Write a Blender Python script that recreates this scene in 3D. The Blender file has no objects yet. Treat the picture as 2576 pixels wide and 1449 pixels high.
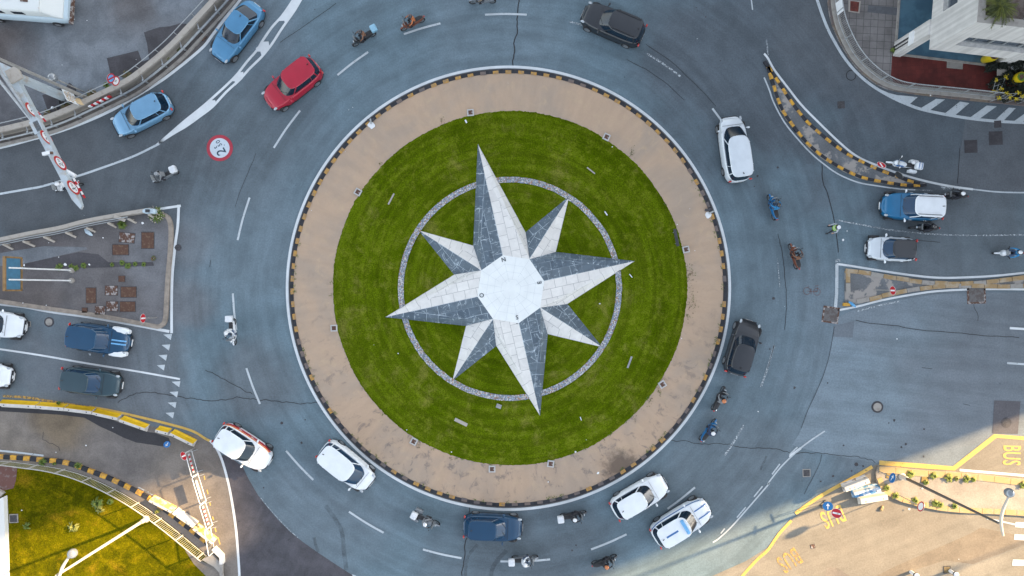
import bpy, bmesh, math, random
from mathutils import Vector, Matrix
from math import radians as R, pi, sin, cos, atan2, sqrt
random.seed(7)
SC = bpy.context.scene
COL = SC.collection

# ---------------------------------------------------------------- camera, sky, sun, exposure
cd = bpy.data.cameras.new('camera'); cam = bpy.data.objects.new('camera', cd); COL.objects.link(cam)
cam.location = (0, 0, 48); cam.rotation_euler = (0, 0, 0)
cd.sensor_width = 36; cd.lens = 36*48/(2576/36.0); cd.clip_end = 2000
SC.camera = cam
SUN_EL, SUN_AZ = 20.3, 21.0            # degrees; azimuth counted from +x towards +y
w = bpy.data.worlds.new("World"); SC.world = w; w.use_nodes = True
nt = w.node_tree; bg = nt.nodes['Background']
sk = nt.nodes.new('ShaderNodeTexSky'); sk.sky_type = 'NISHITA'; sk.sun_disc = False
sk.sun_elevation = R(SUN_EL); sk.sun_rotation = R(90-SUN_AZ); sk.air_density = 1.0; sk.dust_density = 1.0; sk.ozone_density = 1.0
hs = nt.nodes.new('ShaderNodeHueSaturation'); hs.inputs['Saturation'].default_value = .42   # thin high haze whitens the sky
nt.links.new(sk.outputs[0], hs.inputs['Color']); nt.links.new(hs.outputs[0], bg.inputs[0]); bg.inputs[1].default_value = 0.11
ld = bpy.data.lights.new('sun', 'SUN'); ld.energy = 5.0; ld.angle = R(1.1); ld.color = (1.0, 0.69, 0.37)
sun = bpy.data.objects.new('sun', ld); COL.objects.link(sun)
sd = Vector((cos(R(SUN_AZ))*cos(R(SUN_EL)), sin(R(SUN_AZ))*cos(R(SUN_EL)), sin(R(SUN_EL))))
sun.rotation_euler = sd.to_track_quat('Z', 'Y').to_euler(); sun.location = (60, 23, 60)
SC.view_settings.view_transform = 'Standard'; SC.view_settings.look = 'None'
SC.view_settings.exposure = 2.24; SC.view_settings.gamma = 1.0

# ---------------------------------------------------------------- plan grid: 4x4 map tiles, 36 units per metre
def W(c, r, u, v, z=0.0):
    """world position of a surveyed point; z>0 allows for the lean of a high point on the survey sheet"""
    k = (48-z)/48.0/36.0
    return Vector(((c*644+u/4.0-1288)*k, (724.5-(r*362.25+v/4.0))*k, z))
def D(x, y, z=0.0):
    k = (48-z)/48.0/36.0
    return Vector(((x-1288)*k, (724.5-y)*k, z))
def P(c, r, pts, z=0.0): return [W(c, r, u, v, z) for u, v in pts]

# ---------------------------------------------------------------- materials
def newmat(name):
    m = bpy.data.materials.new(name); m.use_nodes = True
    return m, m.node_tree, m.node_tree.nodes['Principled BSDF']
def N(nt, t, **kw):
    n = nt.nodes.new('ShaderNode'+t)
    for k, v in kw.items(): setattr(n, k, v)
    return n
def mixc(nt, fac, a, b, mode='MIX'):
    n = N(nt, 'Mix'); n.data_type = 'RGBA'; n.blend_type = mode
    for s, v in ((0, fac), (6, a), (7, b)):
        if isinstance(v, (int, float)): n.inputs[s].default_value = v
        elif isinstance(v, (tuple, list)): n.inputs[s].default_value = (*v[:3], 1)
        else: nt.links.new(v, n.inputs[s])
    return n.outputs[2]
def mth(nt, op, a, b=None, c=None):
    n = N(nt, 'Math'); n.operation = op
    for i, v in enumerate((a, b, c)):
        if v is None: continue
        if isinstance(v, (int, float)): n.inputs[i].default_value = v
        else: nt.links.new(v, n.inputs[i])
    return n.outputs[0]
def noise(nt, vec, scale, detail=4, rough=.55, dist=0):
    n = N(nt, 'TexNoise'); n.inputs['Scale'].default_value = scale; n.inputs['Detail'].default_value = detail
    n.inputs['Roughness'].default_value = rough; n.inputs['Distortion'].default_value = dist
    if vec is not None: nt.links.new(vec, n.inputs['Vector'])
    return n.outputs['Fac']
def rng(nt, v, a, b, c=0.0, d=1.0, smooth=True):
    n = N(nt, 'MapRange')
    if smooth: n.interpolation_type = 'SMOOTHSTEP'
    nt.links.new(v, n.inputs[0])
    for i, x in enumerate((a, b, c, d)): n.inputs[i+1].default_value = x
    return n.outputs[0]
def bump(nt, b, h, strength, dist=.02):
    n = N(nt, 'Bump'); n.inputs['Strength'].default_value = strength; n.inputs['Distance'].default_value = dist
    nt.links.new(h, n.inputs['Height']); nt.links.new(n.outputs[0], b.inputs['Normal'])
MATS = {}
def M(name, col, rough=.7, metal=0, var=.12, scale=4, col2=None, bmp=0, bs=30, coat=0, spec=.5, lo=.42, hi=.6):
    if name in MATS: return MATS[name]
    m, nt, b = newmat(name)
    b.inputs['Roughness'].default_value = rough; b.inputs['Metallic'].default_value = metal
    b.inputs['Coat Weight'].default_value = coat; b.inputs['Coat Roughness'].default_value = .06
    b.inputs['Specular IOR Level'].default_value = spec
    tc = N(nt, 'TexCoord').outputs['Object']
    n1 = noise(nt, tc, scale, 6)
    if col2: c = mixc(nt, rng(nt, n1, lo, hi), col, col2)
    else: c = mixc(nt, rng(nt, n1, .3, .7), tuple(x*(1-var) for x in col), tuple(min(1, x*(1+var)) for x in col))
    n2 = noise(nt, tc, scale*9, 3)
    c = mixc(nt, 1.0, c, mixc(nt, n2, (1-var*.8,)*3, (1+var*.8,)*3), 'MULTIPLY')
    nt.links.new(c, b.inputs['Base Color'])
    if bmp: bump(nt, b, noise(nt, tc, bs, 4), bmp)
    MATS[name] = m; return m

def polar(nt, cx=-.25, cy=0.0):
    pos = N(nt, 'NewGeometry').outputs['Position']
    s = N(nt, 'SeparateXYZ'); nt.links.new(pos, s.inputs[0])
    x = mth(nt, 'SUBTRACT', s.outputs[0], cx); y = mth(nt, 'SUBTRACT', s.outputs[1], cy)
    r = mth(nt, 'SQRT', mth(nt, 'ADD', mth(nt, 'MULTIPLY', x, x), mth(nt, 'MULTIPLY', y, y)))
    th = mth(nt, 'ARCTAN2', y, x)
    return pos, r, th
def comb(nt, a, b, c=0.0):
    n = N(nt, 'CombineXYZ')
    for i, v in enumerate((a, b, c)):
        if isinstance(v, (int, float)): n.inputs[i].default_value = v
        else: nt.links.new(v, n.inputs[i])
    return n.outputs[0]
def dist_to(nt, pos, p):
    n = N(nt, 'VectorMath'); n.operation = 'DISTANCE'; nt.links.new(pos, n.inputs[0]); n.inputs[1].default_value = (p[0], p[1], 0)
    return n.outputs['Value']

def asphalt(name, base, brown, blobs=(), streak=0.0, contrast=.16, linear=None, wear=.5):
    """worn asphalt: aggregate speckle, blotches, oil stains, tyre-polished tracks"""
    if name in MATS: return MATS[name]
    m, nt, b = newmat(name)
    b.inputs['Roughness'].default_value = .82; b.inputs['Specular IOR Level'].default_value = .35
    pos, r, th = polar(nt)
    big = noise(nt, pos, .09, 3, .5, .6); med = noise(nt, pos, .7, 5, .6, .4); fine = noise(nt, pos, 9, 4, .7)
    c = mixc(nt, rng(nt, big, .38, .66), base, brown)
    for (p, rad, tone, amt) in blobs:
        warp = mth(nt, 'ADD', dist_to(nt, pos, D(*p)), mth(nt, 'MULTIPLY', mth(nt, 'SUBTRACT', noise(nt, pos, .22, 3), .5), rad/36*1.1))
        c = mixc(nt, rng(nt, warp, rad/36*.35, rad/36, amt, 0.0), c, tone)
    c = mixc(nt, 1.0, c, mixc(nt, rng(nt, med, .3, .7), (1-contrast,)*3, (1+contrast*.8,)*3), 'MULTIPLY')
    if streak:
        rw = mth(nt, 'ADD', r, mth(nt, 'MULTIPLY', noise(nt, pos, .12, 2), 1.2))
        sv = noise(nt, comb(nt, mth(nt, 'MULTIPLY', rw, 1.1), mth(nt, 'MULTIPLY', th, 1.6)), 1.0, 5, .62)
        sf = noise(nt, comb(nt, mth(nt, 'MULTIPLY', r, 6), mth(nt, 'MULTIPLY', th, 9)), 1.0, 3, .6)
        on = rng(nt, r, 26, 33, 1.0, .15)
        s1 = mixc(nt, rng(nt, sv, .36, .64), (1-streak,)*3, (1+streak*.75, 1+streak*.8, 1+streak*.85))
        s2 = mixc(nt, rng(nt, sf, .3, .7), (1-streak*.2,)*3, (1+streak*.2,)*3)
        c = mixc(nt, on, c, mixc(nt, 1.0, c, mixc(nt, 1.0, s1, s2, 'MULTIPLY'), 'MULTIPLY'))
    if linear is not None:            # tyre tracks along a straight road
        a = R(linear); s = N(nt, 'SeparateXYZ'); nt.links.new(pos, s.inputs[0])
        al = mth(nt, 'ADD', mth(nt, 'MULTIPLY', s.outputs[0], cos(a)), mth(nt, 'MULTIPLY', s.outputs[1], sin(a)))
        ac = mth(nt, 'SUBTRACT', mth(nt, 'MULTIPLY', s.outputs[1], cos(a)), mth(nt, 'MULTIPLY', s.outputs[0], sin(a)))
        sv = noise(nt, comb(nt, mth(nt, 'MULTIPLY', al, .12), mth(nt, 'MULTIPLY', ac, 1.3)), 1.0, 5, .6)
        c = mixc(nt, 1.0, c, mixc(nt, rng(nt, sv, .35, .65), (.91,)*3, (1.08,)*3), 'MULTIPLY')
    c = mixc(nt, 1.0, c, mixc(nt, rng(nt, fine, .25, .75), (.84,)*3, (1.15,)*3), 'MULTIPLY')
    sp = noise(nt, pos, 2.6, 2, .5); c = mixc(nt, rng(nt, sp, .74, .8, 0, .65), c, tuple(x*.35 for x in base))     # oil spots
    sp2 = noise(nt, pos, 5.5, 2, .5); c = mixc(nt, rng(nt, sp2, .76, .8, 0, .5), c, tuple(x*.4 for x in base))
    sc = noise(nt, pos, 1.4, 8, .75, 1.5); c = mixc(nt, rng(nt, sc, .66, .78, 0, wear), c, tuple(min(1, x*1.6) for x in base))
    nt.links.new(c, b.inputs['Base Color'])
    bump(nt, b, noise(nt, pos, 45, 3), .35, .01)
    MATS[name] = m; return m

# ---------------------------------------------------------------- objects and tags
def tag(o, label=None, cat=None, group=None, kind=None):
    if label: o['label'] = label
    if cat: o['category'] = cat
    if group: o['group'] = group
    if kind: o['kind'] = kind
    return o
def thing(name, loc, label, cat, group=None, rz=0.0):
    o = bpy.data.objects.new(name, None); COL.objects.link(o); o.location = loc; o.rotation_euler = (0, 0, rz)
    o.empty_display_size = .3
    return tag(o, label, cat, group)
def copy_tree(o, parent=None):
    c = o.copy(); COL.objects.link(c); c.parent = parent
    for ch in list(o.children): copy_tree(ch, c)
    return c

def catmull(pts, n=6, closed=False):
    pts = [Vector((*p[:2], p[2] if len(p) > 2 else 0)) for p in pts]; out = []; L = len(pts)
    rngk = L if closed else L-1
    for i in range(rngk):
        p0 = pts[(i-1) % L] if closed or i > 0 else pts[0]*2-pts[1]
        p1 = pts[i]; p2 = pts[(i+1) % L]
        p3 = pts[(i+2) % L] if closed or i+2 < L else p2*2-p1
        for k in range(n):
            t = k/n
            out.append(.5*((2*p1)+(p2-p0)*t+(2*p0-5*p1+4*p2-p3)*t*t+(3*p1-p0-3*p2+p3)*t**3))
    if not closed: out.append(pts[-1])
    return out
def resample(pts, step):
    out = [pts[0].copy()]; acc = 0
    for a, b in zip(pts, pts[1:]):
        d = (b-a).length
        if d < 1e-9: continue
        t = step-acc
        while t <= d: out.append(a.lerp(b, t/d)); t += step
        acc = (acc+d) % step if step-acc <= d else acc+d
    return out
def offset(pts, d, closed=False):
    out = []; L = len(pts)
    for i, p in enumerate(pts):
        a = pts[i-1] if (i > 0 or closed) else pts[i]
        b = pts[(i+1) % L] if (i < L-1 or closed) else pts[i]
        t = (b-a); t.z = 0
        if t.length < 1e-9: t = Vector((1, 0, 0))
        t.normalize(); out.append(Vector((p.x-t.y*d, p.y+t.x*d, p.z)))
    return out

class MB:
    def __init__(s): s.v = []; s.f = []; s.m = []; s.uv = {}
    def add(s, vs, fs, mi=0):
        b = len(s.v); s.v += [tuple(v) for v in vs]
        for f in fs: s.f.append(tuple(i+b for i in f)); s.m.append(mi)
        return s
    def box(s, c, d, rz=0, mi=0, taper=1.0, mat=None):
        x, y, z = d[0]/2, d[1]/2, d[2]/2; c = Vector(c); vs = []
        for sz in (-1, 1):
            k = 1 if sz < 0 else taper
            for sx, sy in ((-1, -1), (1, -1), (1, 1), (-1, 1)):
                p = Vector((sx*x*k, sy*y*k, sz*z))
                p = (mat @ p) if mat else Matrix.Rotation(rz, 3, 'Z') @ p
                vs.append(c+p)
        return s.add(vs, [(3, 2, 1, 0), (4, 5, 6, 7), (0, 1, 5, 4), (1, 2, 6, 5), (2, 3, 7, 6), (3, 0, 4, 7)], mi)
    def bar(s, a, b, wd, h, mi=0):
        a = Vector(a); b = Vector(b); d = b-a; q = d.to_track_quat('X', 'Z').to_matrix()
        return s.box((a+b)/2, (d.length, wd, h), mi=mi, mat=q)
    def sheet(s, poly, z, mi=0):
        pts = [(p[0], p[1], z) for p in poly]
        A = sum(pts[i-1][0]*pts[i][1]-pts[i][0]*pts[i-1][1] for i in range(len(pts)))
        if A < 0: pts = pts[::-1]
        return s.add(pts, [tuple(range(len(pts)))], mi)
    def prism(s, poly, z0, z1, mi=0, mside=None):
        pts = [(p[0], p[1]) for p in poly]
        A = sum(pts[i-1][0]*pts[i][1]-pts[i][0]*pts[i-1][1] for i in range(len(pts)))
        if A < 0: pts = pts[::-1]
        n = len(pts)
        s.add([(x, y, z0) for x, y in pts]+[(x, y, z1) for x, y in pts], [tuple(range(n, 2*n))], mi)
        b = len(s.v)-2*n
        for i in range(n):
            j = (i+1) % n; s.f.append((b+i, b+j, b+n+j, b+n+i)); s.m.append(mi if mside is None else mside)
        return s
    def strip(s, pts, wd, z0, z1=None, mi=0, closed=False):
        """flat ribbon at z0 (z1 None) or a kerb-like solid z0..z1, centred on pts"""
        l = offset(pts, wd/2, closed); r = offset(pts, -wd/2, closed); n = len(pts)
        b = len(s.v); K = n if closed else n-1
        if z1 is None:
            s.v += [(p.x, p.y, z0) for p in l]+[(p.x, p.y, z0) for p in r]
            for i in range(K): j = (i+1) % n; s.f.append((b+n+i, b+n+j, b+j, b+i)); s.m.append(mi)
        else:
            for q, z in ((l, z1), (r, z1), (l, z0), (r, z0)): s.v += [(p.x, p.y, z) for p in q]
            for i in range(K):
                j = (i+1) % n
                for f in ((n+i, n+j, j, i), (i, j, 2*n+j, 2*n+i), (3*n+i, 3*n+j, n+j, n+i)):
                    s.f.append(tuple(b+k for k in f)); s.m.append(mi)
            if not closed:
                s.f.append((b+2*n, b+3*n, b+n, b)); s.m.append(mi)
                e = n-1; s.f.append((b+e, b+n+e, b+3*n+e, b+2*n+e)); s.m.append(mi)
        return s
    def blocks(s, pts, wd, z0, z1, step, mats=(0, 1), gap=.012, jit=0.0):
        q = resample(pts, step); i = 0
        for a, b in zip(q, q[1:]):
            d = (b-a).normalized(); m = mats[i % len(mats)]
            o = Vector((-d.y, d.x, 0))*random.uniform(-jit, jit)
            s.bar(Vector((a.x, a.y, (z0+z1)/2))+d*gap+o, Vector((b.x, b.y, (z0+z1)/2))-d*gap+o, wd*(1+random.uniform(-jit, jit)), z1-z0+random.uniform(-jit, jit)*.3, m); i += 1
        return s
    def tube(s, pts, r, n=8, mi=0, cap=True):
        pts = [Vector(p) for p in pts]; b = len(s.v); L = len(pts)
        rr = r if isinstance(r, (list, tuple)) else [r]*L
        up = Vector((0, 0, 1)); prev = None
        for i, p in enumerate(pts):
            t = (pts[min(i+1, L-1)]-pts[max(i-1, 0)]).normalized()
            if prev is None:
                a = t.cross(up)
                if a.length < .1: a = t.cross(Vector((1, 0, 0)))
            else: a = prev-t*prev.dot(t)
            a.normalize(); prev = a; c = t.cross(a)
            for k in range(n): th = 2*pi*k/n; s.v.append(tuple(p+(a*cos(th)+c*sin(th))*rr[i]))
        for i in range(L-1):
            for k in range(n):
                j = (k+1) % n; s.f.append((b+i*n+k, b+i*n+j, b+(i+1)*n+j, b+(i+1)*n+k)); s.m.append(mi)
        if cap:
            s.f.append(tuple(b+k for k in range(n))[::-1]); s.m.append(mi)
            s.f.append(tuple(b+(L-1)*n+k for k in range(n))); s.m.append(mi)
        return s
    def lathe(s, prof, c=(0, 0, 0), n=20, mi=0, mat=None, close=True):
        b = len(s.v); c = Vector(c)
        for r, z in prof:
            for k in range(n):
                p = Vector((r*cos(2*pi*k/n), r*sin(2*pi*k/n), z)); s.v.append(tuple(c+(mat @ p if mat else p)))
        for i in range(len(prof)-1):
            for k in range(n):
                j = (k+1) % n; s.f.append((b+i*n+k, b+i*n+j, b+(i+1)*n+j, b+(i+1)*n+k)); s.m.append(mi)
        if close:
            s.f.append(tuple(b+k for k in range(n))[::-1]); s.m.append(mi)
            e = b+(len(prof)-1)*n; s.f.append(tuple(e+k for k in range(n))); s.m.append(mi)
        return s
    def ball(s, c, r, n=14, mi=0, squash=(1, 1, 1), mat=None):
        pr = [(max(1e-4, r*sin(pi*i/8)), -r*cos(pi*i/8)) for i in range(9)]
        m = Matrix.Diagonal(squash)
        return s.lathe(pr, c, n, mi, (mat @ m) if mat else m)
    def loft(s, rings, mi=0, cap=True, closed=True):
        b = len(s.v); n = len(rings[0])
        for rg in rings: s.v += [tuple(p) for p in rg]
        for i in range(len(rings)-1):
            for k in range(n if closed else n-1):
                j = (k+1) % n; s.f.append((b+i*n+k, b+i*n+j, b+(i+1)*n+j, b+(i+1)*n+k)); s.m.append(mi)
        if cap:
            s.f.append(tuple(b+k for k in range(n))[::-1]); s.m.append(mi)
            e = b+(len(rings)-1)*n; s.f.append(tuple(e+k for k in range(n))); s.m.append(mi)
        return s
    def xloft(s, secs, n=14, mi=0, e=2.4):
        """sections along x: (x, half width, z low, z high[, y shift])"""
        rings = []
        for q in secs:
            x, hw, zl, zh = q[:4]; y0 = q[4] if len(q) > 4 else 0
            zc = (zl+zh)/2; hz = (zh-zl)/2; rg = []
            for k in range(n):
                t = 2*pi*k/n; c = cos(t); sn = sin(t)
                rg.append(Vector((x, y0+hw*math.copysign(abs(c)**(2/e), c), zc+hz*math.copysign(abs(sn)**(2/e), sn))))
            rings.append(rg)
        return s.loft(rings, mi)
    def build(s, name, mats, parent=None, world=False, smooth=False, ang=35, loc=None):
        me = bpy.data.meshes.new(name)
        off = Vector((0, 0, 0))
        if world and parent: off = Vector(parent.location)
        if loc is not None: off = Vector(loc)
        me.from_pydata([(v[0]-off.x, v[1]-off.y, v[2]-off.z) for v in s.v], [], s.f)
        if not isinstance(mats, (list, tuple)): mats = [mats]
        for m in mats: me.materials.append(m)
        me.polygons.foreach_set('material_index', s.m)
        if smooth:
            me.polygons.foreach_set('use_smooth', [True]*len(s.f))
            try: me.set_sharp_from_angle(angle=R(ang))
            except Exception: pass
        me.update()
        o = bpy.data.objects.new(name, me); COL.objects.link(o)
        if parent: o.parent = parent
        if loc is not None: o.location = loc
        return o
def struct(name, mb, mat, kind='structure', **kw):
    o = mb.build(name, mat, **kw); o['kind'] = kind; return o

def text(name, s, size, mat, loc, rot=(0, 0, 0), parent=None, extrude=.004, mtx=None, sx=1.0, spacing=1.0):
    cu = bpy.data.curves.new('t', 'FONT'); cu.body = s; cu.size = size; cu.align_x = 'CENTER'; cu.align_y = 'CENTER'
    cu.extrude = extrude; cu.offset = size*.012; cu.space_character = spacing; cu.resolution_u = 4
    o = bpy.data.objects.new('t', cu); COL.objects.link(o)
    bpy.context.view_layer.update()
    me = bpy.data.meshes.new_from_object(o.evaluated_get(bpy.context.evaluated_depsgraph_get()))
    bpy.data.objects.remove(o); me.name = name; me.materials.clear(); me.materials.append(mat)
    for v in me.vertices: v.co.x *= sx
    t = bpy.data.objects.new(name, me); COL.objects.link(t)
    if parent: t.parent = parent
    if mtx is not None: t.matrix_local = mtx
    else: t.location = loc; t.rotation_euler = rot
    return t
# ---------------------------------------------------------------- palette
def paint(name, col, wear=.5, scale=5):
    m, nt, b = newmat(name); b.inputs['Roughness'].default_value = .6
    pos = N(nt, 'NewGeometry').outputs['Position']
    n1 = noise(nt, pos, scale, 8, .7); n2 = noise(nt, pos, 1.2, 3)
    c = mixc(nt, rng(nt, n2, .3, .7), tuple(x*.88 for x in col), col)
    c = mixc(nt, 1.0, c, mixc(nt, noise(nt, pos, 20, 3), (.9,)*3, (1.08,)*3), 'MULTIPLY')
    nt.links.new(c, b.inputs['Base Color'])
    a = rng(nt, n1, 1-wear-.02, 1-wear+.06, 1.0, .25)
    nt.links.new(a, b.inputs['Alpha']); return m
A1 = (.117, .170, .202); A1B = (.111, .153, .180)
DK = (.083, .098, .110); BR = (.098, .094, .098); LT = (.165, .21, .245)
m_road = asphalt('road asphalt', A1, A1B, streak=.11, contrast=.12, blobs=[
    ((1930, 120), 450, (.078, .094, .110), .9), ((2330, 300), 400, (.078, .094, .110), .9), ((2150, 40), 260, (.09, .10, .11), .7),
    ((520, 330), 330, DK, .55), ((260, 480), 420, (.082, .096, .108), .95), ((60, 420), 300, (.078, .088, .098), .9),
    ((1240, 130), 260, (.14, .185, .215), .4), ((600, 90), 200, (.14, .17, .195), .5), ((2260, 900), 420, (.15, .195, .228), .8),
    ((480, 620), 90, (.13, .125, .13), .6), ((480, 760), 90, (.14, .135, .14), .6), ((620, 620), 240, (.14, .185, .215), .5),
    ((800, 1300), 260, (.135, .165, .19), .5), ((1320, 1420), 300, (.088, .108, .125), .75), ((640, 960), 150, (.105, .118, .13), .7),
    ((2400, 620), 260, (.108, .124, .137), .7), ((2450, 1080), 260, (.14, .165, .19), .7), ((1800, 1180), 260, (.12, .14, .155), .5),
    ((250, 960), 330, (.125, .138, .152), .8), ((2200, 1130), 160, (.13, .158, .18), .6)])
m_patchdark = asphalt('dark brown asphalt', (.078, .074, .084), (.062, .062, .072), contrast=.25, linear=62, wear=.3)
m_newasph = asphalt('fresh black asphalt', (.033, .033, .038), (.04, .039, .042), contrast=.12, wear=.2)
m_right = asphalt('old pale asphalt', (.172, .225, .265), (.158, .2, .23), contrast=.08, linear=-6, blobs=[((2530, 900), 330, (.125, .142, .16), .8), ((2440, 1090), 240, (.145, .17, .195), .6), ((2200, 800), 120, (.15, .17, .19), .5)])
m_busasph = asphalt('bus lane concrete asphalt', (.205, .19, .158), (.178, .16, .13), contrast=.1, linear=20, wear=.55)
m_yard = asphalt('yard concrete', (.15, .172, .195), (.14, .15, .162), contrast=.22, wear=.6, blobs=[((330, 30), 90, (.09, .08, .078), .8), ((20, 130), 110, (.085, .07, .066), .9), ((20, 300), 150, (.085, .083, .09), .8), ((250, 190), 260, (.165, .19, .215), .5)])
m_patch = asphalt('patched asphalt', (.055, .052, .058), (.062, .06, .066), contrast=.25, wear=.35)
m_verge = asphalt('dirty gutter concrete', (.13, .118, .108), (.095, .088, .088), contrast=.25, wear=.55)
m_island = asphalt('stained island concrete', (.135, .138, .148), (.118, .112, .114), contrast=.2, wear=.5, blobs=[((60, 760), 160, (.098, .085, .08), .9), ((60, 630), 150, (.095, .086, .088), .8), ((250, 790), 90, (.115, .102, .098), .7), ((380, 640), 110, (.15, .16, .175), .6)])
m_lowroad = asphalt('brown rough asphalt', (.165, .147, .132), (.19, .163, .13), contrast=.2, wear=.5, blobs=[((150, 1040), 120, (.15, .115, .075), .9), ((330, 1130), 130, (.125, .115, .112), .7)])
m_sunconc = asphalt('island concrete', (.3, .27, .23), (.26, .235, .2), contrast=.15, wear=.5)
m_white = paint('white road paint', (.62, .66, .68), .33)
m_white2 = paint('worn white road paint', (.46, .51, .54), .40, 9)
m_faint = paint('faded white road paint', (.42, .47, .5), .55, 8)
m_yel = paint('yellow road paint', (.56, .37, .09), .40)
m_yel2 = paint('worn yellow road paint', (.45, .28, .07), .52)
m_red = paint('red road paint', (.36, .028, .05), .3)
m_rpw = paint('sign white road paint', (.50, .57, .63), .3)
m_black = M('black paint', (.02, .03, .04), .6)
m_kblack = M('black kerb paint', (.018, .02, .026), .75, var=.35, scale=3, bmp=.3)
m_kyel = M('weathered yellow kerb paint', (.40, .22, .05), .75, var=.3, scale=5, col2=(.26, .17, .085), bmp=.3)
m_kyel2 = M('bright yellow kerb paint', (.58, .31, .03), .7, var=.25, scale=5, col2=(.36, .2, .05), bmp=.3)
m_kstone = M('ochre kerb stone', (.30, .205, .10), .8, var=.2, scale=2, col2=(.36, .30, .22), lo=.45, hi=.7, bmp=.3)
m_kbrown = M('brown kerb stone', (.145, .112, .098), .85, var=.2, scale=2, col2=(.115, .1, .098), bmp=.3)
m_ktan = M('tan rounded kerb', (.24, .205, .17), .8, var=.2, scale=3)
m_conc = M('pale concrete', (.29, .275, .25), .85, var=.2, scale=2.5, col2=(.2, .18, .165), lo=.45, hi=.75, bmp=.2)
m_rust = M('rusty steel plate', (.085, .04, .025), .8, var=.3, scale=6, col2=(.13, .08, .05), lo=.5, hi=.65, bmp=.4)
m_rustgrey = M('rust and cement plate', (.09, .045, .03), .8, var=.3, scale=5, col2=(.3, .28, .27), lo=.5, hi=.6)
m_galv = M('galvanised steel', (.33, .35, .36), .5, .4, var=.12, scale=5)
m_beige = M('weathered beige paint', (.36, .33, .29), .65, var=.15, scale=3, col2=(.27, .24, .21), lo=.5, hi=.75)
m_dkmetal = M('dark steel', (.05, .052, .056), .5, .5)
m_iron = M('cast iron', (.06, .058, .062), .7, .3, var=.3, scale=12, bmp=.4)
m_wht = M('white enamel', (.68, .70, .71), .4, var=.04)
m_wht2 = M('dirty white paint', (.6, .6, .58), .6, var=.1, scale=4, col2=(.42, .38, .33), lo=.62, hi=.8)
m_signred = M('sign red', (.42, .012, .02), .4, var=.05)
m_signblue = M('sign blue', (.012, .13, .36), .4, var=.05)
m_signback = M('aluminium sign back', (.33, .33, .32), .45, .5)
m_crack = M('crack filler', (.022, .021, .023), .9)
m_leaf = M('weed leaves', (.06, .11, .012), .7, var=.35, scale=8, col2=(.11, .14, .02))
m_leafy = M('dry grass leaves', (.20, .20, .04), .7, var=.3, scale=8, col2=(.11, .14, .03))
m_drygrass = M('dry brown weeds', (.12, .075, .035), .8, var=.3, scale=8, col2=(.07, .09, .03))
m_paper = M('litter paper', (.72, .74, .75), .6)

def lawn(name, dark, mid, light, dry, stripes=True):
    m, nt, b = newmat(name); b.inputs['Roughness'].default_value = .9; b.inputs['Specular IOR Level'].default_value = .03
    pos, r, th = polar(nt, -.15, 0)
    s = N(nt, 'SeparateXYZ'); nt.links.new(pos, s.inputs[0])
    big = noise(nt, pos, .38, 4, .6, .8); med = noise(nt, pos, 1.7, 5, .65, .5); fine = noise(nt, pos, 12, 4, .75)
    blade = noise(nt, comb(nt, mth(nt, 'MULTIPLY', s.outputs[0], 9), mth(nt, 'MULTIPLY', s.outputs[1], 30)), 1, 2, .6)
    c = mixc(nt, rng(nt, big, .34, .6), dark, mid)
    c = mixc(nt, rng(nt, med, .45, .72), c, light)
    c = mixc(nt, rng(nt, noise(nt, pos, .42, 6, .72, .3), .52, .7, 0, .7), c, dry)
    if stripes:
        arc = noise(nt, comb(nt, mth(nt, 'MULTIPLY', r, 2.3), mth(nt, 'MULTIPLY', th, 1.3)), 1, 3, .6)
        c = mixc(nt, 1.0, c, mixc(nt, rng(nt, arc, .35, .65), (.82,)*3, (1.17,)*3), 'MULTIPLY')
    c = mixc(nt, 1.0, c, mixc(nt, rng(nt, fine, .25, .75), (.55,)*3, (1.45,)*3), 'MULTIPLY')
    c = mixc(nt, 1.0, c, mixc(nt, rng(nt, blade, .3, .7), (.8,)*3, (1.2,)*3), 'MULTIPLY')
    nt.links.new(c, b.inputs['Base Color'])
    bump(nt, b, noise(nt, pos, 25, 5, .7), .9, .06); return m
m_lawn = lawn('island lawn', (.056, .088, .001), (.080, .116, .003), (.122, .152, .010), (.18, .175, .035))
m_lawn2 = lawn('roadside lawn', (.05, .052, .0005), (.09, .086, .0005), (.155, .13, .002), (.22, .14, .008), stripes=False)

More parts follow.
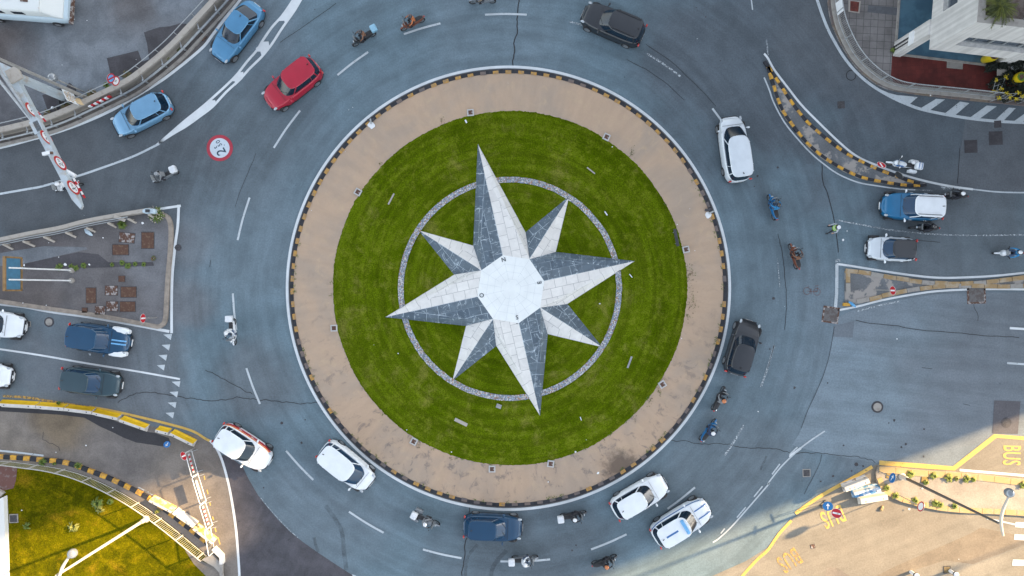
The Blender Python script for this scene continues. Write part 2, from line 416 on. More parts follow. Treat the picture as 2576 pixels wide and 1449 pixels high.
def pavement_mat():
    m, nt, b = newmat('terracotta concrete ring'); b.inputs['Roughness'].default_value = .85
    pos, r, th = polar(nt)
    c = mixc(nt, rng(nt, noise(nt, pos, .25, 4, .6, .5), .35, .65), (.34, .265, .202), (.41, .295, .205))
    med = noise(nt, pos, 1.1, 6, .65, .8)
    c = mixc(nt, rng(nt, med, .52, .72, 0, .6), c, (.44, .325, .215))
    rad = noise(nt, comb(nt, mth(nt, 'MULTIPLY', r, .5), mth(nt, 'MULTIPLY', th, 26)), 1, 4, .6)
    c = mixc(nt, 1.0, c, mixc(nt, rng(nt, rad, .3, .7), (.96,)*3, (1.04,)*3), 'MULTIPLY')
    # damp black stains, gathered on the south side
    st = noise(nt, comb(nt, mth(nt, 'MULTIPLY', r, 1.1), mth(nt, 'MULTIPLY', th, 20)), 1, 6, .7, .5)
    s = N(nt, 'SeparateXYZ'); nt.links.new(pos, s.inputs[0])
    south = rng(nt, s.outputs[1], -12, 5, 1.0, .05)
    spot = rng(nt, st, .53, .66, 0, .62)
    c = mixc(nt, mth(nt, 'MULTIPLY', spot, south), c, (.12, .105, .10))
    oil = rng(nt, mth(nt, 'ADD', dist_to(nt, pos, D(1560, 1172)), mth(nt, 'MULTIPLY', noise(nt, pos, 1.6, 5, .7), 2.2)), 1.6, 2.7, .8, 0)
    c = mixc(nt, oil, c, (.085, .06, .045))
    c = mixc(nt, 1.0, c, mixc(nt, noise(nt, pos, 10, 4, .7), (.92,)*3, (1.08,)*3), 'MULTIPLY')
    wp = rng(nt, noise(nt, pos, 2.2, 7, .7), .68, .74, 0, .5); c = mixc(nt, wp, c, (.46, .38, .29))
    nt.links.new(c, b.inputs['Base Color']); bump(nt, b, noise(nt, pos, 30, 3), .25, .01); return m
m_pave = pavement_mat()

def pebble_mat():
    m, nt, b = newmat('mixed pebbles'); b.inputs['Roughness'].default_value = .8
    pos = N(nt, 'NewGeometry').outputs['Position']
    v = N(nt, 'TexVoronoi'); v.inputs['Scale'].default_value = 13; nt.links.new(pos, v.inputs['Vector'])
    sp = N(nt, 'SeparateXYZ'); nt.links.new(v.outputs['Color'], sp.inputs[0])
    ramp = N(nt, 'ValToRGB'); nt.links.new(sp.outputs[0], ramp.inputs[0]); ramp.color_ramp.interpolation = 'CONSTANT'
    e = ramp.color_ramp.elements; e[0].color = (.30, .36, .45, 1); e[1].position = .25; e[1].color = (.5, .5, .5, 1)
    for p, c in ((.45, (.38, .21, .12)), (.58, (.16, .18, .21)), (.7, (.62, .61, .58)), (.86, (.22, .29, .38))):
        q = e.new(p); q.color = (*c, 1)
    c = mixc(nt, rng(nt, v.outputs['Distance'], .25, .6, 0, .6), ramp.outputs[0], (.1, .1, .1))
    nt.links.new(c, b.inputs['Base Color']); bump(nt, b, v.outputs['Distance'], -.8, .04); return m
m_pebble = pebble_mat()

def tile_mat(name, c1, c2, mortar, bw, bh, ms=.012, rot=0, offs=0.0, wear=.2):
    m, nt, b = newmat(name); b.inputs['Roughness'].default_value = .8
    pos = N(nt, 'NewGeometry').outputs['Position']
    mp = N(nt, 'Mapping'); mp.inputs['Rotation'].default_value = (0, 0, R(rot)); nt.links.new(pos, mp.inputs[0])
    br = N(nt, 'TexBrick'); br.offset = offs; br.inputs['Scale'].default_value = 1
    br.inputs['Brick Width'].default_value = bw; br.inputs['Row Height'].default_value = bh; br.inputs['Mortar Size'].default_value = ms
    br.inputs['Color1'].default_value = (*c1, 1); br.inputs['Color2'].default_value = (*c2, 1); br.inputs['Mortar'].default_value = (*mortar, 1)
    nt.links.new(mp.outputs[0], br.inputs[0])
    c = mixc(nt, 1.0, br.outputs[0], mixc(nt, rng(nt, noise(nt, pos, .8, 6, .7), .3, .7), (1-wear,)*3, (1+wear,)*3), 'MULTIPLY')
    nt.links.new(c, b.inputs['Base Color']); return m

# ---------------------------------------------------------------- GROUND
Z = .004
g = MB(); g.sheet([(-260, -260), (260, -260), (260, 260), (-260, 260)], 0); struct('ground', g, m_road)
def area(name, pts, mat, lvl, **k): return struct(name, MB().sheet(pts, Z*lvl), mat, **k)
OUT = 60
# parking yard top left
bar_c = P(0, 0, [(-420, 1480), (-200, 1415), (0, 1352), (330, 1272), (520, 1218), (720, 1142), (950, 1035), (1300, 865), (1500, 728), (1760, 508), (1950, 310), (2100, 150), (2240, -5), (2420, -230), (2600, -480)])
BARC = catmull(bar_c, 6)
yard = [tuple(p[:2]) for p in BARC]+[(BARC[-1].x, OUT), (-OUT, OUT), (-OUT, BARC[0].y)]
area('yard', yard, m_yard, 1)
wl = P(0, 0, [(-420, 1560), (-150, 1510), (50, 1475), (350, 1395), (500, 1355), (800, 1252), (1100, 1122), (1350, 982), (1600, 828), (1730, 735), (1900, 600), (2050, 468), (2130, 340+25), (2250, 205), (2420, -5), (2600, -240)])
WLC = catmull(wl, 6)
area('gutter', [tuple(p[:2]) for p in BARC]+[tuple(p[:2]) for p in WLC[::-1]], m_verge, 2)
mk = MB(); mk2 = MB(); mkf = MB(); mky = MB(); mky2 = MB()
LN = [0]
def line(pts, wd, mb=None, n=5, lvl=4): LN[0] += 1; (mb or mk).strip(catmull(pts, n), wd, Z*lvl+LN[0]*.00025)
line(wl, .2)
# yard patches
for i, pl in enumerate([[(1075, 585), (1390, 508), (1430, 620), (1520, 590), (1500, 655), (1330, 790), (1115, 760)],
           [(1448, 325), (1600, 275), (1710, 265), (1810, 235), (1870, 240), (1960, 255), (1800, 440), (1560, 625), (1500, 590), (1480, 440)],
           [(425, 955), (640, 905), (700, 830), (765, 890), (760, 990), (860, 1010), (720, 1100), (520, 1170), (480, 1110)]]):
    area('asphalt_patch', P(0, 0, pl), m_patch, 2)
# pale apron on the right (other road surface) and its seam
seam = P(3, 1, [(430, -20), (545, 190), (550, 340), (620, 560), (660, 740), (690, 930), (710, 1130), (700, 1449)])+P(3, 2, [(690, 300), (650, 500), (600, 740), (520, 970), (400, 1230), (320, 1449)])+P(3, 3, [(240, 130), (150, 250), (0, 450)])+P(2, 3, [(2440, 650), (2250, 850), (2050, 1060), (1600, 1360), (1400, 1480)])
SEAM = catmull(seam, 4)
upto = [p for p in SEAM]
area('side_road', [tuple(p[:2]) for p in catmull(P(3, 2, [(690, 300), (650, 500), (600, 740), (520, 970), (400, 1230), (320, 1449)])+P(3, 3, [(240, 130)]), 4)]+[tuple(W(3, 3, 540, 220)[:2]), tuple(W(3, 3, 1080, 310)[:2]), tuple(W(3, 3, 2600, 30)[:2]), (60, W(3, 3, 0, 30).y), (60, W(3, 2, 0, 40).y), tuple(W(3, 2, 2576, 40)[:2]), tuple(W(3, 2, 1700, 60)[:2]), tuple(W(3, 2, 1200, 140)[:2]), tuple(W(3, 2, 900, 200)[:2])], m_right, 1)
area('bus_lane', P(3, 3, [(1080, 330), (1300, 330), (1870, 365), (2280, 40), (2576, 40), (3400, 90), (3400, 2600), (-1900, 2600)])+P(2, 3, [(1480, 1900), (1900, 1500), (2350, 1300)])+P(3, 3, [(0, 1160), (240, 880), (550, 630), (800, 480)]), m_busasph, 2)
area('asphalt_patch', P(3, 2, [(660, 380), (870, 330), (850, 500), (655, 490)]), asphalt('grey patch', (.135, .16, .185), (.13, .15, .172), contrast=.1), 3)
area('asphalt_patch', P(3, 2, [(2275, 1130), (2540, 1140), (2515, 1449)])+P(3, 3, [(2510, 20), (2255, 15)]), asphalt('violet patch', (.082, .082, .095), (.09, .088, .098), contrast=.12), 4)
area('asphalt_patch', P(3, 3, [(570, 1449), (600, 1360), (700, 1370), (900, 1500), (560, 1500)]), m_lowroad, 3)
area('asphalt_patch', P(3, 3, [(1050, 1470), (1240, 1370), (1600, 1210), (1860, 1100), (2060, 1010), (2140, 960), (2576, 1050), (2576, 1130), (2060, 1330), (1780, 1290), (1500, 1380), (1380, 1470)]), asphalt('ochre asphalt strip', (.185, .155, .118), (.17, .145, .112), contrast=.15), 3)
# lower-left dark wedge
area('side_road', P(0, 3, [(2160, 240), (2290, 230), (2440, 345), (2500, 470), (2590, 625)])+P(1, 3, [(100, 740), (220, 880), (340, 1000), (470, 1105), (640, 1225), (800, 1330), (970, 1440), (1300, 1640)])+P(0, 3, [(2500, 2200), (2425, 1700), (2405, 1400), (2380, 1000), (2330, 650), (2250, 380)]), m_patchdark, 1)
area('side_road', P(0, 2, [(-400, 1180), (0, 1180), (640, 1215), (950, 1250), (1300, 1340), (1560, 1400), (1800, 1449)])+P(0, 3, [(1930, 20), (2110, 75), (2200, 200), (2290, 450), (2350, 800), (2395, 1200), (2410, 1500), (2420, 2000), (-400, 2000)]), m_lowroad, 1.5)
area('asphalt_patch', P(0, 2, [(-300, 1165), (0, 1180), (640, 1215), (930, 1245), (1190, 1350), (1450, 1440)])+P(0, 3, [(1560, 10), (1700, 60), (1720, 120), (1640, 145), (1370, 105), (1250, 60), (1130, 0)])+P(0, 2, [(1000, 1390), (850, 1305), (600, 1275), (0, 1240), (-300, 1230)]), m_newasph, 2)
# approach road on the right, upper: slightly different surface
area('asphalt_patch', P(3, 0, [(1985, 1195), (2300, 1230), (2700, 1240), (2700, 1449)])+P(3, 1, [(2700, 480), (2300, 470), (1905, 420), (1930, 100)]), asphalt('slate patch', (.10, .115, .13), (.095, .105, .118), contrast=.12), 2)

# ---------------------------------------------------------------- ROAD MARKINGS
def circ(R_, a0, a1, n=None, cx=1279, cy=725):
    n = n or max(3, int(abs(a1-a0)/2)); return [D(cx+R_*cos(R(a0+(a1-a0)*i/n)), cy-R_*sin(R(a0+(a1-a0)*i/n))) for i in range(n+1)]
mk.strip(circ(556.5, 0, 360, 240)[:-1], .19, Z*4, closed=True)
# dashed lane line, measured dash by dash
dashes = [((1220, 37), (1325, 37)), ((1016, 86), (1108, 59)), ((849, 189), (926, 131)), ((689, 372), (755, 278)), ((598, 604), (628, 497)), ((586, 738), (595, 830)),
          ((620, 926), (654, 1016)), ((720, 1134), (788, 1207)), ((878, 1287), (965, 1340)), ((1064, 1382), (1161, 1404)), ((1259, 1412), (1384, 1407)), ((1487, 1382), (1576, 1344)),
          ((1679, 1280), (1748, 1226)), ((1433, 55), (1590, 105)), ((1628, 135), (1712, 193)), ((1792, 273), (1812, 300)), ((1823, 1145), (1872, 1067)), ((1914, 973), (1947, 868))]
for i, (a, b) in enumerate(dashes):
    p = D(*a); q = D(*b); mid = (p+q)/2; c = Vector((-.25, 0, 0)); rr = (p.length+q.length)/2
    mid2 = c+(mid-c).normalized()*(((p-c).length+(q-c).length)/2)
    (mk2 if i not in (13, 14, 16, 17) else mkf).strip(catmull([p, mid.lerp(mid2, .85), q], 6), .14, Z*4)
# left exit: chevron line
line(P(0, 1, [(-300, 560), (15, 500), (300, 450), (430, 425), (760, 330), (1000, 250), (1330, 130), (1540, 30)])+P(0, 0, [(1600, 1449)]), .15, mk2)
vb = P(0, 0, [(1575, 1449), (1700, 1340), (1850, 1210), (2000, 1090), (2100, 1005), (2260, 860), (2370, 750), (2480, 610), (2576, 500)])+P(1, 0, [(60, 400), (150, 270), (240, 170), (300, 90), (360, 0), (420, -90)])
va = P(0, 0, [(1605, 1449), (1760, 1350), (1880, 1280), (2020, 1180), (2150, 1080), (2280, 940), (2420, 810), (2510, 710), (2576, 645)])+P(1, 0, [(75, 570), (170, 450), (260, 310), (330, 210), (400, 110), (465, 0), (520, -90)])
VA = catmull(va, 5); VB = catmull(vb, 5)
# outlines of the painted wedge
mk.strip(offset(VB, -.08), .17, Z*4); mk.strip(offset(VA, .08), .17, Z*4)
for q in ([(1600, 1440), (1850, 1212), (2000, 1092), (2100, 1008), (2150, 1010), (2165, 1008), (2178, 1045), (2130, 1075), (2010, 1170), (1880, 1272), (1760, 1345)],):
    mk.sheet(P(0, 0, q), Z*5)
mk.sheet(P(0, 0, [(2320, 815), (2395, 735), (2450, 722), (2450, 775), (2440, 795), (2365, 865), (2365, 820)]), Z*5)
mk.sheet(P(0, 0, [(2576, 485)])+P(1, 0, [(75, 420), (128, 418), (137, 480), (60, 570), (45, 520), (0, 520)]), Z*5)
mk.sheet(P(1, 0, [(232, 212), (275, 140), (365, 0), (400, -60), (500, -60), (460, 0), (380, 130), (300, 250), (285, 210)]), Z*5)
# left island edge lines, stop line, lane separators, give-way triangles
line(P(0, 1, [(1800, 612), (1790, 820), (1765, 1000), (1750, 1150), (1736, 1300), (1730, 1449)])+P(0, 2, [(1728, 200), (1728, 455)]), .19)
line(P(0, 1, [(1300, 722), (1450, 685), (1650, 648), (1820, 622)]), .17, mk)
line(P(0, 2, [(-300, 110), (0, 160), (250, 190), (500, 236), (900, 292), (1250, 352), (1500, 398), (1705, 438)]), .2, mk)
line(P(0, 2, [(-400, 560), (0, 615), (400, 675), (900, 762), (1400, 842), (1812, 916)]), .13, mk)
for (u, v, s) in [(1690, 490, 1), (1672, 595, 1), (1642, 698, 1), (1622, 798, .95), (1775, 965, 1), (1752, 1068, 1), (1735, 1175, 1), (1712, 1278, 1)]:
    mk2.sheet(P(0, 2, [(u-46*s, v-22*s), (u+42*s, v-28*s), (u+30*s, v+34*s)]), Z*4)
mk2.sheet(P(0, 2, [(890, 658), (920, 660), (908, 684)]), Z*4)
# lower left lines
line(P(0, 2, [(30, 1085), (300, 1105), (600, 1155), (900, 1200)]), .17, mky2)
line(P(0, 2, [(900, 1195), (1150, 1240), (1500, 1320), (1800, 1395), (1960, 1449)])+P(0, 3, [(2060, 62), (2115, 90)]), .17, mky)
line(P(0, 3, [(2125, 85), (2220, 165), (2290, 225)]), .12, mky2)
line(P(0, 3, [(2115, 85), (2180, 165), (2240, 300), (2300, 520), (2345, 760), (2378, 1000), (2398, 1250), (2412, 1500), (2420, 1900)]), .17)
line(P(0, 3, [(-100, 185), (0, 188), (230, 212), (440, 238)]), .13, mk2)
line(P(0, 3, [(1390, 555), (1500, 610), (1600, 670)]), .1, mkf)
for a, b in [((2055, 440), (2062, 480)), ((2083, 580), (2095, 625)), ((2110, 705), (2118, 740)), ((2140, 850), (2150, 885)), ((2165, 965), (2175, 1005)), ((2195, 1060), (2215, 1130))]:
    mky.strip(P(0, 3, [a, b]), .08, Z*4)
line(P(1, 3, [(50, 665), (170, 810), (320, 970), (420, 1060)]), .05, mkf)
mk2.sheet(P(1, 3, [(965, 1432), (1000, 1440), (1040, 1480), (990, 1480)]), Z*4)
# top right
wr = P(3, 0, [(470, -80), (500, 20), (545, 150), (605, 300), (685, 450), (780, 600), (900, 740), (1050, 865), (1250, 983), (1420, 1058), (1560, 1105), (1800, 1155), (2050, 1195), (2300, 1220), (2576, 1235), (2900, 1245)])
line(wr, .2, mk2)
for q in ([(1110, 890), (1210, 935), (1300, 958), (1420, 968), (1505, 978), (1420, 1052), (1250, 985)], [(1690, 995), (1780, 1002), (1625, 1112), (1540, 1086)], [(1930, 1022), (2025, 1038), (1882, 1160), (1780, 1140)],
          [(2200, 1062), (2300, 1070), (2132, 1192), (2035, 1180)], [(2420, 1082), (2492, 1088), (2372, 1212), (2290, 1202)], [(2600, 1130), (2700, 1140), (2560, 1232), (2470, 1222)]):
    mk2.sheet(P(3, 0, q), Z*5)
line(P(3, 0, [(-40, 540), (0, 590), (60, 700), (200, 885), (330, 1050), (480, 1205), (730, 1445)])+P(3, 1, [(900, 128), (1100, 218), (1350, 308), (1600, 378), (1850, 428), (2060, 456)]), .15, mk)
line(P(3, 1, [(2060, 456), (2300, 482), (2576, 490), (2900, 492)]), .1, mk2)
line(P(3, 0, [(-40, 780), (10, 900), (60, 1040), (170, 1240), (330, 1435)])+P(3, 1, [(440, 100), (545, 190), (700, 300), (900, 385), (1100, 422), (1300, 450), (1480, 462)]), .1, mk2)
line(P(3, 1, [(1480, 462), (1650, 468)]), .06, mkf)
mkf.sheet(P(3, 1, [(1735, 415), (1860, 440), (1940, 445), (1935, 470), (1800, 455), (1745, 460)]), Z*4)
line(P(2, 0, [(2405, -20), (2420, 100)]), .09, mk2); line(P(2, 0, [(2560, 400), (2576, 560)]), .1, mkf)
line(P(3, 1, [(690, 765), (900, 805), (1200, 860), (1500, 895), (1800, 915), (2200, 920), (2576, 912), (2900, 905)]), .1, mkf)
# median island edge lines
line(P(3, 1, [(690, 1208), (800, 1222), (1100, 1270), (1400, 1315), (1700, 1345), (2000, 1342), (2300, 1325), (2576, 1297), (2900, 1265)]), .15, mk)
line(P(3, 1, [(692, 1205), (690, 1449)])+P(3, 2, [(686, 100), (672, 240)]), .22, mk2, n=2)
line(P(3, 2, [(660, 232), (900, 185), (1150, 122), (1450, 66), (1700, 32), (2100, 12), (2576, 14), (2900, 20)]), .14, mk)
line(P(3, 2, [(890, 235), (1100, 180), (1320, 135)]), .12, mkf)
mkf.sheet(P(3, 1, [(680, 1160), (725, 1152), (730, 1180), (678, 1192)]), Z*4)
line(P(3, 2, [(2430, 403), (2700, 420)]), .16, mk, n=2); line(P(3, 2, [(2405, 755), (2700, 775)]), .14, mk2, n=2)
line(P(2, 3, [(2020, 1110), (2080, 1070), (2200, 960), (2330, 815), (2576, 530)])+P(3, 3, [(0, 515), (130, 350), (300, 185), (420, 90), (570, -10)]), .1, mk2)
for a, b in [((2435, 650), (2520, 545)), ((2262, 860), (2352, 755)), ((2100, 1020), (2140, 970))]: mk2.strip(P(2, 3, [a, b]), .09, Z*4)
for a, b in [((40, 425), (118, 322)), ((215, 230), (295, 152))]: mk2.strip(P(3, 3, [a, b]), .1, Z*4)
mk.strip(P(3, 3, [(215, 250), (330, 160)]), .16, Z*5)
for a, b in [((45, -1), (45, 1))]: pass
mkf.strip(P(3, 1, [(95, 1150), (118, 1440)]), .05, Z*4); mkf.strip(P(3, 2, [(62, 575), (0, 800)]), .07, Z*4)
# bus lane lines
line(P(2, 3, [(2230, 1560), (2350, 1410), (2480, 1270), (2576, 1185)])+P(3, 3, [(110, 1025), (235, 890)]), .2, mky, n=3)
line(P(3, 3, [(275, 820), (500, 660), (800, 490), (1048, 348)]), .24, mky, n=3)
mky.strip(P(3, 3, [(1118, 308), (1600, 345), (1868, 366), (2285, 40)]), .32, Z*4)
mky.strip(P(3, 3, [(2270, 38), (2576, 62), (2900, 80)]), .25, Z*5)
mk.strip(P(3, 3, [(1928, 382), (2576, 437), (3000, 470)]), .17, Z*4)
line(P(3, 3, [(2200, 870), (2350, 900), (2576, 950)]), .12, mk2)
for q in ([(2490, 905), (2700, 915), (2700, 975), (2485, 955)], [(2480, 1028), (2700, 1040), (2700, 1098), (2475, 1082)], [(2462, 1282), (2700, 1290), (2700, 1350), (2455, 1342)]): mk.sheet(P(3, 3, q), Z*5)
struct('road_markings', mk, m_white); struct('worn_road_markings', mk2, m_white2); struct('faded_road_markings', mkf, m_faint)
struct('yellow_road_markings', mky, m_yel); struct('worn_yellow_road_markings', mky2, m_yel2)
def word(s, size, loc, ang, mat, sx=1.0, name='painted_word', sp=1.0):
    o = text(name, s, size, mat, (loc.x, loc.y, Z*5), (0, 0, R(ang)), extrude=0, sx=sx, spacing=sp); o['kind'] = 'structure'; return o
word('BUS', 1.75, W(3, 3, 2442, 232), -92, m_yel, .46, sp=1.05)
word('BUS', 1.75, W(3, 3, 650, 842), 203, m_yel, .52, sp=1.1)
word('BUS', 1.75, W(3, 3, 212, 1282), 213, m_yel2, .50, sp=1.1)
# painted weight limit roundel 2.50 t
c0 = D(553, 372.5)
a = MB().lathe([(.0, Z*4), (.92, Z*4)], (c0.x, c0.y, 0), 48, close=False); ro = struct('painted_roundel', a, m_red)
b_ = MB().lathe([(.0, Z*5), (.69, Z*5)], (c0.x, c0.y, 0), 48, close=False); struct('painted_roundel_centre', b_, m_rpw)
m_ink = M('dark blue road ink', (.018, .045, .075), .6)
for s, sz, p, an in [('2', 1.02, (558.5, 380), 197), ('2', .01, (0, 0), 0)][:1]:
    pass
def roadtext(s, sz, x, y, an, sx=1.0):
    p = D(x, y); o = text('painted_numeral', s, sz, m_ink, (p.x, p.y, Z*6), (0, 0, R(an)), extrude=0, sx=sx); o['kind'] = 'structure'
roadtext('2', .92, 557.5, 381.5, 117, .95); roadtext('5', .42, 554, 364.5, 117); roadtext('0', .42, 549, 356.5, 117); roadtext('t', .42, 542.5, 371.5, 117); roadtext('.', .5, 560.5, 367, 117)
# bicycle scratched in red
m_bike = M('red brown chalk', (.13, .07, .065), .8); bk = MB()
for cx_, cy_ in ((390, 30), (492, 38)): bk.strip([W(3, 2, cx_+34*cos(t*pi/8), cy_+36*sin(t*pi/8)) for t in range(16)], .03, Z*4, closed=True)
for a, b in [((390, 30), (432, 35)), ((432, 35), (492, 38)), ((432, 10), (432, 62)), ((425, 10), (440, 10)), ((470, 30), (500, 32)), ((390, 0), (410, -5)), ((492, 38), (500, -8)), ((470, -20), (510, -25)), ((400, -22), (415, -15))]: bk.strip(P(3, 2, [a, b]), .03, Z*4)
struct('chalk_bicycle_drawing', bk, m_bike)

# cracks and joints
ck = MB()
def crack(pts, wd=.035, jit=.06, step=.25):
    q = resample(catmull(pts, 4), step); q = [p+Vector((random.uniform(-jit, jit), random.uniform(-jit, jit), 0)) for p in q]
    ck.strip(q, wd, Z*3.5)
crack(P(2, 0, [(68, -60), (70, 60), (50, 240), (45, 350), (22, 440), (28, 540), (8, 600), (14, 690)]), .07)
crack(P(1, 3, [(2150, 735), (2145, 830)]), .05, .02); crack(P(1, 3, [(2115, 1060), (2095, 1250), (2070, 1460)]), .06)
crack(P(0, 2, [(1180, 1150), (1350, 1070), (1450, 1055), (1620, 1060), (1900, 1110), (2200, 1130), (2400, 1100), (2576, 1120)])+P(1, 2, [(150, 1135), (400, 1160), (640, 1155)]), .04)
crack(P(0, 2, [(2070, 820), (2230, 910), (2400, 1000), (2560, 1080)]), .035)
crack(P(2, 3, [(1590, 85), (1750, 95), (1950, 125), (2150, 115), (2300, 155), (2576, 165)])+P(3, 3, [(100, 180), (250, 215), (400, 210), (700, 230), (1000, 270), (1080, 310)]), .035)
crack(P(3, 1, [(545, 190), (550, 380), (600, 500), (660, 740), (690, 920), (712, 1140)]), .05, .015, .4)
crack(P(3, 1, [(100, 900), (150, 1150), (180, 1449)])+P(3, 2, [(185, 200), (170, 420)]), .035, .03)
crack(P(3, 2, [(668, 390), (650, 500), (600, 740), (520, 970), (400, 1230), (320, 1449)]), .03, .01, .5)
crack(P(3, 2, [(2070, 115), (2080, 200), (2110, 270), (2110, 340)]), .03, .05)
crack(P(3, 2, [(880, 325), (1000, 350), (1250, 375), (1500, 420), (1800, 440), (2200, 480), (2576, 500)]), .04, .03, .5)
crack(P(2, 0, [(1350, 450), (1560, 590), (1700, 710), (1900, 900), (2060, 1080)]), .03, .03, .5); crack(P(2, 0, [(1150, 600), (1400, 730), (1600, 880), (1760, 1040)]), .03, .03, .5)
crack(P(1, 0, [(240, 430), (500, 250), (700, 110), (860, -10)]), .03, .02, .6)
crack(P(3, 3, [(540, 230), (510, 330), (440, 480), (340, 670)]), .03, .03, .5)
crack(P(3, 1, [(1480, 965), (1740, 990)]), .03, .01); crack(P(3, 1, [(1930, 40), (1905, 400)]), .03, .02); crack(P(3, 2, [(1960, 1165), (2040, 1185)]), .03, .01); crack(P(3, 2, [(1545, 798), (1670, 818)]), .03, .01)
crack(P(0, 1, [(2120, 1170), (2110, 1270)]), .03, .02); crack(P(0, 1, [(2576, 100), (2480, 330), (2400, 520), (2350, 700)]), .025, .03, .5)
crack(P(0, 3, [(430, 0), (440, 80), (560, 130), (620, 200)]), .03, .05)
struct('asphalt_cracks', ck, m_crack)
# dark tar spots and skid marks
sp = MB(); rs = random.Random(3)
for (c, r, u, v, s) in [(2, 0, 1948, 170, 9), (2, 0, 1852, 76, 6), (2, 0, 2030, 310, 5), (2, 0, 2098, 612, 7), (2, 0, 2350, 575, 6), (2, 0, 2138, 795, 4), (2, 0, 2216, 957, 5), (2, 1, 2470, 322, 12), (2, 1, 2438, 427, 8), (3, 2, 55, 105, 18), (3, 2, 16, 614, 9), (3, 2, 265, 1001, 14),
                        (3, 1, 96, 235, 12), (1, 0, 593, 95, 6), (1, 2, 262, 1360, 16), (1, 2, 496, 1325, 9), (1, 3, 77, 560, 9), (1, 3, 458, 108, 13), (3, 3, 760, 135, 10), (3, 3, 1385, 120, 16), (3, 3, 1340, 152, 12), (3, 3, 890, 325, 22), (3, 3, 955, 343, 12), (3, 3, 840, 390, 11), (3, 3, 655, 443, 13), (3, 3, 530, 497, 10), (3, 3, 1565, 247, 12),
                        (2, 3, 645, 1138, 10), (2, 3, 605, 1190, 10), (2, 3, 1105, 1050, 14), (3, 2, 1270, 1330, 15), (3, 2, 1570, 1420, 12), (3, 2, 1215, 1358, 8), (3, 2, 598, 955, 9)]:
    c_ = W(c, r, u, v); sp.sheet([(c_.x+s/144*rs.uniform(.6, 1.2)*cos(k*pi/4), c_.y+s/144*rs.uniform(.6, 1.2)*sin(k*pi/4)) for k in range(8)], Z*3.6)
struct('tar_spots', sp, m_patch)
sk_ = MB()
for q, wd in (([(1, 3, 585, 1060), (1, 3, 600, 1130), (1, 3, 628, 1210)], .2), ([(1, 3, 700, 740), (1, 3, 800, 880), (1, 3, 865, 1010), (1, 3, 885, 1200), (1, 3, 910, 1390)], .3), ([(1, 3, 2230, 1130), (1, 3, 2130, 1260), (1, 3, 2105, 1449)], .22), ([(1, 3, 2520, 1190), (1, 3, 2400, 1330), (1, 3, 2360, 1449)], .3), ([(0, 0, 2040, 1270), (0, 0, 2000, 1335)], .05), ([(2, 3, 2560, 240), (2, 3, 2500, 380)], .15)):
    sk_.strip(catmull([W(*p) for p in q], 5), wd, Z*3)
ms, nt_, b_ = newmat('tyre rubber film'); b_.inputs['Base Color'].default_value = (.05, .055, .062, 1); b_.inputs['Roughness'].default_value = .8
nt_.links.new(rng(nt_, noise(nt_, N(nt_, 'NewGeometry').outputs['Position'], 2.0, 5), .3, .7, .08, .32), b_.inputs['Alpha'])
struct('skid_marks', sk_, ms)

# ---------------------------------------------------------------- CENTRAL ISLAND
ring_o = circ(541, 0, 360, 240)[:-1]
struct('island_pavement', MB().prism([(p.x, p.y) for p in ring_o], 0.0, .13), m_pave)
k = MB(); kb = circ(544, 0, 360, 360); k.strip(kb[:-1], .27, .0, .15, mi=0, closed=True)
q = resample(kb, 2*pi*544/36/214)
rk = random.Random(5)
for i, (a, b) in enumerate(zip(q, q[1:])):
    d = (b-a).normalized(); o = Vector((-d.y, d.x, 0))
    south = (a.y < -4)
    if i % 2: k.bar(a+d*.02+Vector((0, 0, .10))+o*(.035+rk.uniform(0, .02)), b-d*.02+Vector((0, 0, .10))+o*(.035+rk.uniform(0, .02)), .23+rk.uniform(-.03, .02), .14, 1 if rk.random() < (.45 if south else .85) else 2)
struct('striped_kerb', k, [m_kblack, m_kyel, m_kbrown])
struct('road_gutter', MB().strip(circ(550.5, 0, 360, 240)[:-1], .09, Z*3, closed=True), m_verge)
rg = random.Random(11); gp = []
for i in range(720):
    t = 2*pi*i/720; rr = 444.5+rg.gauss(0, .55)+.7*sin(t*5+1)+.5*sin(t*17+1)
    gp.append(D(1282.5+rr*cos(t), 725-rr*sin(t)))
lw = MB()
# gentle mound: rings
rings = []
for f, z in ((1, .135), (.985, .17), (.93, .2), (.8, .23), (.6, .25)):
    rings.append([Vector((D(1282.5, 725).x*(1-f)+p.x*f, p.y*f, z)) for p in gp])
lw.loft(rings, cap=False); b0 = len(lw.v)-720; lw.f.append(tuple(b0+i for i in range(720))); lw.m.append(0)
tag(lw.build('lawn', m_lawn, smooth=True, ang=80), 'round green mown lawn filling the middle of the roundabout', 'lawn', kind='stuff')
pr = [D(1282.8+273*cos(t*pi/90), 726.5-273*sin(t*pi/90)) for t in range(180)]
rp = random.Random(2); pb = MB(); pb.strip([p+Vector((rp.uniform(-.015, .015),)*2+(0,)) for p in pr], .39, .2, .29, closed=True)
tag(pb.build('pebble_ring', m_pebble), 'ring of mixed grey and rust pebbles set in the lawn around the star', 'gravel', kind='stuff')

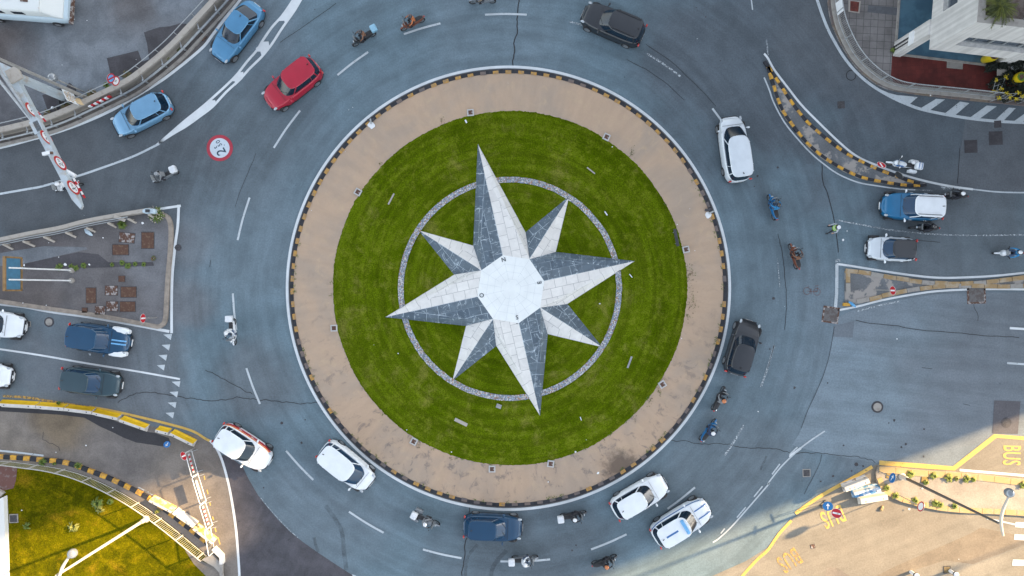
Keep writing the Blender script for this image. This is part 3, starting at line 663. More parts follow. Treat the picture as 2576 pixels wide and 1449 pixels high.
# ---------------------------------------------------------------- COMPASS STAR
def stone(name, c1, c2, mortar, msize, stain, samt, lo=.8, hi=1.16, gate=.25):
    m, nt, b = newmat(name); b.inputs['Roughness'].default_value = .55
    uv = N(nt, 'UVMap').outputs[0]; br = N(nt, 'TexBrick'); br.offset = .45; br.inputs['Scale'].default_value = 1
    br.inputs['Brick Width'].default_value = .82; br.inputs['Row Height'].default_value = .62; br.inputs['Mortar Size'].default_value = msize; br.inputs['Mortar Smooth'].default_value = .3
    for n_, c in (('Color1', c1), ('Color2', c2), ('Mortar', c1)): br.inputs[n_].default_value = (*c, 1)
    wv = N(nt, 'VectorMath'); wv.operation = 'ADD'; nt.links.new(uv, wv.inputs[0])
    nn = N(nt, 'TexNoise'); nn.inputs['Scale'].default_value = 1.5; nt.links.new(uv, nn.inputs[0])
    sc = N(nt, 'VectorMath'); sc.operation = 'SCALE'; sc.inputs['Scale'].default_value = .035; nt.links.new(nn.outputs['Color'], sc.inputs[0]); nt.links.new(sc.outputs[0], wv.inputs[1])
    nt.links.new(wv.outputs[0], br.inputs[0])
    pos = N(nt, 'NewGeometry').outputs['Position']
    c = mixc(nt, 1.0, br.outputs[0], mixc(nt, rng(nt, noise(nt, pos, 1.6, 6, .65, 1), .3, .7), (lo,)*3, (hi,)*3), 'MULTIPLY')
    c = mixc(nt, mth(nt, 'MULTIPLY', br.outputs['Fac'], rng(nt, noise(nt, pos, .8, 4, .6), .38, .6, gate, 1.0)), c, mortar)
    st = noise(nt, pos, 1.3, 7, .75, 2.2)
    near = rng(nt, br.outputs['Fac'], 0.0, .6, .35, 1.0)
    c = mixc(nt, mth(nt, 'MULTIPLY', rng(nt, st, .545, .61, 0, samt), near), c, stain)
    nt.links.new(c, b.inputs['Base Color']); return m
m_sdark = stone('dark slate blocks', (.062, .092, .122), (.10, .135, .165), (.36, .43, .48), .016, (.62, .72, .78), .9)
m_slight = stone('white marble blocks', (.60, .59, .565), (.68, .67, .64), (.20, .205, .21), .013, (.46, .46, .45), .2, .92, 1.05, .75)
m_splain = M('white stone platform', (.70, .73, .72), .5, var=.04, scale=1.2)
ZB, ZT = .24, 1.15
O = [D(x, y, ZT) for x, y in ((1265, 642), (1332, 652), (1369, 707), (1359, 774), (1305, 813), (1240, 802), (1201, 746), (1211, 680))]
T = [D(x, y, ZB) for x, y in ((1202, 362), (1433, 492), (1597, 656.7), (1517, 874.5), (1358.5, 1046), (1137, 959.5), (969, 798), (1051.5, 578.5))]
V = [D(x, y, ZB) for x, y in ((1322, 583.5), (1399, 633.5), (1428, 764.5), (1378, 841), (1248.5, 871), (1171.5, 820), (1141.5, 691), (1190, 617))]
star = thing('compass_star', D(1285, 727, .2), 'large raised eight-pointed compass star of white and dark stone with N E S O letters', 'monument')
def facet(poly, ridge, edge, mat, nm):
    """stone facet: one course along the outer edge, the rest coursed along the ridge; UVs in metres"""
    me = bpy.data.meshes.new(nm); bm = bmesh.new(); uvl = bm.loops.layers.uv.new('UVMap')
    vs = [bm.verts.new(p-star.location) for p in poly]
    # lift nothing: triangulate as a fan from the tip so the surface stays true
    fs = [bm.faces.new(vs)] if len(vs) == 3 else [bm.faces.new((vs[0], vs[1], vs[2])), bm.faces.new((vs[0], vs[2], vs[3]))]
    for f in fs:
        f.normal_update()
        if f.normal.z < 0: f.normal_flip()
    e0, e1 = [p-star.location for p in edge]; ed = (e1-e0).normalized()
    nrm = fs[0].normal.cross(ed).normalized()
    if nrm.dot(poly[1]-star.location-e0) < 0: nrm = -nrm
    bmesh.ops.bisect_plane(bm, geom=bm.verts[:]+bm.edges[:]+bm.faces[:], plane_co=e0+nrm*.62, plane_no=nrm, dist=1e-4)
    r0, r1 = [p-star.location for p in ridge]; rd = (r1-r0).normalized()
    for f in bm.faces:
        c = f.calc_center_median(); d0, dd = (e0, ed) if (c-e0).dot(nrm) < .62 else (r0, rd)
        pn = f.normal.cross(dd)
        for l in f.loops: q = l.vert.co-d0; l[uvl].uv = (q.dot(dd)+(0 if dd is ed else .3), q.dot(pn))
    bm.to_mesh(me); bm.free(); me.materials.append(mat)
    o = bpy.data.objects.new(nm, me); COL.objects.link(o); o.parent = star; return o
for i in range(8):
    L_, R_ = V[i-1], V[i]
    if i % 2 == 0:
        facet([T[i], O[i], O[i-1], L_], (T[i], O[i]), (T[i], L_), m_sdark, 'dark_facet')
        facet([T[i], O[i], O[(i+1) % 8], R_], (T[i], O[i]), (T[i], R_), m_slight, 'light_facet')
    else:
        facet([T[i], O[i], L_], (T[i], O[i]), (T[i], L_), m_sdark, 'dark_facet')
        facet([T[i], O[i], R_], (T[i], O[i]), (T[i], R_), m_slight, 'light_facet')
base = []
for i in range(8): base += [T[i], V[i]]
MB().prism([(p.x, p.y) for p in base], .02, ZB-.002).build('plinth', m_slight, star, world=True)
# octagonal platform with engraved joints
MB().prism([(p.x, p.y) for p in O], ZT-.05, ZT+.004).build('platform', m_splain, star, world=True)
m_joint = M('stone joint', (.47, .51, .53), .8)
jt = MB(); oc = D(1285, 727, ZT)
for i in range(16):
    p = (O[i//2] if i % 2 == 0 else (O[i//2]+O[(i//2+1) % 8])/2)
    jt.strip([oc.lerp(p, .2+.1*(i % 3)), oc.lerp(p, .985)], .012, ZT+.008)
for f in (.3, .52, .74): jt.strip([oc.lerp(p, f)+Vector((.02*(f*7 % 1), 0, 0)) for p in O], .011, ZT+.0085, closed=True)
jt.build('joints', m_joint, star, world=True)
m_letter = M('dark metal letters', (.03, .045, .055), .4, .3)
for s, u, v, an in (('N', 1267, 653.5, 14), ('E', 1357.5, 711, 102), ('S', 1300.8, 799, 8), ('O', 1211.8, 743.5, 10)):
    p = D(u, v, ZT)-star.location; text('letter', s, .40, m_letter, (p.x, p.y, ZT+.012-star.location.z), (0, 0, R(an)), star, extrude=.012)
p = D(1300.5, 813, ZT); MB().lathe([(.045, 0), (.045, .08)], (p.x, p.y-.03, ZT-.08), 10).build('stud', m_letter, star, world=True)
# ---------------------------------------------------------------- VEHICLES
def carpaint(name, col, met=.2, rough=.32):
    return M(name, col, rough, met, var=.05, scale=1.3, coat=.35)
m_glass = M('tinted car glass', (.004, .014, .028), .12, var=.02, spec=.5)
m_glass2 = M('blue reflecting windscreen', (.006, .035, .08), .14, var=.02, spec=.5)
m_tyre = M('tyre rubber', (.016, .016, .018), .85)
m_rim = M('alloy rim', (.4, .41, .42), .35, .8)
m_trim = M('black plastic trim', (.02, .021, .024), .6)
m_lamp = M('headlamp glass', (.34, .38, .41), .1, coat=1)
m_tail = M('tail lamp red', (.42, .012, .01), .2, coat=1)
m_plate = M('blank number plate', (.65, .66, .66), .5)
m_chrome = M('chrome', (.6, .62, .64), .15, 1)
m_orange = M('orange stripe', (.65, .20, .015), .4)
m_lblue = M('livery blue', (.02, .12, .33), .35, coat=.6)
m_hiblue = M('livery light blue', (.12, .34, .6), .35, coat=.6)
def outline(xr, xf, hw, nf, nr, n=44):
    xm = (xr+xf)/2; out = []
    for k in range(n):
        t = 2*pi*k/n; c, s = cos(t), sin(t); e = nf if c >= 0 else nr
        x = xm+(xf-xm)*abs(c)**(2/e) if c >= 0 else xm-(xm-xr)*abs(c)**(2/e)
        out.append((x, hw*math.copysign(abs(s)**(2/e), s)))
    return out
def interp(tab, x):
    if x <= tab[0][0]: return tab[0][1]
    for (a, b), (c, d) in zip(tab, tab[1:]):
        if x <= c: t = (x-a)/(c-a); t = t*t*(3-2*t); return b+(d-b)*t
    return tab[-1][1]
def capgrid(mb, ring, z, crown, mi=0):
    """close a symmetric ring (k <-> n-k) with a crowned panel"""
    n = len(ring); rows = []
    for k in range(1, n//2):
        a, b = Vector(ring[k]), Vector(ring[n-k]); row = []
        for t in (-1, -.82, -.45, 0, .45, .82, 1):
            p = a.lerp(b, (t+1)/2); p.z = a.z+crown*(1-t*t)*min(1, abs(a.y)*2.2); row.append(p)
        rows.append(row)
    b0 = len(mb.v); mb.v += [tuple(p) for r_ in rows for p in r_]
    for i in range(len(rows)-1):
        for j in range(6):
            q = b0+i*7+j; mb.f.append((q, q+7, q+8, q+1)); mb.m.append(mi)
    for end, row, rv in ((ring[0], 0, 0), (ring[n//2], len(rows)-1, 1)):
        mb.v.append(tuple(end)); e = len(mb.v)-1
        for j in range(6):
            q = b0+row*7+j; mb.f.append((e, q, q+1) if not rv else (e, q+1, q)); mb.m.append(mi)
CARS = {  # fractions of length for the glasshouse: base rear, base front, roof rear, roof front
    'hatch': dict(L=4.05, Wd=1.76, H=1.48, g=(-.475, .23, -.40, .06), zt=[(-.5, .80), (-.46, .92), (-.3, .96), (.22, .95), (.36, .84), (.46, .72), (.5, .58)], rw=.76),
    'suv':   dict(L=4.35, Wd=1.86, H=1.64, g=(-.48, .22, -.425, .07), zt=[(-.5, .88), (-.46, 1.0), (.2, 1.03), (.38, .95), (.46, .85), (.5, .66)], rw=.8),
    'sedan': dict(L=4.45, Wd=1.8, H=1.44, g=(-.40, .21, -.24, .05), zt=[(-.5, .74), (-.47, .86), (-.36, .93), (.2, .93), (.36, .82), (.46, .70), (.5, .56)], rw=.74),
    'city':  dict(L=3.5, Wd=1.64, H=1.46, g=(-.47, .25, -.38, .09), zt=[(-.5, .8), (-.45, .94), (.24, .95), (.38, .84), (.47, .70), (.5, .56)], rw=.75),
    'mpv':   dict(L=4.35, Wd=1.82, H=1.78, g=(-.485, .33, -.45, .15), zt=[(-.5, .9), (-.47, 1.05), (.3, 1.06), (.4, .92), (.47, .76), (.5, .6)], rw=.82)}
def make_car(kind, pos, heading, label, cat, paint_, roof=None, glass=None, group='cars circling the roundabout', L=None, rails=False, mirrors=None, stripes=None, hoodband=None, name='car', open_back=None, extra=None):
    S = dict(CARS[kind]); L = L or S['L']; Wd, H = S['Wd'], S['H']; hw = Wd/2; zt = [(a*L, b) for a, b in S['zt']]
    gb, gf, rb, rf = [x*L for x in S['g']]; glass = glass or m_glass; roof = roof or paint_; mirrors = mirrors or paint_
    t = thing(name, (pos.x, pos.y, 0), label, cat, group, rz=R(heading))
    nf, nr = 3.2, 4.2
    base = outline(-L/2, L/2, hw, nf, nr); n = len(base)
    def lev(sc, zf): return [Vector((x*(1-(1-sc)*.55), y*sc, zf(x))) for x, y in base]
    top = lambda x: interp(zt, x)
    rs_ = [lev(.95, lambda x: .2), lev(.995, lambda x: .33), lev(1, lambda x: .55), lev(.99, lambda x: top(x)*.86), lev(.955, lambda x: top(x)*.955), lev(.90, lambda x: top(x))]
    b = MB(); b.loft(rs_, cap=False); capgrid(b, rs_[-1], 0, .035)
    b.f.append(tuple(range(n))[::-1]); b.m.append(0)
    body = b.build('body', paint_, t, smooth=True, ang=50)
    belt = outline(gb, gf, hw*.86, 3.4, 4.5); rr = outline(rb, rf, hw*S['rw'], 3.6, 5)
    r0 = [Vector((x, y, top(x)-.03)) for x, y in belt]; r1 = [Vector((x, y, H-.05)) for x, y in rr]
    mid = [a.lerp(c, .55)+Vector((0, .012*(1 if a.y > 0 else -1) if abs(a.y) > .3 else 0, .01)) for a, c in zip(r0, r1)]
    g = MB(); g.loft([r0, mid, r1], cap=False); g.build('window_glass', glass, t, smooth=True, ang=60)
    ro = MB(); e1 = [Vector((p.x*1.0+(.02 if p.x > (rb+rf)/2 else -.02), p.y*1.015, H-.065)) for p in r1]; e2 = [Vector((p.x, p.y*.97, H-.025)) for p in r1]
    ro.loft([e1, e2], cap=False); capgrid(ro, e2, 0, .04); ro.build('roof', roof, t, smooth=True, ang=60)
    def pillar(k, w_=.035):
        for kk in (k, n-k):
            a, m_, c = r0[kk], mid[kk], r1[kk]; o = Vector((0, .012*(1 if a.y > 0 else -1), .006)); MB().tube([a+o, m_+o, c+o], w_, 6).build('window_pillar', roof if roof is not paint_ else paint_, t, smooth=True)
    ka = min(range(1, n//4+2), key=lambda k: abs(base[k][1]/hw-.93)); 
    pillar(ka); pillar(n//2-ka+1, .045); pillar(n//4+1, .022)
    # black sill and lower bumpers
    tr = MB(); lo = [lev(.96, lambda x: .16), lev(1.004, lambda x: .24), lev(1.006, lambda x: .34)]; tr.loft(lo, cap=False); tr.build('bumper', m_trim, t, smooth=True)
    for sx in (1, -1):
        for sy in (1, -1):
            c = Vector((sx*L*.305+(.03*L if sx > 0 else 0), sy*(hw-.105), .315)); rot = Matrix.Rotation(R(90), 3, 'X')
            wh = MB().lathe([(.22, -.1), (.30, -.105), (.318, -.07), (.318, .07), (.30, .105), (.22, .1)], (0, 0, 0), 20, 0, rot, close=False).build('wheel', m_tyre, t, smooth=True); wh.location = c
            MB().lathe([(.0, -.085), (.2, -.09), (.225, -.1), (.225, .1), (.2, .09), (.0, .085)], (0, 0, 0), 14, 0, rot, close=False).build('rim', m_rim, wh)
            MB().lathe([(.335, -.02), (.35, .0), (.35, .1), (.335, .115)], (0, 0, 0), 20, 0, rot, close=False).build('wheel_arch', m_trim, t).location = c+Vector((0, sy*.012-.05, .01))
    for sy in (1, -1):
        fx = L*.5; m = MB(); m.ball((fx*.885, sy*hw*.74, top(fx*.86)-.05), .115, 12, squash=(1.3, .75, .5)); m.build('headlight', m_lamp, t, smooth=True)
        m = MB(); m.ball((-L*.482, sy*hw*.78, top(-L*.48)-.03), .12, 10, squash=(.6, 1, .9)); m.build('taillight', m_tail, t, smooth=True)
        m = MB(); m.ball((gf-.25, sy*(hw+.10), top(gf-.3)+.03), .11, 10, squash=(.65, 1.05, .65)); m.bar((gf-.22, sy*(hw-.06), top(gf-.3)), (gf-.24, sy*(hw+.06), top(gf-.3)+.01), .05, .04); m.build('side_mirror', mirrors, t, smooth=True)
        for x in (L*.04, -L*.2): MB().box((x, sy*(hw+.004), top(x)*.8), (.2, .03, .035)).build('door_handle', paint_ if mirrors is paint_ else mirrors, t)
    MB().box((L*.49, 0, .5), (.06, Wd*.55, .16)).build('grille', m_trim, t)
    MB().box((L*.502, 0, .36), (.02, .5, .11)).build('number_plate', m_plate, t)
    MB().box((-L*.497, 0, .6), (.03, .5, .11)).build('number_plate', m_plate, t)
    for y_ in (.05, -.5): MB().tube([(gf-.02, y_, top(gf)+.03), (gf-.33, y_+.45, top(gf)+.22)], .012, 5).build('wiper', m_trim, t)
    for x in (L*.13, -L*.1):
        for sy in (1, -1): MB().bar((x, sy*(hw+.002), .3), (x, sy*(hw*.965), top(x)*.93), .012, .012).build('door_gap', m_trim, t)
    pn = MB()
    hx = [Vector((gf+.07, y, top(gf+.07)+.002)) for y in (-hw*.8, -hw*.4, 0, hw*.4, hw*.8)]
    for a, c in zip(hx, hx[1:]): pn.bar(a+Vector((0, 0, .02)), c+Vector((0, 0, .02)), .015, .02)
    pn.build('bonnet_gap', m_trim, t)
    MB().bar((rb+.25, 0, H), (rb+.14, 0, H+.12), .04, .04).build('antenna', m_trim, t)
    if rails:
        for sy in (1, -1): MB().tube([(rf-.2, sy*hw*.66, H-.0), (rf-.3, sy*hw*.66, H+.05), (rb+.35, sy*hw*.66, H+.05), (rb+.25, sy*hw*.66, H-.0)], .022, 6).build('roof_rail', m_trim, t)
    if stripes:      # livery bands: list of (material, where)
        for ms_, wh_ in stripes:
            s = MB()
            if wh_ == 'shoulder': q0, q1 = rs_[3], rs_[4]
            else: q0, q1 = rs_[2], rs_[3]
            for sg in (1, -1):
                ks = [k for k in range(n) if sg*base[k][1] > hw*.7]
                A = [q0[k].lerp(q1[k], .1)+Vector((0, sg*.006, .003)) for k in ks]; B = [q0[k].lerp(q1[k], .95)+Vector((0, sg*.006, .004)) for k in ks]
                b0 = len(s.v); m_ = len(ks); s.v += [tuple(p) for p in A+B]
                for i in range(m_-1): s.f.append((b0+i, b0+i+1, b0+m_+i+1, b0+m_+i)); s.m.append(0)
            s.build('side_stripe', ms_, t)
    if hoodband:
        mt, ys = hoodband; hb = MB()
        for y, w_ in ys:
            pts = [Vector((x*L, y, top(x*L)+.035*(1-(y/(hw*.9))**2)+.006)) for x in (.25, .3, .36, .41, .45, .47)]; l_ = [p+Vector((0, w_/2, 0)) for p in pts]; r_ = [p-Vector((0, w_/2, 0)) for p in pts]
            b0 = len(hb.v); hb.v += [tuple(p) for p in l_+r_]
            for i in range(5): hb.f.append((b0+6+i, b0+7+i, b0+i+1, b0+i)); hb.m.append(0)
        hb.build('bonnet_stripe', mt, t)
    if extra: extra(t, L, hw, H, rb, rf, top)
    return t

def AT(x, y, z=.9): p = D(x, y, z); return Vector((p.x, p.y, 0))
skyblue = carpaint('silver blue paint', (.07, .22, .38), .3); iceblue = carpaint('ice blue paint', (.14, .30, .46), .3); redp = carpaint('crimson paint', (.36, .008, .03), .1)
darkp = carpaint('graphite paint', (.018, .022, .028), .15); whitep = carpaint('white paint', (.66, .70, .73), 0); bluep = carpaint('mid blue paint', (.003, .115, .25), .1)
navy = carpaint('deep blue paint', (.002, .045, .105), .1); tealgrey = carpaint('slate teal paint', (.02, .048, .064), .1); darkblue = carpaint('royal blue paint', (.002, .04, .095), .1); pearl = carpaint('pearl white paint', (.55, .6, .64), .15)
blackroof = carpaint('black gloss roof', (.02, .024, .03), .1)
make_car('sedan', AT(592, 76), 233, 'silver-blue saloon leaving by the top left exit, furthest up the frame', 'car', skyblue, L=4.7)
make_car('hatch', AT(351, 286), 207, 'pale blue hatchback on the top left exit below the round signs by the barrier', 'car', iceblue, L=4.3)
make_car('suv', AT(733, 209), 218, 'bright red car heading for the top left exit beside the painted chevrons', 'car', redp, L=4.4)
make_car('suv', AT(1543, 58), 157, 'black four-wheel drive crossing the top of the roundabout', 'car', darkp, L=4.5, rails=True)
make_car('mpv', AT(1850, 373), 98, 'white people carrier heading up the right side of the ring', 'car', pearl, L=4.6)
make_car('suv', AT(2299, 519), 177, 'blue car with white roof, mirrors and roof rails queuing on the right entry', 'car', bluep, roof=whitep, rails=True, mirrors=whitep, L=4.15, glass=m_glass2, group='cars on the right entry')
make_car('city', AT(2248, 626), 177, 'small white car with a black glass roof on the right entry', 'car', pearl, roof=blackroof, glass=m_glass2, L=3.35, mirrors=whitep, group='cars on the right entry')
make_car('hatch', AT(1871, 875), 73, 'dark grey hatchback on the right side of the ring with red tail lamps', 'car', darkp, L=3.9)
make_car('hatch', AT(1611, 1252), 30, 'plain white car at the lower right of the ring, nearest the kerb', 'car', whitep, L=4.2)
make_car('suv', AT(1716, 1316), 31, 'white patrol car with blue side stripes at the lower right of the ring', 'police car', whitep, L=4.4, stripes=[(m_lblue, 'shoulder')], hoodband=(m_lblue, [(-.3, .08), (.3, .08)]),
         extra=lambda t, L, hw, H, rb, rf, top: [MB().xloft([(-.1, .5, H+.0, H+.08), (-.06, .55, H+.0, H+.13), (.1, .55, H, H+.13), (.14, .5, H, H+.08)], 10).build('light_bar', m_hiblue, t), MB().box((rb+.9, .0, H+.022), (.9, .12, .012)).build('roof_stripe', m_lblue, t)])
make_car('hatch', AT(1240, 1330), -3, 'deep blue hatchback under the bottom of the island with an orange rear lamp', 'car', darkblue, L=4.1, glass=m_glass2)
make_car('mpv', AT(871, 1174), -39, 'white people carrier entering the ring at the lower left close to the white kerb line', 'car', whitep, L=4.2, glass=m_glass2)
make_car('suv', AT(610, 1127), -33, 'white car with orange side stripes passing the end of the yellow barriers', 'car', whitep, L=4.1, stripes=[(m_orange, 'shoulder'), (m_signred, 'low')])
def spare(t, L, hw, H, rb, rf, top):
    for sy in (1, -1): MB().xloft([(L*.22, .2, .5, .95, sy*(hw-.1)), (L*.3, .22, .5, 1.0, sy*(hw-.1)), (L*.42, .22, .5, .98, sy*(hw-.12)), (L*.48, .15, .45, .8, sy*(hw-.16))], 12).build('front_wing', whitep, t, smooth=True)
make_car('suv', AT(245, 853), -8.5, 'navy off-roader with white front wings and blue striped bonnet in the upper left lane', 'car', navy, L=4.2, glass=m_glass2, hoodband=(m_hiblue, [(-.12, .1), (.12, .1)]), extra=spare, group='cars on the left entry')
make_car('hatch', AT(223, 962), -8, 'dark teal hatchback in the lower left lane above the yellow barriers', 'car', tealgrey, L=4.1, glass=m_glass2, group='cars on the left entry')
make_car('hatch', AT(-21, 814), -8, 'white car half out of the left edge, below the paved triangle', 'car', whitep, L=4.1, group='cars on the left entry')
make_car('city', AT(-46, 941), -8, 'white car whose rounded nose only just shows at the left edge, behind the teal hatchback', 'car', whitep, L=3.7, group='cars on the left entry')
# old camper van in the yard
m_camp = M('rust streaked white paint', (.60, .63, .62), .55, var=.06, scale=1.5, col2=(.45, .36, .28), lo=.66, hi=.82)
m_camp2 = M('faded pale blue paint', (.42, .52, .58), .5, var=.08, scale=1.5, col2=(.35, .24, .16), lo=.7, hi=.85)
cp = AT(52, 8, 1.0); t = thing('camper_van', (cp.x, cp.y, 0), 'old rust stained white camper van parked in the yard at the top left corner', 'camper van', rz=R(-4))
b = MB(); L, hw = 6.4, 1.05
b.xloft([(-3.2, .95, .35, 1.2), (-3.15, 1.03, .3, 1.3), (1.6, 1.05, .3, 1.3), (2.5, 1.03, .3, 1.25), (3.0, .98, .32, 1.15), (3.25, .85, .4, 1.0)], 20, e=6); b.build('body', m_camp2, t, smooth=True, ang=40)
b = MB(); b.xloft([(-3.2, .88, 1.15, 2.2), (-3.1, .93, 1.15, 2.3), (1.9, .93, 1.15, 2.32), (2.15, .92, 1.15, 2.26)], 20, e=8); b.build('roof', m_camp, t, smooth=True, ang=40)
b = MB(); b.xloft([(2.14, .9, 1.1, 2.2), (2.75, .94, 1.05, 1.5), (3.05, .9, 1.0, 1.2)], 20, e=6); b.build('windscreen', m_camp, t, smooth=True, ang=40)
for x in (-1.9, 2.2):
    for sy in (1, -1):
        wh = MB().lathe([(.2, -.1), (.33, -.1), (.34, 0), (.33, .1), (.2, .1)], (0, 0, 0), 18, 0, Matrix.Rotation(R(90), 3, 'X'), close=False).build('wheel', m_tyre, t, smooth=True); wh.location = (x, sy*1.0, .34)
        MB().lathe([(0, -.09), (.2, -.1), (.2, .1), (0, .09)], (0, 0, 0), 12, 0, Matrix.Rotation(R(90), 3, 'X'), close=False).build('rim', m_rim, wh)
for x in (-2.3, -1.0, .4): MB().box((x, -.935, 1.72), (.8, .02, .4)).build('side_window', m_glass, t)
MB().box((3.28, 0, .62), (.16, 2.05, .3)).build('bumper', m_rustgrey, t); MB().box((0, 0, 2.36), (.7, .5, .08)).build('roof_hatch', m_camp2, t); MB().box((-1.3, .1, 2.35), (.05, 1.5, .05)).build('roof_rib', m_beige, t)
MB().box((1.2, -.2, 2.345), (.5, .35, .02)).build('rust_patch', m_rustgrey, t)

# ---------------------------------------------------------------- MOTORCYCLES, SCOOTERS
def make_bike(pos, heading, label, paint_, box=None, screen=True, cat='scooter', name='scooter', group='scooters and motorcycles', L=1.95, seat=None, stripes=None, panniers=False, lean=0):
    t = thing(name, (pos.x, pos.y, 0), label, cat, group, rz=R(heading)); seat = seat or m_trim
    wr_ = .27 if name == 'scooter' else .32
    for x, nm in ((L*.5-wr_, 'f'), (-L*.5+wr_+.05, 'r')):
        wh = MB().lathe([(wr_*.62, -.05), (wr_*.93, -.055), (wr_, 0), (wr_*.93, .055), (wr_*.62, .05)], (0, 0, 0), 20, 0, Matrix.Rotation(R(90), 3, 'X'), close=False).build('wheel', m_tyre, t, smooth=True); wh.location = (x, 0, wr_)
        MB().lathe([(0, -.03), (wr_*.66, -.04), (wr_*.66, .04), (0, .03)], (0, 0, 0), 12, 0, Matrix.Rotation(R(90), 3, 'X'), close=False).build('rim', m_rim, wh)
    MB().xloft([(.36, .16, .3, .8), (.46, .22, .32, 1.0), (.56, .2, .4, 1.02), (.68, .1, .5, .92), (.74, .05, .55, .8)], 12).build('front_fairing', paint_, t, smooth=True)
    if name == 'scooter': MB().xloft([(-.85, .06, .62, .76), (-.7, .15, .45, .8), (-.4, .19, .3, .8), (-.1, .17, .24, .7), (.0, .17, .24, .36), (.4, .16, .24, .38)], 12).build('body', paint_, t, smooth=True)
    else: MB().xloft([(-.85, .06, .7, .82), (-.6, .13, .5, .84), (-.2, .15, .35, .84), (.1, .2, .3, 1.0), (.35, .2, .3, 1.02), (.5, .15, .4, .95)], 12).build('body', paint_, t, smooth=True)
    MB().xloft([(-.78, .08, .77, .85), (-.6, .14, .77, .88), (-.3, .15, .76, .86), (.02, .11, .72, .82)], 10).build('seat', seat, t, smooth=True)
    MB().xloft([(L*.5-wr_*2.1, .06, wr_*1.3, wr_*1.8), (L*.5-wr_, .075, wr_*1.9, wr_*2.2), (L*.5-.02, .05, wr_*1.5, wr_*1.8)], 8).build('mudguard', paint_, t, smooth=True)
    h = MB(); h.tube([(.28, .37, 1.0), (.4, .3, 1.05), (.48, .1, 1.04), (.48, -.1, 1.04), (.4, -.3, 1.05), (.28, -.37, 1.0)], .018, 6); h.build('handlebar', m_trim, t)
    h = MB(); h.tube([(.5, .06, .95), (L*.5-wr_+.02, .06, wr_)], .022, 6).tube([(.5, -.06, .95), (L*.5-wr_+.02, -.06, wr_)], .022, 6); h.build('fork', m_chrome, t)
    for sy in (1, -1):
        m = MB(); m.tube([(.42, sy*.27, 1.06), (.45, sy*.36, 1.2)], .008, 5); m.ball((.45, sy*.38, 1.21), .07, 8, squash=(.4, 1, .7)); m.build('mirror', m_trim if not stripes else m_wht, t, smooth=True)
    MB().ball((.73, 0, .82), .09, 10, squash=(.6, 1, .8)).build('headlight', m_lamp, t, smooth=True)
    MB().ball((-.9, 0, .72), .06, 8, squash=(.6, 1.2, .7)).build('taillight', m_tail, t, smooth=True)
    if screen:
        s = MB(); q = [[Vector((.52+.03*k-.16*abs(y)**2*4, y, 1.0+.11*k)) for y in (-.2, -.1, 0, .1, .2)] for k in range(4)]
        s.loft(q, cap=False, closed=False); s.build('windscreen', m_galv, t, smooth=True)
    if box:
        MB().xloft([(-1.12, .2, .9, 1.2), (-1.08, .24, .86, 1.26), (-.74, .24, .86, 1.28), (-.68, .2, .88, 1.22)], 12, e=5).build('top_box', box, t, smooth=True, ang=50)
    if panniers:
        for sy in (1, -1): MB().xloft([(-.98, .09, .45, .8, sy*.34), (-.92, .12, .42, .84, sy*.34), (-.5, .12, .42, .84, sy*.34), (-.45, .09, .45, .8, sy*.34)], 10, e=4).build('pannier', paint_, t, smooth=True)
    if stripes: MB().xloft([(-.1, .17, .62, .8), (.1, .215, .6, .95), (.35, .235, .6, .97), (.52, .22, .6, .97), (.66, .13, .65, .86)], 10).build('blue_stripe', stripes, t, smooth=True)
    ex = MB(); ex.tube([(.0, -.17, .3), (-.5, -.2, .32), (-.82, -.21, .42)], [.03, .045, .05], 8); ex.build('exhaust', m_chrome, t)
    if name != 'scooter':
        MB().box((.1, 0, .42), (.42, .34, .3)).build('engine', m_iron, t)
    return t

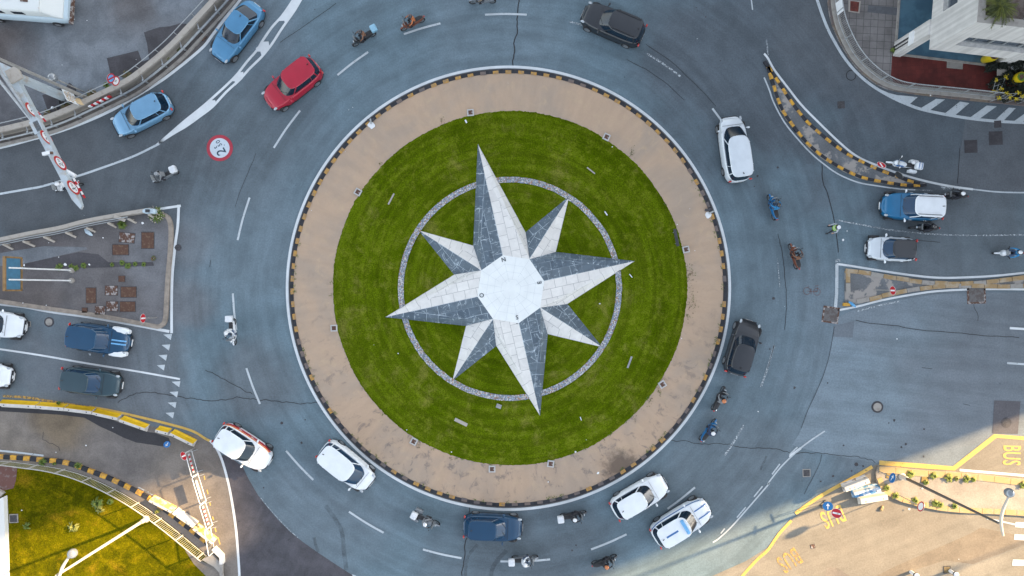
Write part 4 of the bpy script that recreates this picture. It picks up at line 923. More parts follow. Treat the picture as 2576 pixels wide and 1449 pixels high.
# ---- people: one continuous skinned body per pose, hands with five fingers
def skin_body(V_, E_):
    me = bpy.data.meshes.new('s'); me.from_pydata([v[0] for v in V_], E_, []); o = bpy.data.objects.new('s', me); COL.objects.link(o)
    md = o.modifiers.new('k', 'SKIN'); md.use_smooth_shade = True; o.modifiers.new('s', 'SUBSURF').levels = 1
    for i, v in enumerate(V_):
        sv = me.skin_vertices[0].data[i]; sv.radius = (v[1], v[2] if len(v) > 2 else v[1]); sv.use_root = (i == 0)
    bpy.context.view_layer.update()
    out = bpy.data.meshes.new_from_object(o.evaluated_get(bpy.context.evaluated_depsgraph_get())); bpy.data.objects.remove(o); return out
def figure(pelvis, chest, neck, head, sh, el, wr_, hip, kn, an, toe, curl):
    V_ = [(pelvis, .15, .12), ((pelvis+chest)/2, .145, .11), (chest, .17, .12), (neck, .06, .06), (head+Vector((0, 0, -.05)), .075, .085), (head+Vector((0, 0, .06)), .08, .09)]
    E_ = [(0, 1), (1, 2), (2, 3), (3, 4), (4, 5)]
    def add(p, r, par, r2=None): V_.append((p, r, r2 or r)); E_.append((par, len(V_)-1)); return len(V_)-1
    for s in (0, 1):
        i = add(sh[s], .068, 2); j = add(el[s], .048, i); k = add(wr_[s], .03, j)
        d = (wr_[s]-el[s]).normalized(); side = d.cross(Vector((0, 0, 1))); side = side.normalized() if side.length > .1 else Vector((0, 1, 0)); nn = side.cross(d).normalized()
        pm = add(wr_[s]+d*.075, .024, k, .04)
        for f, (off, ln) in enumerate(((-.033, .062), (-.011, .075), (.011, .07), (.033, .055))):
            a = wr_[s]+d*.095+side*off; a1 = add(a, .009, pm); a2 = add(a+d*ln*.5-nn*curl*ln*.3, .0085, a1); add(a+d*ln*(1-.5*curl)-nn*curl*ln*.9, .0075, a2)
        inward = side if (side.y > 0) == (wr_[s].y < 0) else -side
        b1 = add(wr_[s]+d*.045+inward*.045, .011, pm); add(wr_[s]+d*.085+inward*.068-nn*curl*.03, .0085, b1)
        h = add(hip[s], .098, 0, .1); kk = add(kn[s], .062, h); a_ = add(an[s], .042, kk); he = add(an[s]+Vector((-.02, 0, -.045)), .042, a_); add(toe[s], .032, he, .04)
    return skin_body(V_, E_)
VX = Vector
SEATED = figure(VX((-.22, 0, .93)), VX((-.08, 0, 1.27)), VX((-.02, 0, 1.45)), VX((.03, 0, 1.58)), [VX((-.05, .2, 1.38)), VX((-.05, -.2, 1.38))], [VX((.12, .31, 1.15)), VX((.12, -.31, 1.15))], [VX((.30, .31, 1.04)), VX((.30, -.31, 1.04))],
                [VX((-.15, .11, .92)), VX((-.15, -.11, .92))], [VX((.24, .2, .78)), VX((.24, -.2, .78))], [VX((.12, .19, .40)), VX((.12, -.19, .40))], [VX((.3, .2, .35)), VX((.3, -.2, .35))], 1.0)
STAND = figure(VX((0, 0, .95)), VX((.02, 0, 1.3)), VX((.03, 0, 1.5)), VX((.06, 0, 1.62)), [VX((.02, .2, 1.43)), VX((.02, -.2, 1.43))], [VX((-.02, .3, 1.15)), VX((.06, -.29, 1.16))], [VX((.1, .33, .92)), VX((.28, -.24, 1.02))],
               [VX((0, .1, .92)), VX((0, -.1, .92))], [VX((.08, .2, .5)), VX((-.02, -.17, .5))], [VX((.06, .27, .09)), VX((-.1, -.2, .09))], [VX((.24, .3, .04)), VX((.08, -.22, .04))], .4)
m_skin = M('skin', (.42, .24, .17), .6, var=.05)
def person(mesh, pos, heading, label, jacket, trousers, helmet, cat='person', group='riders on two wheels', dz=0, hat='helmet', vest=None):
    me = mesh.copy(); me.materials.clear()
    for m in (jacket, trousers, m_trim, m_skin): me.materials.append(m)
    seated = mesh is SEATED
    for p in me.polygons:
        z = p.center.z; x, y = p.center.x, p.center.y; mi = 0
        if seated:
            if z < 1.0 and not (x > .22 and abs(y) > .22 and z > .93): mi = 1
            if z < .44: mi = 2
            if x > .31 and z > .93: mi = 2
        else:
            if z < .98: mi = 1
            if z < .13: mi = 2
            if (z < 1.2 and abs(y) > .2 and z > .78 and x > .05 and z < 1.03): mi = 3
        if z > 1.47 and abs(y) < .12: mi = 3
        p.material_index = mi
    o = bpy.data.objects.new('person', me); COL.objects.link(o); o.location = (pos.x, pos.y, dz); o.rotation_euler = (0, 0, R(heading))
    tag(o, label, cat, group)
    hc = Vector((.03, 0, 1.62)) if seated else Vector((.06, 0, 1.66))
    # face
    f = MB(); f.ball(hc+Vector((.088, .03, -.03)), .012, 6).ball(hc+Vector((.088, -.03, -.03)), .012, 6); f.build('eyes', m_trim, o)
    MB().xloft([(hc.x+.07, .016, hc.z-.075, hc.z-.035), (hc.x+.112, .012, hc.z-.075, hc.z-.055)], 6).build('nose', m_skin, o)
    MB().box(hc+Vector((.085, 0, -.10)), (.012, .05, .01)).build('mouth', m_signred, o)
    if hat == 'helmet':
        h = MB(); h.lathe([(.125, -.10), (.14, -.04), (.142, .02), (.125, .085), (.085, .128), (.04, .145), (.002, .148)], (0, 0, 0), 18, 0, Matrix.Diagonal((1.08, .95, 1)), close=False)
        hh = h.build('helmet', helmet, o, smooth=True); hh.location = hc
        v = MB(); v.lathe([(.146, -.055), (.149, -.01), (.146, .035)], (0, 0, 0), 18, 0, Matrix.Diagonal((1.08, .95, 1)), close=False); v.f = [q for i, q in enumerate(v.f) if (i % 18) in (0, 1, 2, 3, 15, 16, 17, 14)]; v.m = v.m[:len(v.f)]
        v.build('visor', m_trim, hh, smooth=True)
    else:
        h = MB(); h.lathe([(.1, -.01), (.105, .03), (.135, .075), (.13, .09), (.0, .1)], (0, 0, 0), 18, close=False); hh = h.build('cap', helmet, o, smooth=True); hh.location = hc
        pk = MB().xloft([(.06, .09, -.005, .02), (.13, .08, -.01, .005), (.17, .04, -.015, -.008)], 10).build('peak', m_trim, hh, smooth=True)
    if vest:
        vb_ = MB()
        for m_i, (z0, z1) in enumerate(((1.0, 1.13), (1.13, 1.19), (1.19, 1.3), (1.3, 1.35), (1.35, 1.45))):
            def rg_(z):
                k = .215 if z < 1.36 else .215-(z-1.36)*.5; return [Vector((.015+.15*cos(a*pi/10), k*sin(a*pi/10)*.98, z)) for a in range(20)]
            vb_.loft([rg_(z0), rg_(z1)], mi=m_i % 2, cap=False)
        vb_.build('vest', [vest, m_plate], o, smooth=True)
    return o
jk = {c: M('jacket '+c, v, .85, var=.15) for c, v in dict(black=(.018, .019, .023), navy=(.02, .035, .08), brown=(.17, .085, .05), orange=(.42, .14, .05), grey=(.16, .17, .18), blue=(.02, .17, .36), white=(.5, .53, .55), red=(.3, .02, .03), khaki=(.16, .13, .09)).items()}
jeans = M('blue jeans', (.05, .08, .14), .9, var=.2); dktr = M('dark trousers', (.02, .022, .03), .9)
hw_ = M('white helmet shell', (.66, .68, .70), .25, coat=.8); hb_ = M('black helmet shell', (.02, .02, .024), .25, coat=.8); hg_ = M('grey helmet shell', (.22, .24, .26), .3, coat=.6); ho_ = M('orange helmet shell', (.5, .16, .05), .3, coat=.6)
sp_w = carpaint('scooter white', (.6, .63, .66), 0); sp_b = carpaint('scooter black', (.02, .022, .026), .2); sp_bl = carpaint('scooter blue', (.01, .13, .32), .2); sp_g = carpaint('scooter grey', (.2, .22, .24), .4); sp_r = carpaint('scooter brown red', (.16, .05, .025), .2)
bx_bl = carpaint('pale blue box', (.22, .42, .55), 0)
bikes = [  # x, y, heading, bike label, rider label, paint, box, jacket, trousers, helmet
    (912, 90, 209, 'dark scooter with a large pale blue box, nearest the red car', 'rider in a brown jacket and black helmet on the scooter with the pale blue box', sp_b, bx_bl, jk['brown'], dktr, hb_),
    (1036, 52, 205, 'brown scooter near the top edge, above the long dash', 'rider in orange and black on the scooter close to the top edge', sp_r, None, jk['orange'], dktr, hb_),
    (1214, -6, 182, 'dark scooter cut by the top edge above the island crack', 'rider in khaki half out of the top edge', sp_g, None, jk['khaki'], dktr, hg_),
    (1950, 520, 104, 'bright blue scooter riding up the right side, left of the traffic officer', 'rider in a bright blue jacket right of the white people carrier', sp_bl, None, jk['blue'], jeans, hb_),
    (2005, 645, 106, 'dark red scooter riding up between the bicycle drawing and the blue rider', 'rider in a brown jacket above the chalk bicycle', sp_r, None, jk['brown'], dktr, hb_),
    (1813, 1006, 62, 'black scooter with a red tail lamp behind the dark grey hatchback', 'rider in a grey jacket and orange helmet following the dark grey car', sp_b, None, jk['grey'], dktr, ho_),
    (1786, 1086, 52, 'blue and white scooter on the crack at the lower right of the ring', 'rider in navy and a white helmet on the crack at the lower right', sp_bl, None, jk['navy'], dktr, hw_),
    (1443, 1300, 8, 'dark scooter with a white box beside the bottom kerb', 'rider in black with a white helmet right of the deep blue hatchback', sp_b, sp_w, jk['black'], dktr, hw_),
    (1320, 1411, 2, 'scooter carrying a white box low on the bottom dashes', 'rider in a white jacket below the deep blue hatchback', sp_g, sp_w, jk['white'], jeans, hw_),
    (1522, 1417, 18, 'black scooter near the bottom edge at the rim of the sunlight', 'rider in black with an orange helmet near the bottom edge', sp_b, None, jk['black'], dktr, ho_),
    (580, 835, 272, 'white scooter riding down beside the left lane dashes', 'rider in white with a white helmet on the left of the ring', sp_w, sp_w, jk['white'], jeans, hw_),
    (408, 441, 204, 'pale grey scooter under the painted weight limit roundel', 'rider in a pale jacket leaving by the left exit, ahead of the roundel', sp_g, sp_w, jk['grey'], dktr, hg_),
    (162, 467, 196, 'pale scooter under the gantry arm on the left exit', 'rider in white passing under the gantry arm', sp_w, None, jk['white'], dktr, hw_),
    (2335, 572, 178, 'dark scooter between the blue car with the white roof and the small white car', 'rider in black and red between the two lanes on the right', sp_b, None, jk['black'], dktr, hb_),
    (2548, 636, 180, 'pale scooter cut by the right edge above the narrow median', 'rider in a blue jacket at the right edge', sp_w, None, jk['blue'], jeans, hw_)]
for x, y, hd, bl, rl, pt, bx, ja, tr_, he in bikes:
    p = AT(x, y, .9); make_bike(p, hd, bl, pt, bx); person(SEATED, p, hd, rl, ja, tr_, he)
p = AT(1072, 1309, .8); make_bike(p, -28, 'grey motorcycle riding along the bottom of the ring behind the deep blue hatchback', sp_g, sp_w, name='motorcycle', cat='motorcycle', L=2.1, panniers=True)
person(SEATED, p, -28, 'rider in a grey jacket and white helmet just left of the deep blue hatchback', jk['grey'], dktr, hw_)
p = AT(2404, 491, .8); make_bike(p, 176, 'black motorcycle with an orange panel behind the blue car with the white roof', sp_b, None, name='motorcycle', cat='motorcycle', L=2.15, stripes=None)
person(SEATED, p, 176, 'rider in black with a silver-white helmet behind the blue car with the white roof', jk['black'], dktr, hw_)
# parked police motorcycle
p = AT(2272, 414, .7); pm_ = make_bike(p, 169, 'parked white and blue police motorcycle with a white top box and no rider', whitep, whitep, name='police_motorcycle', cat='motorcycle', L=2.25, panniers=True, stripes=m_lblue)
bb = MB()
for x in (-.8, -1.0): bb.box((x, 0, 1.285), (.04, .46, .01))
bb.build('box_strap', m_lblue, pm_)
hp = Matrix.Rotation(R(169), 3, 'Z') @ Vector((-.52, -.2, 0)); 
hh = MB().lathe([(.1, -.1), (.135, -.04), (.14, .02), (.12, .085), (.07, .13), (.002, .145)], (p.x+hp.x, p.y+hp.y, 1.0), 18).build('helmet', hw_, loc=(p.x+hp.x, p.y+hp.y, 1.0), smooth=True)
tag(hh, 'white helmet resting on the seat of the parked police motorcycle', 'helmet')
# traffic officer
m_vest = M('high visibility yellow green', (.22, .42, .02), .7, var=.15, scale=6)
person(STAND, D(2083, 577), 185, 'traffic officer in a yellow-green vest, dark trousers and white cap standing in the right entry', M('pale shirt', (.35, .38, .42), .8), dktr, hw_, hat='cap', vest=m_vest, group='people on foot')
# ---------------------------------------------------------------- RAISED GROUND: islands, kerbs, pavements
# left paved triangle
top_l = P(0, 1, [(-500, 1060), (0, 985), (350, 915), (640, 862), (900, 795), (1200, 738), (1500, 682)])
rim = P(0, 1, [(1640, 712), (1690, 735), (1718, 790), (1728, 900), (1718, 1100), (1700, 1300), (1690, 1449)])+P(0, 2, [(1680, 180), (1672, 300), (1650, 360), (1600, 388), (1540, 378), (1250, 322), (900, 262), (450, 200), (0, 132), (-500, 60)])
poly = top_l+P(0, 1, [(1600, 690)])+rim
struct('traffic_island', MB().prism([(p.x, p.y) for p in poly], 0, .12), m_island)
struct('island_kerb', MB().strip(catmull(rim, 4), .3, 0, .15), m_ktan)
area_ = lambda nm, pts, mat, z: struct(nm, MB().sheet(pts, z), mat)
area_('island_ramp', P(0, 1, [(-300, 1120), (0, 1100), (450, 1030), (880, 1040), (890, 1060), (520, 1145), (250, 1205), (-300, 1260)]), m_yard, .124)
area_('dark_soil_strip', P(0, 1, [(250, 1210), (530, 1145), (800, 1090), (1000, 1110), (1100, 1190), (1550, 1190), (1560, 1225), (1000, 1245), (250, 1255)]), m_patch, .128)
# splitter island (right, upper)
spl = P(3, 0, [(-30, 612), (30, 705), (130, 855), (200, 965), (300, 1105), (400, 1225), (500, 1315), (640, 1430)])+P(3, 1, [(800, 95), (950, 172), (1100, 243), (1280, 312), (1450, 372), (1585, 400)])
spr = P(3, 1, [(1585, 428), (1500, 436), (1350, 430), (1100, 390), (920, 350), (720, 258), (540, 145), (380, 10)])+P(3, 0, [(250, 1300), (130, 1130), (60, 950), (15, 790), (-30, 640)])
S1 = catmull(spl, 4); S2 = catmull(spr, 4)
m_spl = asphalt('peeling splitter concrete', (.125, .135, .145), (.13, .13, .13), contrast=.15, wear=.3)
nt_ = m_spl.node_tree; bs_ = nt_.nodes['Principled BSDF']; pr_ = bs_.inputs['Base Color'].links[0].from_socket; po_ = N(nt_, 'NewGeometry').outputs['Position']
nt_.links.new(mixc(nt_, rng(nt_, noise(nt_, po_, .9, 6, .6), .5, .56), pr_, (.29, .27, .25)), bs_.inputs['Base Color'])
struct('traffic_island', MB().prism([(p.x, p.y) for p in S1+S2], 0, .12), m_spl)
kk_ = MB(); kk_.blocks(offset(S1, -.1), .2, 0, .17, .46, (0, 1)); kk_.blocks(offset(S2, -.1), .2, 0, .17, .46, (0, 1)); struct('striped_kerb', kk_, [m_kblack, m_kyel2])
# median island (right, middle)
m1 = P(3, 1, [(770, 1252), (1000, 1278), (1350, 1340), (1750, 1382), (2100, 1374), (2576, 1318), (3200, 1230)]); m2 = P(3, 1, [(3200, 1420), (2576, 1449), (2300, 1455)])+P(3, 2, [(2000, 0), (1700, 10), (1450, 42), (1200, 92), (1050, 130), (900, 160), (770, 185)])
struct('traffic_island', MB().prism([(p.x, p.y) for p in catmull(m1, 3)+catmull(m2, 3)], 0, .12), m_spl)
kk_ = MB(); kk_.blocks(offset(catmull(m1, 4), -.16), .3, 0, .16, .9, (0, 0, 1, 0), .02, .03); kk_.blocks(offset(catmull(m2, 4), -.16), .3, 0, .16, .9, (0, 1, 0, 0), .02, .03); kk_.blocks(P(3, 1, [(792, 1290), (792, 1449)])+P(3, 2, [(795, 20), (792, 150)]), .3, 0, .16, .75, (0, 1), .02, .03)
struct('island_kerb', kk_, [m_kstone, m_conc])
struct('fallen_kerbstone', MB().bar(W(3, 2, 757, 165, .1), W(3, 2, 822, 168, .1), .22, .2), m_kyel2)
# bus island (lower right)
b1 = P(3, 3, [(1108, 338), (1250, 345), (1400, 370), (1900, 400), (2200, 428), (2576, 472), (3400, 560)]); b2 = P(3, 3, [(3400, 930), (2576, 842), (2000, 812), (1750, 790), (1550, 755), (1400, 718), (1280, 680), (1150, 600), (1090, 520), (1078, 400)])
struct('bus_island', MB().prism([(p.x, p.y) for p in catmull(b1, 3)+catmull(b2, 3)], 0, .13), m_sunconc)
m_ochre = M('ochre painted kerb', (.36, .26, .12), .8, var=.2, scale=2, col2=(.33, .28, .2), lo=.5, hi=.7)
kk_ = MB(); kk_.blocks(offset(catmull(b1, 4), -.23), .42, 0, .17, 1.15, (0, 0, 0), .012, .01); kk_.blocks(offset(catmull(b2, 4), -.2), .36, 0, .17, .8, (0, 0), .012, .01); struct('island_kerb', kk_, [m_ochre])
# lower-left: striped kerb, verge and lawn
kl = P(0, 3, [(-150, 236), (0, 243), (110, 251), (280, 262), (420, 276), (600, 292), (760, 330), (960, 405), (1100, 458), (1250, 528), (1400, 602), (1520, 672), (1700, 800), (1900, 955), (2020, 1050), (2160, 1165)])
KL = catmull(kl, 5)
kk_ = MB(); kk_.blocks(KL, .30, 0, .16, .46, (1, 0)); struct('striped_kerb', kk_, [m_kblack, m_kyel2])
fb = P(0, 3, [(-150, 265), (0, 285), (130, 292), (320, 315), (560, 348), (790, 405), (1000, 485), (1200, 582), (1400, 698), (1600, 835), (1800, 990), (1950, 1115), (2100, 1240)])
FB = catmull(fb, 5)
inner = offset(KL, -.15)
struct('verge', MB().prism([(p.x, p.y) for p in inner[4:]]+[(p.x, p.y) for p in FB[::-1]], 0, .12), m_lowroad)
gr = [(p.x, p.y) for p in offset(FB, -.05)]+[tuple(p[:2]) for p in P(0, 3, [(2180, 1330), (2240, 1450), (2250, 1900), (-150, 1900), (-150, 300)])]
tag(MB().prism(gr, 0, .14).build('roadside_lawn', m_lawn2), 'sunlit yellow-green lawn behind the railing at the lower left', 'lawn', kind='stuff')
area_('bare_soil', P(0, 3, [(2040, 1290), (2250, 1380), (2240, 1600), (2120, 1600), (2080, 1440), (1960, 1320), (1870, 1180)]), m_lowroad, .146)
area_('bare_soil', P(0, 3, [(-60, 335), (190, 345), (175, 480), (150, 560), (-60, 610)]), M('reddish soil', (.12, .055, .045), .9, var=.4, scale=3, col2=(.16, .12, .11), lo=.5, hi=.65), .147)
# white concrete ledge at the left edge
tg = thing('concrete_ledge', W(0, 3, 20, 1000), 'white flat concrete ledge along the left edge beside the lawn', 'ledge')
MB().prism([(p.x, p.y) for p in P(0, 3, [(-200, 700), (20, 665), (88, 630), (100, 900), (112, 1449), (115, 1900), (-200, 1900)])], 0, .5).build('slab', m_wht2, tg, world=True)
MB().prism([(p.x, p.y) for p in P(0, 3, [(-200, 618), (18, 655), (75, 600), (10, 560), (-200, 560)])], 0, .35).build('step', m_beige, tg, world=True)
# corner block at the lower end of the railing
tg = thing('concrete_corner', W(0, 3, 2190, 1330), 'grey concrete corner wedge at the lower end of the white railing', 'concrete block')
MB().prism([(p.x, p.y) for p in P(0, 3, [(2050, 1270), (2120, 1230), (2160, 1220), (2255, 1320), (2262, 1500), (2235, 1500), (2225, 1400), (2170, 1340)])], .1, .3).build('slab', m_conc, tg, world=True)
MB().strip(P(0, 3, [(2165, 1155), (2245, 1235), (2250, 1310)]), .25, 0, .4).build('edge_wall', m_wht2, tg, world=True)
# top right pavement
rl = P(3, 0, [(590, -120), (595, 0), (612, 150), (650, 285), (715, 425), (815, 592), (925, 730), (1080, 848), (1250, 915), (1560, 962), (1900, 1002), (2320, 1042), (2576, 1068), (3200, 1120)])
RL = catmull(rl, 5)
m_slabs = tile_mat('grey paving slabs', (.155, .145, .14), (.19, .18, .175), (.09, .085, .085), .5, .5, .02, 3, 0, .22)
struct('pavement', MB().prism([(p.x, p.y) for p in RL]+[(90, RL[-1].y), (90, 60), (RL[0].x, 60)], 0, .13), m_slabs)
kk_ = MB(); kk_.blocks(offset(RL, .16), .34, 0, .15, 1.3, (0, 0, 1), .015, .0); struct('pavement_kerb', kk_, [m_kbrown, M('lighter brown kerb', (.17, .135, .105), .85, var=.2, scale=2)])
fr = P(3, 0, [(640, -120), (648, 0), (668, 150), (708, 300), (800, 500), (900, 640), (1010, 745), (1110, 815), (1230, 870), (1400, 902), (1700, 932), (2000, 962), (2255, 990)])
FR = catmull(fr, 5)
struct('low_wall', MB().strip(FR, .42, .1, .3), m_conc)
m_redt = tile_mat('dark red paving', (.085, .012, .010), (.11, .018, .014), (.07, .012, .01), .3, .3, .008, -4, 0, .3)
area_('red_terrace', P(3, 0, [(1240, 555), (1262, 552), (2120, 650), (2600, 700), (2600, 1000), (2240, 975), (1700, 922), (1400, 888), (1260, 850), (1226, 765)]), m_redt, .136)
m_bluet = M('blue tiled floor', (.075, .155, .21), .4, var=.12, scale=1.2, col2=(.055, .115, .165))
flo = MB(); flo.prism([(p.x, p.y) for p in P(3, 0, [(1270, 545), (1310, -60), (1330, -500), (3200, -500), (3200, 770), (2120, 648)])], 0, .2); struct('terrace_floor', flo, m_bluet)
struct('terrace_edge', MB().strip(P(3, 0, [(1312, -300), (1306, 0), (1276, 430), (1266, 552), (2120, 655), (3000, 760)]), .14, .1, .23), m_conc)
area_('terrace_mat', P(3, 0, [(1788, 612), (1950, 632), (1945, 705), (1785, 690)]), m_conc, .142)
area_('dark_band', P(3, 0, [(1000, 60), (1310, 85), (1305, 165), (990, 130)]), M('grey stone band', (.10, .105, .115), .8), .137)
tg = thing('utility_cover', W(3, 0, 860, 72), 'square rusty red cover in a white frame on the top right pavement', 'cover')
MB().prism([(p.x, p.y) for p in P(3, 0, [(800, 8), (922, 20), (910, 142), (797, 125)])], .13, .16).build('frame', m_beige, tg, world=True)
MB().prism([(p.x, p.y) for p in P(3, 0, [(818, 20), (906, 32), (895, 128), (815, 118)])], .14, .18).build('lid', M('red rust', (.12, .028, .02), .8, var=.3, scale=4), tg, world=True)

# ---------------------------------------------------------------- white building top right
m_ren = M('white ribbed render', (.50, .49, .47), .75, var=.06, scale=1.2)
nt_ = m_ren.node_tree; bs_ = nt_.nodes['Principled BSDF']; pr_ = bs_.inputs['Base Color'].links[0].from_socket
po_ = N(nt_, 'NewGeometry').outputs['Position']; wv_ = N(nt_, 'TexNoise'); mp_ = N(nt_, 'Mapping'); mp_.inputs['Scale'].default_value = (5, 5, .12); nt_.links.new(po_, mp_.inputs[0]); nt_.links.new(mp_.outputs[0], wv_.inputs[0]); wv_.inputs['Scale'].default_value = 1; wv_.inputs['Detail'].default_value = 4
nt_.links.new(mixc(nt_, 1.0, pr_, mixc(nt_, rng(nt_, wv_.outputs[0], .3, .7), (.82,)*3, (1.1,)*3), 'MULTIPLY'), bs_.inputs['Base Color'])
ang = atan2(-110, 951); ex = Vector((cos(ang), sin(ang), 0)); ey = Vector((40, 495, 0)).normalized()
C0 = D(2245.5, 177); tg = thing('white_building', C0, 'white rendered building with ribbon windows raised on pillars at the top right corner', 'building')
def bp(a, b, z): return Vector((ex.x*a+ey.x*b, ex.y*a+ey.y*b, z))
LX, LY, z0, z1 = 26, 22, 4.2, 8.7
def quad(mb, pts, mi=0): mb.add(pts, [tuple(range(len(pts)))], mi)
b = MB()
wz0, wz1, wx0, rec = 5.3, 6.62, .95, .38     # ribbon window on the front
quad(b, [bp(0, 0, z0), bp(LX, 0, z0), bp(LX, 0, wz0), bp(0, 0, wz0)]); quad(b, [bp(0, 0, wz1), bp(LX, 0, wz1), bp(LX, 0, z1), bp(0, 0, z1)]); quad(b, [bp(0, 0, wz0), bp(wx0, 0, wz0), bp(wx0, 0, wz1), bp(0, 0, wz1)])
quad(b, [bp(wx0, 0, wz0), bp(LX, 0, wz0), bp(LX, rec, wz0), bp(wx0, rec, wz0)]); quad(b, [bp(wx0, 0, wz0), bp(wx0, rec, wz0), bp(wx0, rec, wz1), bp(wx0, 0, wz1)]); quad(b, [bp(wx0, rec, wz1), bp(LX, rec, wz1), bp(LX, 0, wz1), bp(wx0, 0, wz1)])
# left flank with one window
v0, v1, q0, q1 = 1.95, 5.2, 5.34, 6.75
for a, c, e, f in ((0, LY, z0, q0), (0, LY, q1, z1), (0, v0, q0, q1), (v1, LY, q0, q1)): quad(b, [bp(0, c, e), bp(0, a, e), bp(0, a, f), bp(0, c, f)])
quad(b, [bp(0, v0, q0), bp(rec, v0, q0), bp(rec, v0, q1), bp(0, v0, q1)]); quad(b, [bp(0, v1, q0), bp(rec, v1, q0), bp(rec, v1, q1), bp(0, v1, q1)]); quad(b, [bp(0, v0, q0), bp(0, v1, q0), bp(rec, v1, q0), bp(rec, v0, q0)]); quad(b, [bp(0, v0, q1), bp(rec, v0, q1), bp(rec, v1, q1), bp(0, v1, q1)])
quad(b, [bp(0, 0, z0), bp(0, LY, z0), bp(LX, LY, z0), bp(LX, 0, z0)]); quad(b, [bp(LX, 0, z0), bp(LX, LY, z0), bp(LX, LY, z1), bp(LX, 0, z1)]); quad(b, [bp(0, LY, z0), bp(0, LY, z1), bp(LX, LY, z1), bp(LX, LY, z0)])
b.build('wall', m_ren, tg)
fb_ = MB()
for (a0, a1, c0, c1) in ((0, LX, 0, .45), (0, .45, .45, LY)): fb_.add([bp(a0, c0, z1+.003), bp(a1, c0, z1+.003), bp(a1, c1, z1+.003), bp(a0, c1, z1+.003)], [(0, 1, 2, 3)])
fb_.add([bp(.45, .45, z1), bp(LX, .45, z1), bp(LX, .45, z1-.6), bp(.45, .45, z1-.6)], [(3, 2, 1, 0)]).add([bp(.45, .45, z1), bp(.45, LY, z1), bp(.45, LY, z1-.6), bp(.45, .45, z1-.6)], [(0, 1, 2, 3)])
fb_.build('parapet', m_conc, tg)
quad(rf_ := MB(), [bp(.45, .45, z1-.6), bp(LX, .45, z1-.6), bp(LX, LY, z1-.6), bp(.45, LY, z1-.6)]); rf_.build('roof', M('brown gravel roof', (.15, .125, .11), .95, var=.3, scale=4, col2=(.10, .075, .065)), tg)
MB().bar(bp(3, 1.0, z1-.35), bp(LX, 1.0, z1-.35), .12, .25).bar(bp(3, .75, z1-.45), bp(LX, .75, z1-.45), .05, .1).build('roof_rail', m_wht, tg)
for i in range(13):
    x0 = wx0+.05+i*1.9
    if x0+1.8 > LX: break
    f = MB(); f.add([bp(x0, rec-.02, wz0), bp(x0+1.8, rec-.02, wz0), bp(x0+1.8, rec-.02, wz1), bp(x0, rec-.02, wz1)], [(0, 1, 2, 3)]); f.build('pane', M('office glass', (.05, .065, .085), .12, var=.1), tg)
    f = MB(); f.bar(bp(x0, rec-.08, wz0), bp(x0, rec-.08, wz1), .1, .1).bar(bp(x0+.9, rec-.06, wz0), bp(x0+.9, rec-.06, wz1), .06, .06).bar(bp(x0, rec-.08, wz0+.08), bp(x0+1.9, rec-.08, wz0+.08), .1, .1); f.build('window_frame', m_galv, tg)
f = MB(); f.add([bp(rec-.02, v1, q0), bp(rec-.02, v0, q0), bp(rec-.02, v0, q1), bp(rec-.02, v1, q1)], [(0, 1, 2, 3)]); f.build('pane', M('office glass', (0, 0, 0)), tg)
f = MB(); [f.bar(bp(rec-.07, y, q0), bp(rec-.07, y, q1), .12, .12) for y in (v0+.06, v0+1.1, v0+2.2)]; f.bar(bp(rec-.07, v0, q0+.05), bp(rec-.07, v1, q0+.05), .1, .1); f.build('window_frame', m_galv, tg)
pb_ = W(3, 0, 1290, 505)-C0
MB().box((pb_.x, pb_.y, 2.15), (.5, 1.0, 4.1), rz=ang).build('pillar', m_ren, tg); pc_ = W(3, 0, 2300, 640)-C0
MB().box((pc_.x, pc_.y, 2.15), (.8, .5, 4.1), rz=ang).build('pillar', m_ren, tg)
MB().box((pb_.x+2.2, pb_.y+4.6, 2.1), (.35, .8, 4.0)).build('pillar', m_beige, tg)
sp3 = W(3, 0, 1442, 385, 2.3)-C0; MB().box((sp3.x, sp3.y, 2.3), (.1, .85, .5), rz=-.1).build('sign_panel', m_wht, tg)
MB().box((pb_.x-.27, pb_.y-.1, 1.2), (.04, .1, 2.2)).box((pb_.x-.27, pb_.y+.15, 1.2), (.04, .1, 2.2)).build('drain_pipe', m_dkmetal, tg)

# ---------------------------------------------------------------- plants
def tuft(name, pos, r, h, n, mat, label, cat='weed', group=None, arch=.6, wd=.05, seed=0, z=.13):
    rr = random.Random(seed+int(pos.x*97)+int(pos.y*31)); b = MB()
    for i in range(n):
        a = rr.uniform(0, 2*pi); L_ = r*rr.uniform(.55, 1.1); hh = h*rr.uniform(.5, 1); w_ = wd*rr.uniform(.6, 1.3)
        d = Vector((cos(a), sin(a), 0)); s = Vector((-d.y, d.x, 0)); p0 = d*rr.uniform(0, .15*r); pts = [p0, p0+d*L_*.4+Vector((0, 0, hh)), p0+d*L_*.8+Vector((0, 0, hh*.8)), p0+d*L_+Vector((0, 0, hh*(1-arch)))]
        ws = [w_*.5, w_, w_*.8, .004]; q = len(b.v)
        for p, ww in zip(pts, ws): b.v += [tuple(p-s*ww), tuple(p+s*ww)]
        for k_ in range(3): b.f.append((q+2*k_, q+2*k_+1, q+2*k_+3, q+2*k_+2)); b.m.append(0)
    o = b.build(name, mat); o.location = (pos.x, pos.y, z); return tag(o, label, cat, group)
m_leafb = M('bright weed leaves', (.12, .17, .02), .7, var=.35, scale=8, col2=(.2, .2, .035))
